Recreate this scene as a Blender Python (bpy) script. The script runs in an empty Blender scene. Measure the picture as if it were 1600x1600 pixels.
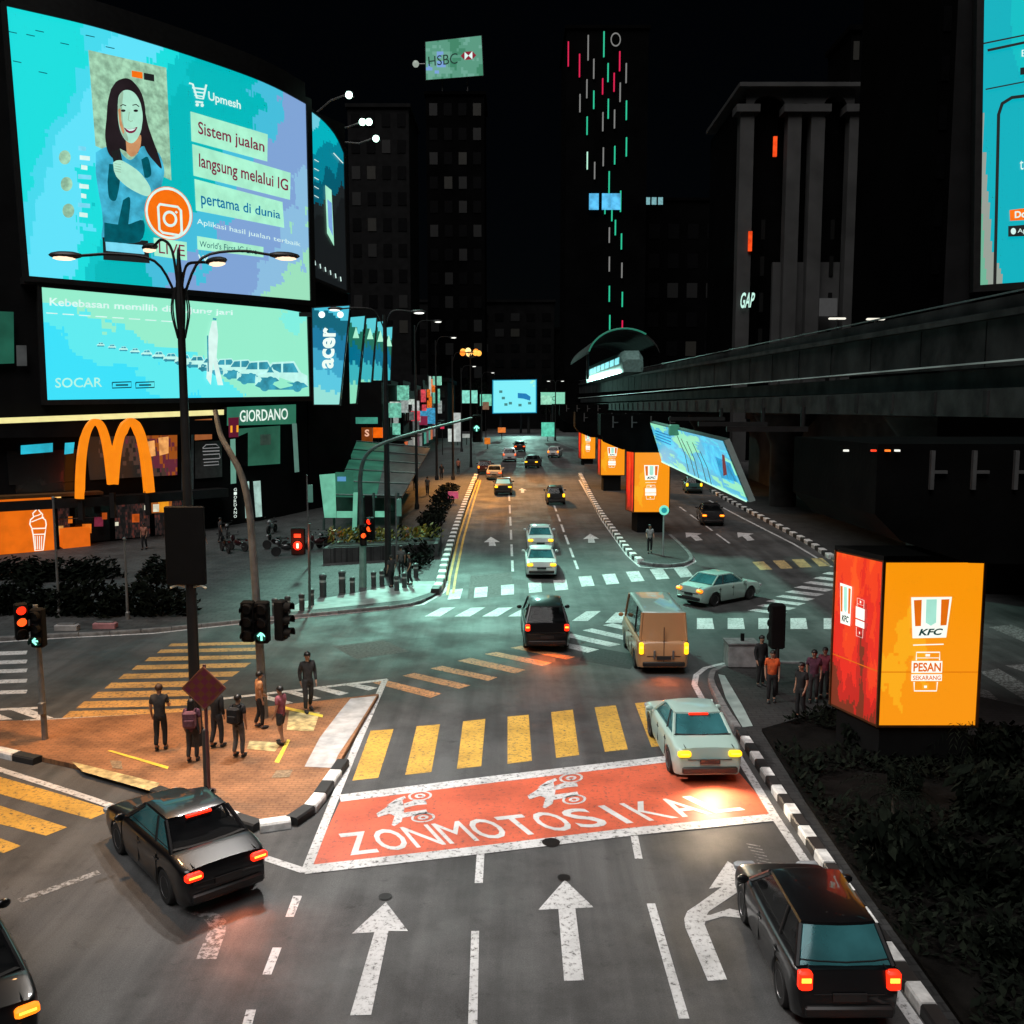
import bpy, bmesh, math, random
from mathutils import Vector, Matrix
random.seed(7)
R = math.radians
scn = bpy.context.scene
COL = scn.collection

# ------------------------------------------------------------------ camera
F = 1450.0; CH = 9.2; PITCH = math.atan(157/F)
CP, SP = math.cos(PITCH), math.sin(PITCH)
cd = bpy.data.cameras.new('camera'); cam = bpy.data.objects.new('camera', cd); COL.objects.link(cam)
cam.location = (0, 0, CH); cam.rotation_euler = (math.pi/2 - PITCH, 0, 0)
cd.sensor_width = 36; cd.sensor_fit = 'HORIZONTAL'; cd.lens = 36*F/1600
cd.clip_start = 0.1; cd.clip_end = 3000
scn.camera = cam

# ------------------------------------------------------------------ world, night glow, exposure
w = bpy.data.worlds.new('World'); scn.world = w; w.use_nodes = True
nt = w.node_tree; bg = nt.nodes['Background']
sky = nt.nodes.new('ShaderNodeTexSky'); sky.sky_type = 'NISHITA'; sky.sun_disc = False
SUN_EL, SUN_AZ = R(62), R(200)
sky.sun_elevation = SUN_EL; sky.sun_rotation = SUN_AZ
nt.links.new(sky.outputs[0], bg.inputs[0]); bg.inputs[1].default_value = 0.0003
sl = bpy.data.lights.new('night_fill', 'SUN'); so = bpy.data.objects.new('night_fill', sl); COL.objects.link(so)  # added soft fill over the whole scene, standing in for city glow
sl.energy = 1.9; sl.angle = R(40); sl.color = (1.0, 0.97, 0.95)
sv = Vector((math.sin(SUN_AZ)*math.cos(SUN_EL), math.cos(SUN_AZ)*math.cos(SUN_EL), math.sin(SUN_EL)))
so.rotation_euler = (-sv).to_track_quat('-Z', 'Y').to_euler(); so.location = (0, -20, 60)
vs = scn.view_settings; vs.view_transform = 'Standard'; vs.look = 'None'; vs.exposure = 0; vs.gamma = 1
scn.cycles.use_denoising = True; scn.cycles.max_bounces = 5; scn.cycles.sample_clamp_indirect = 4

# ------------------------------------------------------------------ pixel / ground helpers
Y1, Y2, SLOPE = 46.0, 165.0, 0.036
def zg(y): return SLOPE*(min(max(y, Y1), Y2) - Y1)
def ray(px, py):
    a, b = (px-800)/F, -(py-800)/F
    return Vector((a, CP + b*SP, -SP + b*CP))
def G(px, py, off=0.0):
    d = ray(px, py)
    t = (off - CH)/d.z if d.z < 0 else 1e9
    if t*d.y > Y1:
        t = (off - SLOPE*Y1 - CH)/(d.z - SLOPE*d.y)
        if t < 0 or t*d.y > Y2: t = (off + zg(Y2) - CH)/d.z if d.z < 0 else Y2/d.y
    return Vector((t*d.x, t*d.y, CH + t*d.z))
def G2(px, py): v = G(px, py); return (v.x, v.y)
def P(px, py, Y):
    d = ray(px, py); t = Y/d.y
    return Vector((t*d.x, Y, CH + t*d.z))
def PZ(px, py, z):
    d = ray(px, py); t = (z-CH)/d.z
    return Vector((t*d.x, t*d.y, z))

# ------------------------------------------------------------------ materials
def srgb(r, g, b):
    f = lambda c: (c/255/12.92) if c <= 10 else ((c/255+.055)/1.055)**2.4
    return (f(r), f(g), f(b))
MATS = {}
def mat(name, col, rough=.7, metal=0.0, var=.25, scale=3.0, emit=None, es=1.0, coat=0.0, bump=0.0, alpha=1, transm=0, spec=.5):
    if name in MATS: return MATS[name]
    m = bpy.data.materials.new(name); m.use_nodes = True; MATS[name] = m
    n = m.node_tree.nodes; L = m.node_tree.links; b = n['Principled BSDF']
    b.inputs['Roughness'].default_value = rough; b.inputs['Metallic'].default_value = metal
    b.inputs['Coat Weight'].default_value = coat; b.inputs['Specular IOR Level'].default_value = spec
    if transm: b.inputs['Transmission Weight'].default_value = transm
    b.inputs['Alpha'].default_value = alpha
    tc = n.new('ShaderNodeTexCoord'); nz = n.new('ShaderNodeTexNoise')
    nz.inputs['Scale'].default_value = scale; nz.inputs['Detail'].default_value = 6
    L.new(tc.outputs['Object'], nz.inputs['Vector'])
    rp = n.new('ShaderNodeValToRGB')
    rp.color_ramp.elements[0].position = .3; rp.color_ramp.elements[1].position = .7
    lo = [max(0, c*(1-var)) for c in col]; hi = [min(1, c*(1+var)) for c in col]
    rp.color_ramp.elements[0].color = (*lo, 1); rp.color_ramp.elements[1].color = (*hi, 1)
    L.new(nz.outputs['Fac'], rp.inputs['Fac']); L.new(rp.outputs['Color'], b.inputs['Base Color'])
    if emit is not None:
        r2 = n.new('ShaderNodeValToRGB')
        r2.color_ramp.elements[0].position = .35; r2.color_ramp.elements[1].position = .65
        v2 = var*.4
        r2.color_ramp.elements[0].color = (*[c*(1-v2) for c in emit], 1); r2.color_ramp.elements[1].color = (*[min(1, c*(1+v2)) for c in emit], 1)
        L.new(nz.outputs['Fac'], r2.inputs['Fac']); L.new(r2.outputs['Color'], b.inputs['Emission Color'])
        b.inputs['Emission Strength'].default_value = es
    if bump:
        bp = n.new('ShaderNodeBump'); bp.inputs['Strength'].default_value = bump; bp.inputs['Distance'].default_value = .05
        n2 = n.new('ShaderNodeTexNoise'); n2.inputs['Scale'].default_value = scale*8; n2.inputs['Detail'].default_value = 4
        L.new(tc.outputs['Object'], n2.inputs['Vector']); L.new(n2.outputs['Fac'], bp.inputs['Height']); L.new(bp.outputs[0], b.inputs['Normal'])
    return m
def glow(name, r, g, b, es=1.0, var=.15, scale=2.0):
    c = srgb(r, g, b)
    return mat(name, [x*.25 for x in c], .5, 0, var, scale, emit=c, es=es)

def asphalt():
    m = bpy.data.materials.new('asphalt'); m.use_nodes = True
    n = m.node_tree.nodes; L = m.node_tree.links; b = n['Principled BSDF']
    tc = n.new('ShaderNodeTexCoord')
    def noise(sc, det, mp=None, rough=.6):
        z = n.new('ShaderNodeTexNoise'); z.inputs['Scale'].default_value = sc; z.inputs['Detail'].default_value = det; z.inputs['Roughness'].default_value = rough
        if mp:
            q = n.new('ShaderNodeMapping'); q.inputs['Scale'].default_value = mp; L.new(tc.outputs['Object'], q.inputs[0]); L.new(q.outputs[0], z.inputs['Vector'])
        else: L.new(tc.outputs['Object'], z.inputs['Vector'])
        return z.outputs['Fac']
    def ramp(src, p0, c0, p1, c1):
        r = n.new('ShaderNodeValToRGB'); e = r.color_ramp.elements
        e[0].position = p0; e[0].color = (c0, c0, c0, 1); e[1].position = p1; e[1].color = (c1, c1, c1, 1); L.new(src, r.inputs[0]); return r.outputs[0]
    def mul(a, c):
        x = n.new('ShaderNodeMix'); x.data_type = 'RGBA'; x.blend_type = 'MULTIPLY'; x.inputs[0].default_value = 1
        L.new(a, x.inputs[6]); L.new(c, x.inputs[7]); return x.outputs[2]
    patch = ramp(noise(.16, 8, None, .7), .42, .044, .55, .082)
    streak = ramp(noise(1, 4, (1.3, .07, 1)), .4, .72, .6, 1.15)
    fine = ramp(noise(40, 3), .3, .7, .7, 1.3)
    crack = ramp(noise(2.2, 10, None, .75), .33, .55, .42, 1.0)
    c = mul(mul(mul(patch, streak), fine), crack)
    L.new(c, b.inputs['Base Color'])
    rr = ramp(noise(.5, 5), .35, .55, .65, .82); L.new(rr, b.inputs['Roughness'])
    bp = n.new('ShaderNodeBump'); bp.inputs['Strength'].default_value = .35; bp.inputs['Distance'].default_value = .02
    L.new(noise(70, 2), bp.inputs['Height']); L.new(bp.outputs[0], b.inputs['Normal'])
    return m
def paint_mat(name, col, wear=.5, rough=.6):
    """road paint worn through to asphalt in specks and patches"""
    m = bpy.data.materials.new(name); m.use_nodes = True
    n = m.node_tree.nodes; L = m.node_tree.links; b = n['Principled BSDF']
    tc = n.new('ShaderNodeTexCoord')
    a = n.new('ShaderNodeTexNoise'); a.inputs['Scale'].default_value = 9; a.inputs['Detail'].default_value = 10; a.inputs['Roughness'].default_value = .75
    q = n.new('ShaderNodeTexNoise'); q.inputs['Scale'].default_value = .9; q.inputs['Detail'].default_value = 5
    L.new(tc.outputs['Object'], a.inputs['Vector']); L.new(tc.outputs['Object'], q.inputs['Vector'])
    r1 = n.new('ShaderNodeValToRGB'); e = r1.color_ramp.elements
    e[0].position = .30*wear+.12; e[0].color = (.07, .065, .06, 1); e[1].position = .30*wear+.22; e[1].color = (*[c*.86 for c in col], 1)
    e.new(.75).color = (*col, 1)
    L.new(a.outputs['Fac'], r1.inputs[0])
    r2 = n.new('ShaderNodeValToRGB'); e = r2.color_ramp.elements
    e[0].position = .35; e[0].color = (.72, .72, .72, 1); e[1].position = .6; e[1].color = (1, 1, 1, 1); L.new(q.outputs['Fac'], r2.inputs[0])
    x = n.new('ShaderNodeMix'); x.data_type = 'RGBA'; x.blend_type = 'MULTIPLY'; x.inputs[0].default_value = 1
    L.new(r1.outputs[0], x.inputs[6]); L.new(r2.outputs[0], x.inputs[7]); L.new(x.outputs[2], b.inputs['Base Color'])
    b.inputs['Roughness'].default_value = rough
    return m
def paving(name, c1, c2, mortar, bw, bh, rough=.75, bumpy=.4):
    m = bpy.data.materials.new(name); m.use_nodes = True
    n = m.node_tree.nodes; L = m.node_tree.links; b = n['Principled BSDF']
    tc = n.new('ShaderNodeTexCoord'); br = n.new('ShaderNodeTexBrick')
    br.inputs['Color1'].default_value = (*c1, 1); br.inputs['Color2'].default_value = (*c2, 1); br.inputs['Mortar'].default_value = (*mortar, 1)
    br.inputs['Scale'].default_value = 1; br.inputs['Brick Width'].default_value = bw; br.inputs['Row Height'].default_value = bh; br.inputs['Mortar Size'].default_value = .02
    L.new(tc.outputs['Object'], br.inputs['Vector'])
    nz = n.new('ShaderNodeTexNoise'); nz.inputs['Scale'].default_value = .8; nz.inputs['Detail'].default_value = 8; nz.inputs['Roughness'].default_value = .7
    L.new(tc.outputs['Object'], nz.inputs['Vector'])
    rp = n.new('ShaderNodeValToRGB'); e = rp.color_ramp.elements; e[0].position = .35; e[0].color = (.5, .5, .5, 1); e[1].position = .62; e[1].color = (1.15, 1.15, 1.15, 1)
    L.new(nz.outputs['Fac'], rp.inputs[0])
    x = n.new('ShaderNodeMix'); x.data_type = 'RGBA'; x.blend_type = 'MULTIPLY'; x.inputs[0].default_value = 1
    L.new(br.outputs['Color'], x.inputs[6]); L.new(rp.outputs[0], x.inputs[7]); L.new(x.outputs[2], b.inputs['Base Color'])
    b.inputs['Roughness'].default_value = rough
    bp = n.new('ShaderNodeBump'); bp.inputs['Strength'].default_value = bumpy; bp.inputs['Distance'].default_value = .02; bp.invert = True
    L.new(br.outputs['Fac'], bp.inputs['Height']); L.new(bp.outputs[0], b.inputs['Normal'])
    return m
def screen_mat(name, stops, pix=(60, 44), gx=1.0, gz=0.0, nscale=2.5, namt=.35, es=1.0, step=True, base=0.0):
    """picture content of an LED wall: coloured zones broken into LED pixels (Generated coordinates of the wall)"""
    m = bpy.data.materials.new(name); m.use_nodes = True; MATS[name] = m
    n = m.node_tree.nodes; L = m.node_tree.links; b = n['Principled BSDF']
    b.inputs['Base Color'].default_value = (.02, .02, .02, 1); b.inputs['Roughness'].default_value = .4
    tc = n.new('ShaderNodeTexCoord'); sp = n.new('ShaderNodeVectorMath'); sp.operation = 'SNAP'
    sp.inputs[1].default_value = (1/pix[0], 1/pix[0], 1/pix[1]); L.new(tc.outputs['Generated'], sp.inputs[0])
    nz = n.new('ShaderNodeTexNoise'); nz.inputs['Scale'].default_value = nscale; nz.inputs['Detail'].default_value = 4; nz.inputs['Roughness'].default_value = .6
    L.new(sp.outputs[0], nz.inputs['Vector'])
    sx = n.new('ShaderNodeSeparateXYZ'); L.new(sp.outputs[0], sx.inputs[0])
    def M(op, a, c):
        q = n.new('ShaderNodeMath'); q.operation = op
        for i, v in enumerate((a, c)):
            if isinstance(v, (int, float)): q.inputs[i].default_value = v
            else: L.new(v, q.inputs[i])
        return q.outputs[0]
    v = M('ADD', M('ADD', M('MULTIPLY', sx.outputs['X'], gx), M('MULTIPLY', sx.outputs['Z'], gz)), M('ADD', M('MULTIPLY', M('SUBTRACT', nz.outputs['Fac'], .5), namt), base))
    rp = n.new('ShaderNodeValToRGB'); cr = rp.color_ramp; cr.interpolation = 'CONSTANT' if step else 'LINEAR'
    while len(cr.elements) > 1: cr.elements.remove(cr.elements[-1])
    for i, (p, c) in enumerate(stops):
        e = cr.elements[0] if i == 0 else cr.elements.new(p)
        e.position = p; e.color = (*srgb(*c), 1)
    L.new(v, rp.inputs[0]); L.new(rp.outputs[0], b.inputs['Emission Color']); b.inputs['Emission Strength'].default_value = es
    return m

# ------------------------------------------------------------------ mesh builder
class MB:
    def __init__(s): s.v = []; s.f = []; s.m = []; s.k = 0
    def mi(s, k): s.k = k; return s
    def face(s, pts):
        i = len(s.v); s.v += [Vector(p) for p in pts]; s.f.append(list(range(i, i+len(pts)))); s.m.append(s.k); return s
    def add(s, vs, fs):
        i = len(s.v); s.v += [Vector(p) for p in vs]
        for f in fs: s.f.append([i+a for a in f]); s.m.append(s.k)
        return s
    def box(s, c, d, rz=0, M=None, bev=0):
        x, y, z = [a/2 for a in d]
        if bev:
            b = min(bev, x*.9, y*.9, z*.9); vs = []; 
            prof = [(-z, b), (-z+b, 0), (z-b, 0), (z, b)]
            for zz, i in prof:
                xx, yy = x-i, y-i; q = b*.6
                vs += [(-xx+q,-yy,zz),(xx-q,-yy,zz),(xx,-yy+q,zz),(xx,yy-q,zz),(xx-q,yy,zz),(-xx+q,yy,zz),(-xx,yy-q,zz),(-xx,-yy+q,zz)]
            fs = [list(range(7, -1, -1)), list(range(24, 32))]
            for r in range(3):
                for j in range(8): fs.append([r*8+j, r*8+(j+1) % 8, r*8+8+(j+1) % 8, r*8+8+j])
        else:
            vs = [(-x,-y,-z),(x,-y,-z),(x,y,-z),(-x,y,-z),(-x,-y,z),(x,-y,z),(x,y,z),(-x,y,z)]
            fs = [(0,3,2,1),(4,5,6,7),(0,1,5,4),(1,2,6,5),(2,3,7,6),(3,0,4,7)]
        T = Matrix.Translation(c) @ Matrix.Rotation(rz, 4, 'Z')
        if M is not None: T = Matrix.Translation(c) @ M
        return s.add([T @ Vector(p) for p in vs], fs)
    def cyl(s, a, b, r0, r1=None, n=12, cap=True):
        a, b = Vector(a), Vector(b); r1 = r0 if r1 is None else r1
        d = (b-a).normalized(); u = d.orthogonal().normalized(); w_ = d.cross(u)
        vs = []
        for p, r in ((a, r0), (b, r1)):
            for i in range(n): t = 2*math.pi*i/n; vs.append(p + u*(r*math.cos(t)) + w_*(r*math.sin(t)))
        fs = [(i, (i+1) % n, n+(i+1) % n, n+i) for i in range(n)]
        if cap: fs += [list(range(n-1, -1, -1)), list(range(n, 2*n))]
        return s.add(vs, fs)
    def tube(s, pts, r, n=8, r1=None):
        pts = [Vector(p) for p in pts]; vs = []; N = len(pts)
        u = None
        for i, p in enumerate(pts):
            d = (pts[min(i+1, N-1)] - pts[max(i-1, 0)]).normalized()
            if u is None: u = d.orthogonal().normalized()
            u = (u - d*u.dot(d)).normalized(); w_ = d.cross(u)
            rr = r if r1 is None else r + (r1-r)*i/(N-1)
            for k in range(n): t = 2*math.pi*k/n; vs.append(p + u*(rr*math.cos(t)) + w_*(rr*math.sin(t)))
        fs = [(i*n+k, i*n+(k+1) % n, (i+1)*n+(k+1) % n, (i+1)*n+k) for i in range(N-1) for k in range(n)]
        fs += [list(range(n-1, -1, -1)), list(range((N-1)*n, N*n))]
        return s.add(vs, fs)
    def lathe(s, prof, c=(0,0,0), n=16, M=None):
        vs = []; T = Matrix.Translation(c) @ (M or Matrix())
        for r, z in prof:
            for k in range(n): t = 2*math.pi*k/n; vs.append(T @ Vector((r*math.cos(t), r*math.sin(t), z)))
        N = len(prof)
        fs = [(i*n+k, i*n+(k+1) % n, (i+1)*n+(k+1) % n, (i+1)*n+k) for i in range(N-1) for k in range(n)]
        if prof[0][0] > 1e-6: fs.append(list(range(n-1, -1, -1)))
        if prof[-1][0] > 1e-6: fs.append(list(range((N-1)*n, N*n)))
        return s.add(vs, fs)
    def ball(s, c, r, n=10, sc=(1,1,1), M=None):
        T = (M or Matrix())
        vs = []; h = n//2
        for i in range(h+1):
            a = math.pi*i/h
            for k in range(n): t = 2*math.pi*k/n; vs.append(Vector(c) + T @ Vector((r*sc[0]*math.sin(a)*math.cos(t), r*sc[1]*math.sin(a)*math.sin(t), -r*sc[2]*math.cos(a))))
        return s.add(vs, [(i*n+k, i*n+(k+1) % n, (i+1)*n+(k+1) % n, (i+1)*n+k) for i in range(h) for k in range(n)])
    def prism(s, poly, z0, z1):
        n = len(poly)
        vs = [(p[0], p[1], z0) for p in poly] + [(p[0], p[1], z1) for p in poly]
        return s.add(vs, [list(range(n-1, -1, -1)), list(range(n, 2*n))] + [(i, (i+1) % n, n+(i+1) % n, n+i) for i in range(n)])
    def build(s, name, mats, parent=None, world=False, smooth=True, merge=True, ang=35):
        me = bpy.data.meshes.new(name); off = Vector((0,0,0))
        if world and parent is not None: off = wloc(parent)
        me.from_pydata([tuple(p-off) for p in s.v], [], s.f)
        if not isinstance(mats, (list, tuple)): mats = [mats]
        for m in mats: me.materials.append(m)
        me.polygons.foreach_set('material_index', s.m)
        if merge:
            bm = bmesh.new(); bm.from_mesh(me); bmesh.ops.remove_doubles(bm, verts=bm.verts, dist=1e-4)
            bmesh.ops.recalc_face_normals(bm, faces=bm.faces); bm.to_mesh(me); bm.free()
        if smooth:
            me.polygons.foreach_set('use_smooth', [True]*len(me.polygons)); me.set_sharp_from_angle(angle=R(ang))
        me.update()
        o = bpy.data.objects.new(name, me); COL.objects.link(o)
        if parent is not None: o.parent = parent
        return o
def wloc(o):
    v = Vector(o.location)
    while o.parent: o = o.parent; v += Vector(o.location)
    return v
def thing(name, label, cat, loc=(0,0,0), rz=0, group=None):
    o = bpy.data.objects.new(name, None); COL.objects.link(o); o.empty_display_size = .3
    o.location = loc; o.rotation_euler = (0, 0, rz); o['label'] = label; o['category'] = cat
    if group: o['group'] = group
    return o
def tag(o, label, cat, group=None):
    o['label'] = label; o['category'] = cat
    if group: o['group'] = group
    return o
def structure(o): o['kind'] = 'structure'; return o
def copy_tree(o, parent=None):
    c = o.copy(); COL.objects.link(c)
    if parent is not None: c.parent = parent
    for ch in list(o.children): copy_tree(ch, c)
    return c
def light(name, kind, loc, energy, color, parent=None, size=.2, aim=None, spot=None, blend=.6):
    l = bpy.data.lights.new(name, kind); l.energy = energy; l.color = color
    o = bpy.data.objects.new(name, l); COL.objects.link(o)
    p = Vector(loc)
    if kind == 'SPOT': l.spot_size = R(spot); l.spot_blend = blend
    l.shadow_soft_size = size
    if aim is not None:
        o.rotation_euler = (Vector(aim)-p).to_track_quat('-Z', 'Y').to_euler()
    o.location = p - (wloc(parent) if parent is not None else Vector())
    if parent is not None: o.parent = parent
    return o

# flat shapes on the ground: polygon in XY, cut where the ground changes slope
def ground_poly(polys, off, thick, name, mats, parent=None, mis=None, skirt=.25):
    bm = bmesh.new()
    for i, poly in enumerate(polys):
        b2 = bmesh.new(); vs = [b2.verts.new((p[0], p[1], 0)) for p in poly]
        try: b2.faces.new(vs)
        except ValueError: b2.free(); continue
        bmesh.ops.triangulate(b2, faces=b2.faces)
        for yy in (Y1, Y2):
            bmesh.ops.bisect_plane(b2, geom=b2.verts[:]+b2.edges[:]+b2.faces[:], plane_co=(0, yy, 0), plane_no=(0, 1, 0))
        bmesh.ops.recalc_face_normals(b2, faces=b2.faces)
        for f in b2.faces:
            if f.normal.z < 0: f.normal_flip()
        if thick:
            r = bmesh.ops.extrude_face_region(b2, geom=b2.faces[:])
            # the extruded copy becomes the top, the originals the bottom
            top = {v for v in r['geom'] if isinstance(v, bmesh.types.BMVert)}
            for v in b2.verts: v.co.z = zg(v.co.y) + (off if v in top else off-thick-skirt)
        else:
            for v in b2.verts: v.co.z = zg(v.co.y) + off
        for f in b2.faces: f.material_index = mis[i] if mis else 0
        t = bpy.data.meshes.new('t'); b2.to_mesh(t); b2.free(); bm.from_mesh(t); bpy.data.meshes.remove(t)
    me = bpy.data.meshes.new(name); bm.to_mesh(me); bm.free()
    for m in (mats if isinstance(mats, (list, tuple)) else [mats]): me.materials.append(m)
    o = bpy.data.objects.new(name, me); COL.objects.link(o)
    if parent is not None: o.parent = parent
    return o
def px_poly(pts): return [G2(*p) for p in pts]
def strip(pts, wd):
    """world polyline -> list of quads of width wd"""
    pts = [Vector((p[0], p[1])) for p in pts]; L_, R_ = [], []
    for i, p in enumerate(pts):
        d = (pts[min(i+1, len(pts)-1)] - pts[max(i-1, 0)]).normalized(); n_ = Vector((-d.y, d.x))*wd/2
        L_.append(p+n_); R_.append(p-n_)
    return [[tuple(L_[i]), tuple(L_[i+1]), tuple(R_[i+1]), tuple(R_[i])] for i in range(len(pts)-1)]
def px_line(pts, wd): return strip([G2(*p) for p in pts], wd)
def resample(pts, step):
    pts = [Vector(p) for p in pts]; out = [pts[0]]; acc = 0
    for a, b in zip(pts, pts[1:]):
        d = (b-a).length
        if d < 1e-9: continue
        t = step-acc
        while t <= d: out.append(a+(b-a)*(t/d)); t += step
        acc = d-(t-step)
    return out
def smooth_path(pts, n=6):
    """Catmull-Rom through the points"""
    pts = [Vector(p) for p in pts]; q = [pts[0]*2-pts[1]]+pts+[pts[-1]*2-pts[-2]]; out = []
    for i in range(1, len(q)-2):
        for k in range(n):
            t = k/n; a, b, c, d = q[i-1], q[i], q[i+1], q[i+2]
            out.append(.5*((2*b)+(c-a)*t+(2*a-5*b+4*c-d)*t*t+(3*b-a-3*c+d)*t**3))
    return out+[pts[-1]]
# 2-D lettering from Blender's own font -> (verts in 0..1 box, faces, aspect)
_TX = {}
def text2d(s, shear=0.0, bold=0.0):
    k = (s, shear, bold)
    if k in _TX: return _TX[k]
    c = bpy.data.curves.new('t', 'FONT'); c.body = s; c.size = 1; c.shear = shear; c.offset = bold; c.resolution_u = 3
    o = bpy.data.objects.new('t', c); COL.objects.link(o); bpy.context.view_layer.update()
    dg = bpy.context.evaluated_depsgraph_get(); me = o.evaluated_get(dg).to_mesh()
    vs = [(v.co.x, v.co.y) for v in me.vertices]; fs = [list(p.vertices) for p in me.polygons]
    bpy.data.objects.remove(o); bpy.data.curves.remove(c)
    x0 = min(v[0] for v in vs); x1 = max(v[0] for v in vs); y0 = min(v[1] for v in vs); y1 = max(v[1] for v in vs)
    r = ([((a-x0)/(x1-x0), (b-y0)/(y1-y0)) for a, b in vs], fs, (x1-x0)/(y1-y0)); _TX[k] = r; return r
def bil(q, u, v):
    """q = TL, TR, BR, BL; v up"""
    tl, tr, br, bl = [Vector(p) for p in q]
    return (tl*(1-u)+tr*u)*v + (bl*(1-u)+br*u)*(1-v)
class Flat:
    """pictures and letters laid on a real surface: fn(px,py,off) -> world point on that surface"""
    def __init__(s, fn): s.fn = fn
    def poly(s, mb, pts, off): mb.face([s.fn(x, y, off) for x, y in pts]); return s
    def quad(s, mb, q, off, nu=8):
        for i in range(nu):
            mb.face([s.fn(*bil(q, a, b), off) for a, b in ((i/nu, 0), ((i+1)/nu, 0), ((i+1)/nu, 1), (i/nu, 1))])
    def text(s, mb, t, q, off, shear=0, bold=0):
        vs, fs, _ = text2d(t, shear, bold); mb.add([s.fn(*bil(q, a, b), off) for a, b in vs], fs)
    def ring(s, mb, c, rx, ry, off, w=1.0, n=28, tilt=0):
        o_, i_ = [], []
        for k in range(n):
            t = 2*math.pi*k/n; x, y = math.cos(t), math.sin(t)
            o_.append((c[0]+rx*x, c[1]+ry*y+tilt*rx*x)); i_.append((c[0]+rx*(1-w)*x, c[1]+ry*(1-w)*y+tilt*rx*(1-w)*x))
        for k in range(n):
            j = (k+1) % n
            if w >= 1: mb.face([s.fn(*o_[k], off), s.fn(*o_[j], off), s.fn(*c, off)])
            else: mb.face([s.fn(*o_[k], off), s.fn(*o_[j], off), s.fn(*i_[j], off), s.fn(*i_[k], off)])
    def line(s, mb, pts, wd, off):
        for q in strip(pts, wd): mb.face([s.fn(*p, off) for p in q])
def plane_fn(o, n):
    o, n = Vector(o), Vector(n).normalized()
    def fn(px, py, off=0):
        d = ray(px, py); t = (o-Vector((0,0,CH))).dot(n)/d.dot(n)
        p = Vector((0,0,CH))+d*t
        return p + n*off
    return fn
# ================================================================== GROUND, ROAD, MARKINGS
M_ASPH = asphalt()
M_WHITE = paint_mat('white_road_paint', (.72, .72, .72), .85)
M_YEL = paint_mat('yellow_road_paint', (.74, .43, .07), .85)
M_TAN = paint_mat('worn_orange_road_paint', (.72, .33, .13), .95)
M_RED = paint_mat('red_road_surfacing', (.72, .13, .06), .75)
M_GREY = paint_mat('faded_white_road_paint', (.42, .42, .42), 1.1)
M_TERRA = paving('terracotta_paving', (.36, .17, .075), (.31, .14, .06), (.24, .11, .05), .24, .12)
M_PLAZA = paving('grey_paving', (.075, .078, .078), (.05, .052, .052), (.022, .022, .022), .6, .3)
M_DARKPAVE = paving('dark_paving', (.065, .065, .065), (.045, .045, .045), (.02, .02, .02), .4, .2)
M_KB = mat('black_kerb_paint', (.02, .02, .02), .6); M_KW = mat('white_kerb_paint', (.72, .72, .7), .6, var=.3, scale=5)
M_KG = mat('grey_kerb_stone', (.16, .16, .16), .8, var=.4, scale=4)
M_SOIL = mat('dark_soil', (.018, .016, .014), .95, var=.5, scale=2, bump=.6)

g = ground_poly([[(-700, -60), (800, -60), (800, 1500), (-700, 1500)]], -.02, 0, 'ground', mat('ground_dirt', (.02, .02, .02), .9, var=.4, scale=.3)); structure(g)
road = ground_poly([[(-90, 3), (90, 3), (90, 260), (-90, 260)]], 0, 0, 'road', M_ASPH); structure(road)
MO = .006
def mark(name, polys, m, off=MO): return ground_poly(polys, off, 0, name, m, road)
def mark_px(name, quads, m, off=MO): return mark(name, [px_poly(q) for q in quads], m, off)

# near yellow zebra (below it the motorcycle box)
mark_px('zebra_crossing', [
 [(579,1142),(615,1139.5),(591,1215.5),(550.5,1220)], [(651,1135),(687.5,1132),(674,1206.5),(633,1211)],
 [(723.5,1127.5),(758.5,1123.5),(752,1197.5),(714,1201.5)], [(793,1120),(826,1117),(831,1189),(793,1193.5)],
 [(861,1113),(895,1109),(905,1180),(869,1184.5)], [(929,1105.5),(962,1102),(981,1171),(945,1175)],
 [(992,1099),(1024,1096),(1054,1163),(1018,1167.5)]], M_YEL)
mark_px('zebra_crossing', [
 [(582,1067),(600.6,1062.5),(690,1084),(672.5,1090.6)], [(629,1056),(647.5,1051.6),(735,1071),(718,1076.6)],
 [(672.5,1044.7),(691,1040.6),(777,1058.8),(763,1064)], [(714.7,1032.8),(735,1028),(821,1047),(805,1052.5)],
 [(757,1022),(775.6,1018.8),(863,1036),(847.5,1040.6)], [(797.5,1012.5),(815,1009),(899,1026.6),(885,1030.6)]], M_TAN)
mark_px('zebra_crossing', [
 [(840,1002),(857,999),(936,1015),(918,1020)], [(876,993),(892,990),(970,1007),(952,1010.6)],
 [(910,985),(925,982),(1000,999),(985,1002.5)], [(942,977),(957,974),(1032,989.5),(1017,993)]], M_WHITE)
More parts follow.
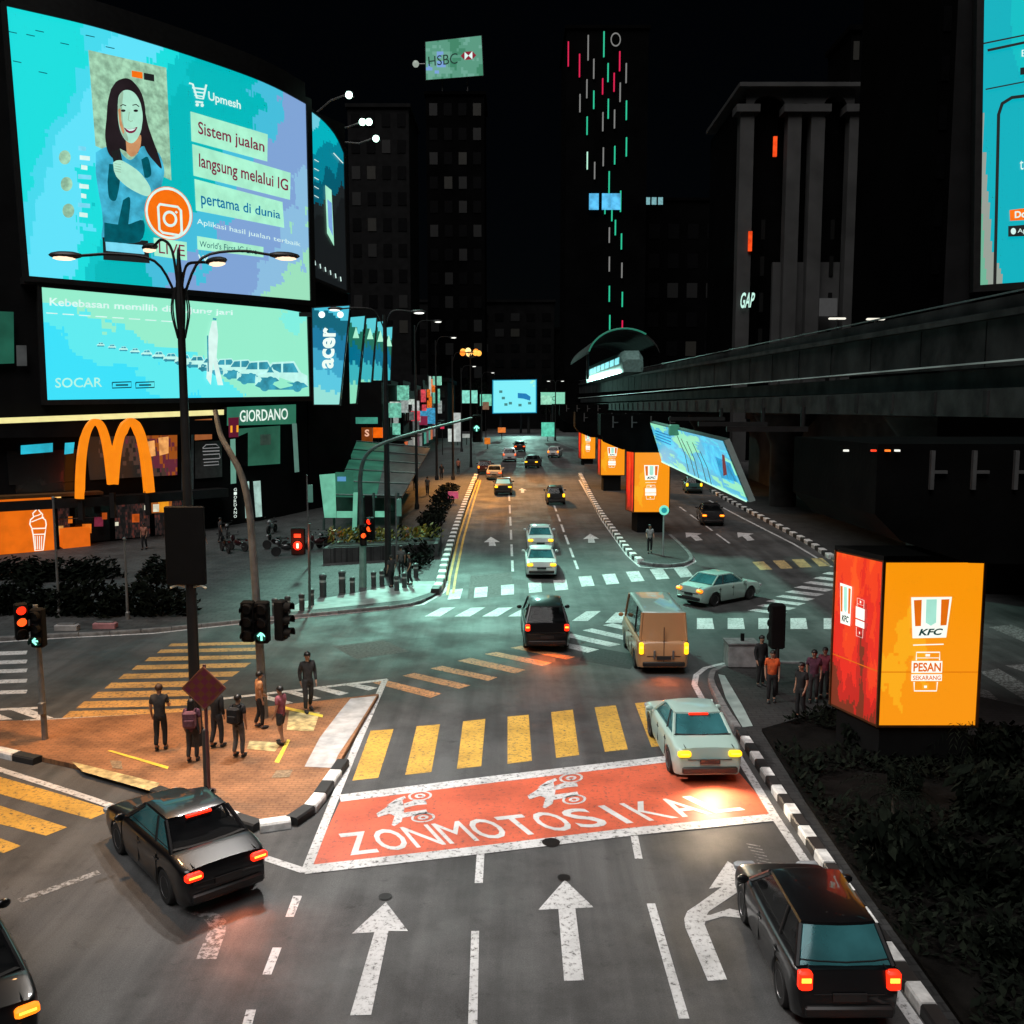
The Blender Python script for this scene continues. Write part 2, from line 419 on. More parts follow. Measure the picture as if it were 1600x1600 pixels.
# rows of square blocks across the far side
def zb(c, top=(-22, 22), sh=0): pass
sq = []
for cx, cy, sk, wd in [(190,396,-12,52),(297,388,-4,54),(408,378,0,54),(523,368,4,54),(630,358,9,54),(737,342,14,54),(838,333,18,54),(940,322,24,54),(1042,312,28,54),(1140,304,32,54)]:
    hw = wd/2; hh = 21
    q = [(cx-hw-sk/2, cy-hh+2), (cx+hw-sk/2, cy-hh-2), (cx+hw+sk/2, cy+hh-2), (cx-hw+sk/2, cy+hh+2)]
    sq.append([(640+a/2.667, 780+b/2.667) for a, b in q])
mark_px('zebra_crossing', sq, M_WHITE)
sq = []
for cx in (1190, 1222, 1252, 1282, 1310): 
    cy = 884-(cx-1190)*.06
    sq.append([(cx-15, cy-6), (cx+3, cy-6.6), (cx+17, cy+6), (cx-2, cy+6.6)])
mark_px('zebra_crossing', sq, paint_mat('cream_road_paint', (.66, .48, .22), .9))
sq = []
for x in (130, 255, 370, 478): sq.append([(640+a/2.667, 780+b/2.667) for a, b in ((x, 453), (x+60, 451), (x-3, 489), (x-68, 489))])
for q in ([(735,468),(797,466),(742,508),(676,508)], [(860,472),(935,470),(890,515),(815,515)]): sq.append([(640+a/2.667, 780+b/2.667) for a, b in q])
for x in (1040, 1088, 1136, 1184, 1234, 1286): sq.append([(x+1, 966), (x+25, 966), (x+28, 983), (x+1, 983)])
mark_px('zebra_crossing', sq, M_WHITE)
sq = []
for k in range(9):
    x, y = 1168+k*14.5, 954-k*7.2
    sq.append([(x, y), (x+12, y-2.6), (x+62, y+3.2), (x+50, y+6.6)])
mark_px('zebra_crossing', sq, M_WHITE)
# left orange zebra
sq = []
for k in range(9):
    t = k/8; yl = 1008+(1117-1008)*t**1.15; xl = 262+(96-262)*t**1.1; xr = 404-(404-292)*max(0, t-.25)/.75
    th = 4.6+t*7; sl_ = -(xr-xl)*.022
    sq.append([(xl+th*1.2, yl-th/2), (xr+th, yl-th/2+sl_), (xr-th*.4, yl+th/2+sl_), (xl, yl+th/2)])
mark_px('zebra_crossing', sq, paint_mat('amber_road_paint', (.74, .40, .10), .9))
mark_px('zebra_crossing', [[(-60, y-2.4+3), (43, y-3.2), (41, y+2.6), (-60, y+2.4+4)] for y in (1020, 1034, 1048, 1064, 1081)], M_WHITE)
# slip-lane yellow zebra, bottom left
mark_px('zebra_crossing', [
 [(-60,1198),(0,1214),(90,1240),(175,1266),(142,1280),(0,1241),(-60,1226)],
 [(-60,1246),(0,1259),(105,1293),(72,1306),(0,1288),(-60,1272)], [(-60,1296),(0,1310),(33,1322),(6,1333),(-60,1325)]], M_YEL)
# right edge zebras behind the lit column
mark_px('zebra_crossing', [[(1480,886+k*7),(1590+k*6,885+k*7.4),(1588+k*6,888.5+k*7.4),(1478,889.5+k*7)] for k in range(4)], M_TAN)
mark_px('zebra_crossing', [[(1545,980),(1580,976),(1640,1000),(1600,1003)], [(1530,1050),(1560,1045),(1640,1092),(1620,1106)], [(1520,1072),(1545,1080),(1572,1104),(1540,1106)], [(1570,1040),(1600,1038),(1660,1056),(1640,1062)]], M_GREY)

# lines
mark('edge_line', px_line([(601,1064),(560,1158),(520,1255),(477,1364)], .2), M_WHITE, .011)
mark('stop_line', px_line([(531,1248),(780,1217),(1090,1181)], .42), M_WHITE, .013)
mark('stop_line', px_line([(476,1360),(750,1329),(990,1300),(1216,1277)], .36), M_WHITE, .015)
mark('edge_line', [q for q in px_line([(1262,1035),(1185,1034),(1130,1037),(1102,1044),(1088,1055),(1085,1070),(1100,1098),(1150,1176),(1213,1280),(1330,1452),(1440,1612),(1500,1700)], .2)], M_WHITE, .010)
mark('lane_line', px_line([(751,1333),(748,1380)], .16), M_WHITE)
mark('lane_line', px_line([(742.5,1455),(737,1660)], .14), M_WHITE)
mark('lane_line', px_line([(991,1306),(998,1342)], .16), M_WHITE)
mark('lane_line', px_line([(1017,1412),(1069,1592)], .16), M_WHITE)
for q in ([(458,1400),(472,1400),(459,1433),(446,1433)], [(426,1481),(440,1481),(424,1523),(410,1523)], [(385,1578),(400,1578),(388,1625),(372,1625)]):
    mark_px('lane_line', [q], M_WHITE)
mark('edge_line', px_line([(-60,1182),(0,1203),(110,1238),(240,1282),(350,1320),(474,1361)], .2), M_WHITE, .012)
mark('lane_line', px_line([(30,1408),(155,1363)], .2), M_GREY)
mark('edge_line', px_line([(-60,1113),(0,1109),(60,1106.5)], .22)+px_line([(340,1093),(480,1077),(606,1062)], .22), M_WHITE, .010)
mark('edge_line', px_line([(35,1127),(160,1121),(300,1114),(420,1106),(500,1097),(590,1086)], .2), M_WHITE, .010)
mark_px('hatched_marking', [[(10,1107),(40,1106),(84,1122),(58,1124)], [(-50,1110),(-20,1109),(20,1124),(-10,1126)],
 [(491,1076),(505,1074),(545,1083),(531,1087)], [(535,1069.5),(552,1067.5),(590,1075),(576,1079)], [(446,1082),(460,1080),(502,1091),(488,1094)], [(400,1088),(414,1086),(458,1098),(444,1101)]], M_WHITE)
mark('edge_line', px_line([(-40,1006),(100,997),(240,990),(440,968),(600,953),(660,945),(694,925),(700,908)], .18), M_WHITE, .010)
# far roads
mark('edge_line', px_line([(708,928),(712,900),(724,842),(740,785),(751,750)], .14), M_YEL, .010)
mark('edge_line', px_line([(699,930),(703,900),(716,842),(734,785),(747,750)], .14), M_YEL, .010)
for a, b in ((0, .1), (.16, .28), (.33, .46), (.52, .66), (.73, .9), (.96, 1.12)):
    f = lambda t: (795.5+5*t, 772+108*t); mark('lane_line', px_line([f(a), f(b)], .15), M_WHITE)
for a, b in ((0, .1), (.15, .27), (.32, .45), (.5, .66), (.72, .88), (.93, 1.08)):
    f = lambda t: (866+34*t, 790+92*t); mark('lane_line', px_line([f(a), f(b)], .15), M_WHITE)
for a, b in ((0, .12), (.2, .36), (.44, .62), (.7, .95)):
    f = lambda t: (1062+82*t, 792+60*t); mark('lane_line', px_line([f(a), f(b)], .15), M_WHITE)
mark('edge_line', px_line([(1108,782),(1165,812),(1240,850),(1300,886)], .18), M_WHITE)
mark('edge_line', px_line([(1000,886),(1036,889),(1070,886),(1086,878),(1078,866),(1044,838)], .18)+px_line([(1000,886),(980,868),(942,815),(905,750)], .16), M_WHITE, .010)
# arrows
def arrow_px(quads, m=M_WHITE): return mark_px('arrow_marking', quads, m)
arrow_px([[(603,1410),(637.5,1455),(607,1455),(580,1586),(547,1587),(585,1457),(550,1459)]])
arrow_px([[(882.5,1375),(927.5,1418),(899,1419.5),(912.5,1532),(881.5,1533),(872.5,1420.5),(841,1422)]])
arrow_px([[(1137,1346),(1194,1382),(1164,1384),(1150,1396),(1108,1424),(1104,1430),(1110,1430),(1140,1420),(1190,1432),(1184,1437),(1130,1432),(1102,1440),(1101,1445),(1136,1531),(1106,1533),(1071,1450),(1069,1436),(1074,1424),(1092,1412),(1128,1386),(1108,1389)]])
arrow_px([[(306,1499),(338,1499),(352,1458),(354,1440),(344,1430),(326,1424),(292,1426),(316,1434),(326,1446),(324,1460)]], M_GREY)
for cx, cy, s in ((768, 845, 1), (923, 840, 1)):
    arrow_px([[(cx-1, cy-6*s), (cx+13*s, cy+2*s), (cx+5*s, cy+2*s), (cx+7*s, cy+8*s), (cx-4*s, cy+8*s), (cx-4*s, cy+2*s), (cx-12*s, cy+2.5*s)]])
for cx, cy in ((1083, 836), (1164, 836)):
    arrow_px([[(cx-12, cy-4), (cx+14, cy-2), (cx+6, cy), (cx+15, cy+8), (cx+4, cy+9), (cx-4, cy+2), (cx-11, cy+4)]])
arrow_px([[(815,763),(823,766),(819,766),(819,770),(814,770),(814,766),(810,766)]])
# small worn lettering-like scrape near the kerb
scr = []
for k in range(8): scr.append([(1166+k*3.0, 1318+k*5), (1188+k*3.4, 1322+k*5.2), (1188+k*3.4, 1323.6+k*5.2), (1166+k*3.0, 1319.4+k*5)])
for k in range(7): scr.append([(1172+k*4.6, 1353+k*3.6), (1216+k*2, 1350+k*5.6), (1216+k*2, 1351.6+k*5.6), (1172+k*4.6, 1354.6+k*3.6)])
mark_px('worn_marking', scr, M_GREY)
# motorcycle waiting box with lettering and pictograms
box = mark_px('motorcycle_box', [[(533,1250),(790,1219),(1090,1183),(1130,1178),(1213,1277),(990,1299),(750,1328),(482,1357)]], M_RED, .009)
mb = MB()
lets = 'ZONMOTOSIKAL'
xt = [526,577,634,700,752,802,847,902,955,985,1050,1090]; wt = [50,50,58,52,56,46,52,50,10,50,46,40]
TL, TR, BR, BL = Vector((524,1304.5)), Vector((1112,1241)), Vector((1168,1266)), Vector((545,1338))
def tq(a, b): return [TL.lerp(TR, a), TL.lerp(TR, b), BL.lerp(BR, b), BL.lerp(BR, a)]
for i, ch in enumerate(lets):
    a = i/12; wd = .074 if ch != 'I' else .018; a2 = a+(.004 if ch != 'I' else .03)
    q = tq(a2, a2+wd)
    vs, fs, _ = text2d(ch, 0, 0 if ch in 'NMK' else .013)
    mb.add([(*G2(*bil(q, u, v)), .016) for u, v in vs], fs)
lt = mb.build('lettering', paint_mat('lettering_road_paint', (.74, .74, .73), .62), box, smooth=False)
def moto_icon(cx, cy, s, rot):
    mb = MB(); c, sn = math.cos(rot), math.sin(rot)
    T = lambda x, y: (*G2(cx+s*(x*c-y*sn*1.0), cy+s*(x*sn+y*c)), .016)
    for p in ([(-38,2),(-26,-4),(-12,-13),(4,-16),(6,-2),(0,18),(-12,24),(-16,22),(-10,8),(-18,4),(-36,8)],
              [(6,-10),(22,-14),(40,-12),(42,-6),(24,-6),(6,-3)], [(4,4),(40,2),(42,8),(2,12)], [(-22,-9),(-6,-18),(8,-22),(10,-18),(-8,-12)]):
        mb.face([T(*q) for q in p])
    for ex, ey in ((32,-20),(34,14)):
        for k in range(20):
            a, b = 2*math.pi*k/20, 2*math.pi*(k+1)/20
            for r0, r1 in ((1, .78), (.45, .2)):
                mb.face([T(ex+19*r0*math.cos(a), ey+7.5*r0*math.sin(a)), T(ex+19*r0*math.cos(b), ey+7.5*r0*math.sin(b)), T(ex+19*r1*math.cos(b), ey+7.5*r1*math.sin(b)), T(ex+19*r1*math.cos(a), ey+7.5*r1*math.sin(a))])
    return mb.build('motorcycle_pictogram', M_WHITE, box, smooth=False, merge=False)
moto_icon(626, 1267, 1.0, -.08); moto_icon(862, 1239, 1.0, -.08)
# repairs in the asphalt
M_PATCH = mat('fresh_asphalt_patch', (.030, .030, .031), .8, var=.5, scale=9, bump=.3); M_PATCH2 = mat('old_asphalt_patch', (.095, .093, .09), .85, var=.4, scale=9, bump=.3)
for q, m_ in (([(920,1010),(1000,1024),(985,1046),(905,1032)], M_PATCH), ([(520,1010),(600,1000),(640,1018),(556,1030)], M_PATCH2), ([(735,900),(800,894),(802,930),(730,936)], M_PATCH2)):
    mark_px('asphalt_patch', [q], m_, .003)
# manhole covers
for cx, cy, r in ((861, 1317, 8), (602, 1402, 6), (881, 1372, 5)):
    p = G(cx, cy); rr = .13 if r < 8 else .2
    mark('manhole_cover', [[(p.x+rr*math.cos(t*.524), p.y+rr*math.sin(t*.524)) for t in range(12)]], mat('cast_iron', (.012, .012, .012), .5, .6), .02)

# ------------------------------------------------------------------ pavements and kerbs
def kerb(parent, pts, wd=.22, ht=.17, block=.75, mats=(M_KB, M_KW), name='kerb', white_frac=1.0):
    pts = resample([Vector(p) for p in pts], block); mb = MB()
    for i, (a, b) in enumerate(zip(pts, pts[1:])):
        d = (b-a); n_ = Vector((-d.y, d.x)).normalized()*wd/2
        mb.mi(i % 2); z0, z1 = zg(a.y), zg(b.y); j = random.uniform(-.012, .012)
        e = d.normalized()*.012
        a_, b_ = a+e, b-e
        tp = [(a_+n_*.8, z0+ht+j), (b_+n_*.8, z1+ht+j), (b_-n_*.8, z1+ht+j), (a_-n_*.8, z0+ht+j)]
        md = [(a_+n_, z0+ht-.04+j), (b_+n_, z1+ht-.04+j), (b_-n_, z1+ht-.04+j), (a_-n_, z0+ht-.04+j)]
        bt = [(a_+n_, z0-.1), (b_+n_, z1-.1), (b_-n_, z1-.1), (a_-n_, z0-.1)]
        vs = [(p.x, p.y, z) for L in (bt, md, tp) for p, z in L]
        mb.add(vs, [(8,9,10,11)]+[(r*4+k, r*4+(k+1) % 4, r*4+4+(k+1) % 4, r*4+4+k) for r in (0, 1) for k in range(4)])
    return mb.build(name, list(mats), parent, smooth=False, merge=False)
def px_path(pts, n=6): return smooth_path([G2(*p) for p in pts], n)

# A: the traffic island where people wait
isl_r = px_path([(592,1090),(556,1152),(520,1216),(492,1256),(470,1278),(440,1291),(400,1292),(350,1274),(290,1254),(200,1222),(100,1198),(0,1176),(-60,1160)], 5)
isl = ground_poly([[tuple(p) for p in isl_r] + px_poly([(-60,1134),(60,1132),(160,1126),(300,1118),(420,1110),(500,1101)])], .13, .13, 'pavement', M_TERRA); structure(isl)
kerb(isl, px_path([(536,1196),(514,1228),(492,1260),(470,1281),(440,1294),(400,1296),(350,1278),(290,1258),(230,1236)], 5), .34, .19, .72)
kerb(isl, px_path([(60,1193),(0,1180),(-60,1164)], 3), .3, .19, .8)
ground_poly([px_poly([(548,1098),(588,1094),(556,1146),(528,1188),(520,1208),(476,1206),(500,1160),(530,1120)])], .140, 0, 'dropped_kerb_ramp', mat('pale_concrete', (.42, .42, .42), .8, var=.25, scale=3), isl)
for q in ([(168,1181),(174,1180),(264,1206),(262,1210)], [(449,1163),(454,1164),(436,1200),(429,1199)], [(446,1111),(505,1124),(504,1128),(444,1115)]):
    ground_poly([px_poly(q)], .142, 0, 'tactile_strip', mat('yellow_tactile_paving', (.75, .55, .06), .6), isl)
for q in ([(432,1212),(458,1211),(452,1223),(424,1224)], [(172,1196),(190,1197),(192,1210),(176,1208)]):
    ground_poly([px_poly(q)], .142, 0, 'utility_cover', mat('utility_cover_grey', (.24, .17, .1), .6, var=.5, scale=12), isl)
for q in ([(390,1165),(440,1168),(430,1182),(386,1178)], [(452,1118),(500,1120),(490,1150),(448,1148)], [(112,1198),(250,1232),(240,1246),(130,1214)]):
    ground_poly([px_poly(q)], .141, 0, 'paving_patch', mat('mottled_paving_patch', (.45, .36, .17), .7, var=.6, scale=5), isl)

# B: big left plaza
plz_k = px_path([(-80,1004),(60,996),(240,986),(440,966),(560,955),(640,946),(672,936),(686,924),(692,905),(702,868),(720,818),(736,775),(748,742)], 5)
far_l = [(-7.2, 170), (-60, 170), (-60, plz_k[0].y)]
plz = ground_poly([[tuple(p) for p in plz_k] + far_l], .13, .13, 'pavement', M_PLAZA); structure(plz)
kp = px_path([(680,930),(689,912),(696,880),(714,824),(731,778),(744,745)], 6)
kerb(plz, kp, .45, .34, .8)
kerb(plz, px_path([(-80,1005),(60,997),(240,987),(440,967),(560,956),(640,947),(676,934)], 5), .2, .15, 1.2, (M_KG, M_KG))
ground_poly([px_poly([(440,962),(560,950),(640,941),(672,930),(684,912),(640,912),(560,930),(470,945)])], .140, 0, 'teal_light_patch', mat('teal_light_paving', (.30, .36, .34), .35, var=.35, scale=2), plz)  # teal light on the plaza corner put into a paler paving colour
# C: median island with the far lit columns
med_l = px_path([(912,745),(935,795),(962,836),(985,866),(1003,880),(1034,885),(1064,883),(1078,876),(1070,862),(1046,838)], 5)
med = ground_poly([[tuple(p) for p in med_l] + [(11.2, 80), (14.2, 140), (15, 165), (13.2, 165)]], .15, .15, 'pavement', M_DARKPAVE); structure(med)
kerb(med, px_path([(906,742),(930,790),(960,834),(984,866),(1001,881)], 6), .4, .3, .7)
kerb(med, px_path([(1001,881),(1034,886),(1066,884),(1080,876),(1072,862),(1046,838)], 5), .25, .17, 1.0, (M_KG, M_KG))
# D: right-hand corner with the big lit column
rp_l = px_path([(1300,1044),(1190,1043),(1140,1047),(1118,1056),(1116,1072),(1135,1110),(1180,1182),(1250,1290),(1340,1422),(1450,1582),(1560,1740)], 5)
M_VERGE = paving('verge_paving', (.03, .03, .03), (.022, .022, .022), (.012, .012, .012), .4, .2, .95)
rpv = ground_poly([[tuple(p) for p in rp_l] + [(30, 7), (30, 14), (19.5, 22.5), (16.2, 27.5)]], .14, .14, 'pavement', M_VERGE); structure(rpv)
kerb(rpv, px_path([(1157,1150),(1180,1186),(1250,1294),(1340,1426),(1450,1586),(1540,1715)], 6), .27, .2, .56)
kerb(rpv, px_path([(1300,1041),(1190,1040),(1138,1044),(1114,1054),(1112,1072),(1132,1112),(1156,1149)], 5), .22, .17, 1.0, (M_KG, M_KG))
for q in ([(1122,1060),(1132,1062),(1160,1110),(1176,1142),(1160,1144),(1134,1098)],):
    ground_poly([px_poly(q)], .150, 0, 'teal_light_patch', mat('teal_light_paving', (.3, .36, .34), .35), rpv)  # same paving colour with the teal light in it
# E: far right pavement under the viaduct
epv_l = px_path([(1085,752),(1130,778),(1195,812),(1262,848),(1306,876),(1340,884),(1420,880),(1700,862)], 5)
epv = ground_poly([[tuple(p) for p in epv_l] + [(70, 60), (70, 165), (24, 165)]], .14, .14, 'pavement', M_DARKPAVE); structure(epv)
kerb(epv, px_path([(1112,768),(1140,784),(1195,813),(1262,849),(1300,874)], 5), .4, .26, .8)
kerb(epv, px_path([(1300,874),(1340,886),(1420,882),(1700,864)], 5), .2, .16, 1.2, (M_KG, M_KG))
# ================================================================== LEFT CORNER BUILDING WITH THE SCREENS
M_WALL = mat('dark_render', (.008, .008, .0085), .9, var=.4, scale=.4, bump=.15, spec=.1)
M_WALL2 = mat('charcoal_cladding', (.008, .008, .0085), .8, var=.35, scale=.8, spec=.1)
M_BLACKWALL = mat('black_facade', (.002, .002, .0022), .9, var=.5, scale=.2, spec=.03)
M_FRAME = mat('dark_metal_frame', (.028, .028, .028), .45, .5, var=.2)
M_GLASSD = mat('dark_glass', (.012, .013, .014), .12, .0, var=.3, scale=.5)
M_STEEL = mat('galvanised_steel', (.22, .22, .22), .45, .7, var=.25, scale=4)
M_DPOLE = mat('dark_painted_steel', (.018, .018, .018), .5, .3)
M_BLACK = mat('matt_black', (.004, .004, .004), .8, spec=.15)

ZTOP = 33.0
crv = [PZ(x, y, ZTOP) for x, y in [(8,15),(130,43),(217,68),(297,93),(378,121),(425,141),(468,164)]]
crv = [Vector((p.x, p.y)) for p in crv]
crv = smooth_path(crv, 5)
E0 = crv[0]+(crv[0]-crv[1]).normalized()*26            # facade runs on to the left, out of the frame
side_end = PZ(540, 262, 29.5); side_end = Vector((side_end.x, side_end.y))
FAC = [E0]+crv
def crv_fn(curve):
    def fn(px, py, off=0):
        d = ray(px, py); best = None
        for i, (a, b) in enumerate(zip(curve, curve[1:])):
            e = b-a; den = d.x*e.y-d.y*e.x
            if abs(den) < 1e-9: continue
            t = (a.x*e.y-a.y*e.x)/den; s_ = (a.x*d.y-a.y*d.x)/den
            ok = (-1e-6 <= s_ <= 1+1e-6)
            if not ok:
                if i == 0 and s_ < 0: ok = True
                if i == len(curve)-2 and s_ > 1: ok = True
            if ok and t > 0 and (best is None or t < best[0]):
                n_ = Vector((e.y, -e.x)).normalized(); best = (t, n_)
        t, n_ = best
        return Vector((t*d.x+n_.x*off, t*d.y+n_.y*off, CH+t*d.z))
    return fn
FS = Flat(crv_fn(FAC))
def curve_wall(mb, curve, z0, z1, off0, off1, thick_ends=True):
    """vertical band following a plan curve between offsets off0 (back) and off1 (front)"""
    N = len(curve); f, b = [], []
    for i, p in enumerate(curve):
        d = (curve[min(i+1, N-1)]-curve[max(i-1, 0)]).normalized(); n_ = Vector((d.y, -d.x))
        f.append(p+n_*off1); b.append(p+n_*off0)
    vs = [(p.x, p.y, z) for p in f for z in (z0, z1)]+[(p.x, p.y, z) for p in b for z in (z0, z1)]
    fs = []
    for i in range(N-1):
        a, c = 2*i, 2*N+2*i
        fs += [(a, a+2, a+3, a+1), (c+1, c+3, c+2, c), (a+1, a+3, c+3, c+1), (c, c+2, a+2, a)]
    fs += [(0, 1, 2*N+1, 2*N), (2*N-2, 4*N-2, 4*N-1, 2*N-1)]
    mb.add(vs, fs)
def sub_curve(px0, px1, py, n=14):
    fn = crv_fn(FAC); return [Vector(fn(px0+(px1-px0)*i/n, py, 0)[:2]) for i in range(n+1)]

corner = thing('corner_building', 'dark curved corner building carrying the two largest lit screens', 'building', (-24, 66, 0))
mb = MB(); curve_wall(mb, FAC, -.5, 34.2, -1.2, 0); mb.build('wall', M_WALL, corner, True)
mb = MB(); SIDE = [crv[-1]+Vector((.05, .3)), side_end]; curve_wall(mb, SIDE, -.5, 33.0, -1.2, 0); mb.build('side_wall', M_WALL2, corner, True)
mb = MB()
body = [E0+Vector((-2, 3))]+[p+Vector((-1.2, 1.6)) for p in crv]+[side_end+Vector((-1.4, 0)), side_end+Vector((-30, 8)), E0+Vector((-4, 40))]
mb.prism([tuple(p) for p in body], 32.0, 33.6); mb.build('roof', M_WALL, corner, True)
# cornice + horizontal band between screens + ribs of cladding
for z0, z1, o in ((33.3, 34.6, .55), (16.95, 17.35, .5)):
    mb = MB(); curve_wall(mb, FAC[1:], z0, z1, .003, o); mb.build('cornice', M_FRAME, corner, True)

def screen_shell(name, label, q, off, m, group=None, nu=16, fr=.35, depth=.45, surf=FS, dname='display', top=None):
    """lit wall with a frame; q = corner pixels TL TR BR BL, top = optional curved upper edge"""
    q = [Vector(p) for p in q]; c = surf.fn(*bil(q, .5, .5), 0)
    t = thing(name, label, 'screen', (c.x, c.y, c.z), 0, group)
    tp = smooth_path([Vector(p) for p in top], 6) if top else None
    def edge(u):
        if not tp: return q[0].lerp(q[1], u)
        x = q[0].x+(q[1].x-q[0].x)*u
        for a, b in zip(tp, tp[1:]):
            if x <= b.x: return a.lerp(b, max(0, (x-a.x)/max(1e-6, b.x-a.x)))
        return tp[-1]
    T = [edge(i/nu) for i in range(nu+1)]; B = [q[3].lerp(q[2], i/nu) for i in range(nu+1)]
    mb = MB()
    for i in range(nu): mb.face([surf.fn(*p, off) for p in (B[i], B[i+1], T[i+1], T[i])])
    d = mb.build(dname, m, t, True, smooth=False)
    cc = sum(q, Vector((0, 0)))/4; k = fr*F/max(20, surf.fn(*cc, 0).y); mb = MB()
    To = [p+Vector(((-k if i == 0 else k if i == nu else 0), -k)) for i, p in enumerate(T)]; Bo = [p+Vector(((-k if i == 0 else k if i == nu else 0), k)) for i, p in enumerate(B)]
    def bar(a, b, c_, d_, ends):
        vs = [surf.fn(*p, o) for o in (off+.10, off-depth) for p in (a, b, d_, c_)]
        mb.add(vs, [(0,1,2,3), (4,7,6,5), (0,4,5,1), (3,2,6,7)]+([(0,3,7,4), (1,5,6,2)] if ends else []))
    for i in range(nu): bar(T[i], T[i+1], To[i], To[i+1], False); bar(B[i], B[i+1], Bo[i], Bo[i+1], False)
    bar(T[0], B[0], To[0], Bo[0], True); bar(T[nu], B[nu], To[nu], Bo[nu], True)
    mb.build('frame', M_FRAME, t, True, smooth=False, merge=False)
    return t, d
CY = (26,222,222); TEAL = (0,185,188); SKYB = (96,226,250); PERI = (128,164,214); MINT = (156,226,190); BLUE2 = (70,190,220)
g_white = glow('screen_white', 215, 245, 238); g_mint = glow('screen_mint', 168, 238, 205, var=.2, scale=1); g_card = glow('screen_card', 150, 195, 165, var=.7, scale=2.2)
g_black = glow('screen_black', 30, 32, 32); g_dark = glow('screen_dark_teal', 0, 84, 96, var=.5); g_or = glow('screen_orange', 244, 112, 14); g_red = glow('screen_maroon', 122, 24, 62)
g_blue = glow('screen_blue', 0, 112, 160); g_shirt = glow('screen_shirt', 64, 170, 200, var=.9, scale=.9); g_skin = glow('screen_skin', 172, 226, 202, var=.15); g_shade = glow('screen_skin_shade', 196, 84, 30); g_sky = glow('screen_sky', 120, 215, 240)
m_s1 = screen_mat('main_screen_picture', [(0, CY), (.10, (70,218,238)), (.15, SKYB), (.25, CY), (.30, (8,196,200)), (.34, TEAL), (.52, BLUE2), (.61, PERI), (.82, (140,190,225)), (.89, MINT)], (90, 70), .82, -.3, 2.2, .5, base=.18)
s1, d1 = screen_shell('video_screen', 'huge curved cyan screen showing a smiling woman beside caption boxes', [(8,15),(468,164),(475,470),(43,433)], .55, m_s1, nu=28, top=[(8,15),(130,43),(217,68),(297,93),(378,121),(425,141),(468,164)])
Z = lambda x, y: (x/2.857, y/2.857)
def zz(pts): return [Z(*p) for p in pts]
def pic(name, m, par, polys=(), quads=(), rings=(), lines=(), off=.6, surf=FS):
    mb = MB()
    for p in polys: surf.poly(mb, p, off)
    for q in quads: surf.quad(mb, q, off, 6)
    for r in rings: surf.ring(mb, r[0], r[1], r[2], off, *(r[3:]))
    for pts, wd in lines: surf.line(mb, pts, wd, off)
    o = mb.build(name, m, par, True, smooth=False, merge=False); return o
def letters(t, q, m, par, off, surf=FS, shear=0, bold=0, name='lettering'):
    mb = MB(); surf.text(mb, t, q, off, shear, bold); return mb.build(name, m, par, True, smooth=False)
pic('phone_card', g_card, d1, quads=[zz([(380,235),(722,312),(745,812),(412,660)])], off=.59)
pic('tag_panel', g_or, d1, quads=[zz([(568,325),(616,333),(617,362),(569,353)])], off=.61)
pic('tag_panel', g_black, d1, quads=[zz([(622,335),(668,343),(669,374),(623,365)])], off=.61)
def sm2(pts, n=4): return [tuple(p) for p in smooth_path([Vector(p) for p in zz(pts)], n)]
g_hair = glow('screen_hair', 34, 26, 30, var=.5, scale=.8); g_mid = glow('screen_skin_mid', 150, 186, 160, var=.2); g_warm = glow('screen_skin_warm', 196, 142, 98, var=.3)
pic('hair_picture', g_hair, d1, polys=[sm2([(498,376),(520,364),(548,360),(578,378),(604,426),(622,490),(636,560),(660,632),(684,694),(640,690),(560,690),(500,664),(462,662),(452,610),(458,540),(464,465),(478,408)])], off=.62)
pic('shirt_picture', g_shirt, d1, polys=[sm2([(412,690),(450,668),(500,660),(530,700),(560,722),(590,700),(612,662),(650,672),(690,694),(712,765),(704,820),(690,850),(640,870),(622,960),(608,1030),(602,1085),(450,1085),(444,1010),(440,950),(424,860),(412,780)])], off=.63)
pic('shirt_pattern', g_dark, d1, polys=[sm2([(470,740),(500,744),(520,760),(514,830),(500,900),(470,890),(462,820)]), sm2([(530,900),(560,890),(556,980),(540,1080),(500,1080),(512,990)]), sm2([(450,1000),(540,1010),(620,990),(602,1085),(450,1085)]), sm2([(610,720),(640,710),(655,780),(640,800),(625,800)])], off=.637)
pic('neck_picture', g_warm, d1, polys=[sm2([(540,612),(580,625),(608,612),(606,662),(590,694),(566,708),(546,690)])], off=.642)
pic('face_picture', g_skin, d1, polys=[sm2([(506,480),(512,436),(540,412),(578,424),(606,470),(616,528),(610,586),(592,628),(568,648),(542,636),(520,600),(508,545),(506,480)])], off=.648)
pic('face_shade_picture', g_mid, d1, polys=[sm2([(506,484),(512,440),(530,420),(526,480),(530,560),(550,622),(548,638),(524,606),(510,548)])], off=.651)
pic('face_shade_picture', g_warm, d1, polys=[sm2([(507,500),(518,496),(522,545),(534,590),(530,606),(514,566)])], off=.653)
pic('fringe_picture', g_hair, d1, polys=[sm2([(500,520),(506,450),(526,416),(552,402),(586,430),(608,470),(620,540),(628,500),(612,430),(580,382),(546,364),(512,376),(490,420)])], off=.656)
pic('face_features_picture', g_hair, d1, lines=[(zz([(516,484),(528,477),(542,482)]), 1.5), (zz([(570,480),(586,476),(600,486)]), 1.5)], rings=[(Z(530,504), 3.6, 2.0), (Z(585,504), 3.6, 2.0)], off=.658)
pic('mouth_picture', g_red, d1, polys=[sm2([(532,578),(548,584),(568,585),(592,576),(580,598),(560,604),(544,598)])], off=.659)
pic('teeth_picture', g_white, d1, polys=[sm2([(540,583),(560,587),(584,582),(572,592),(556,594)])], off=.661)
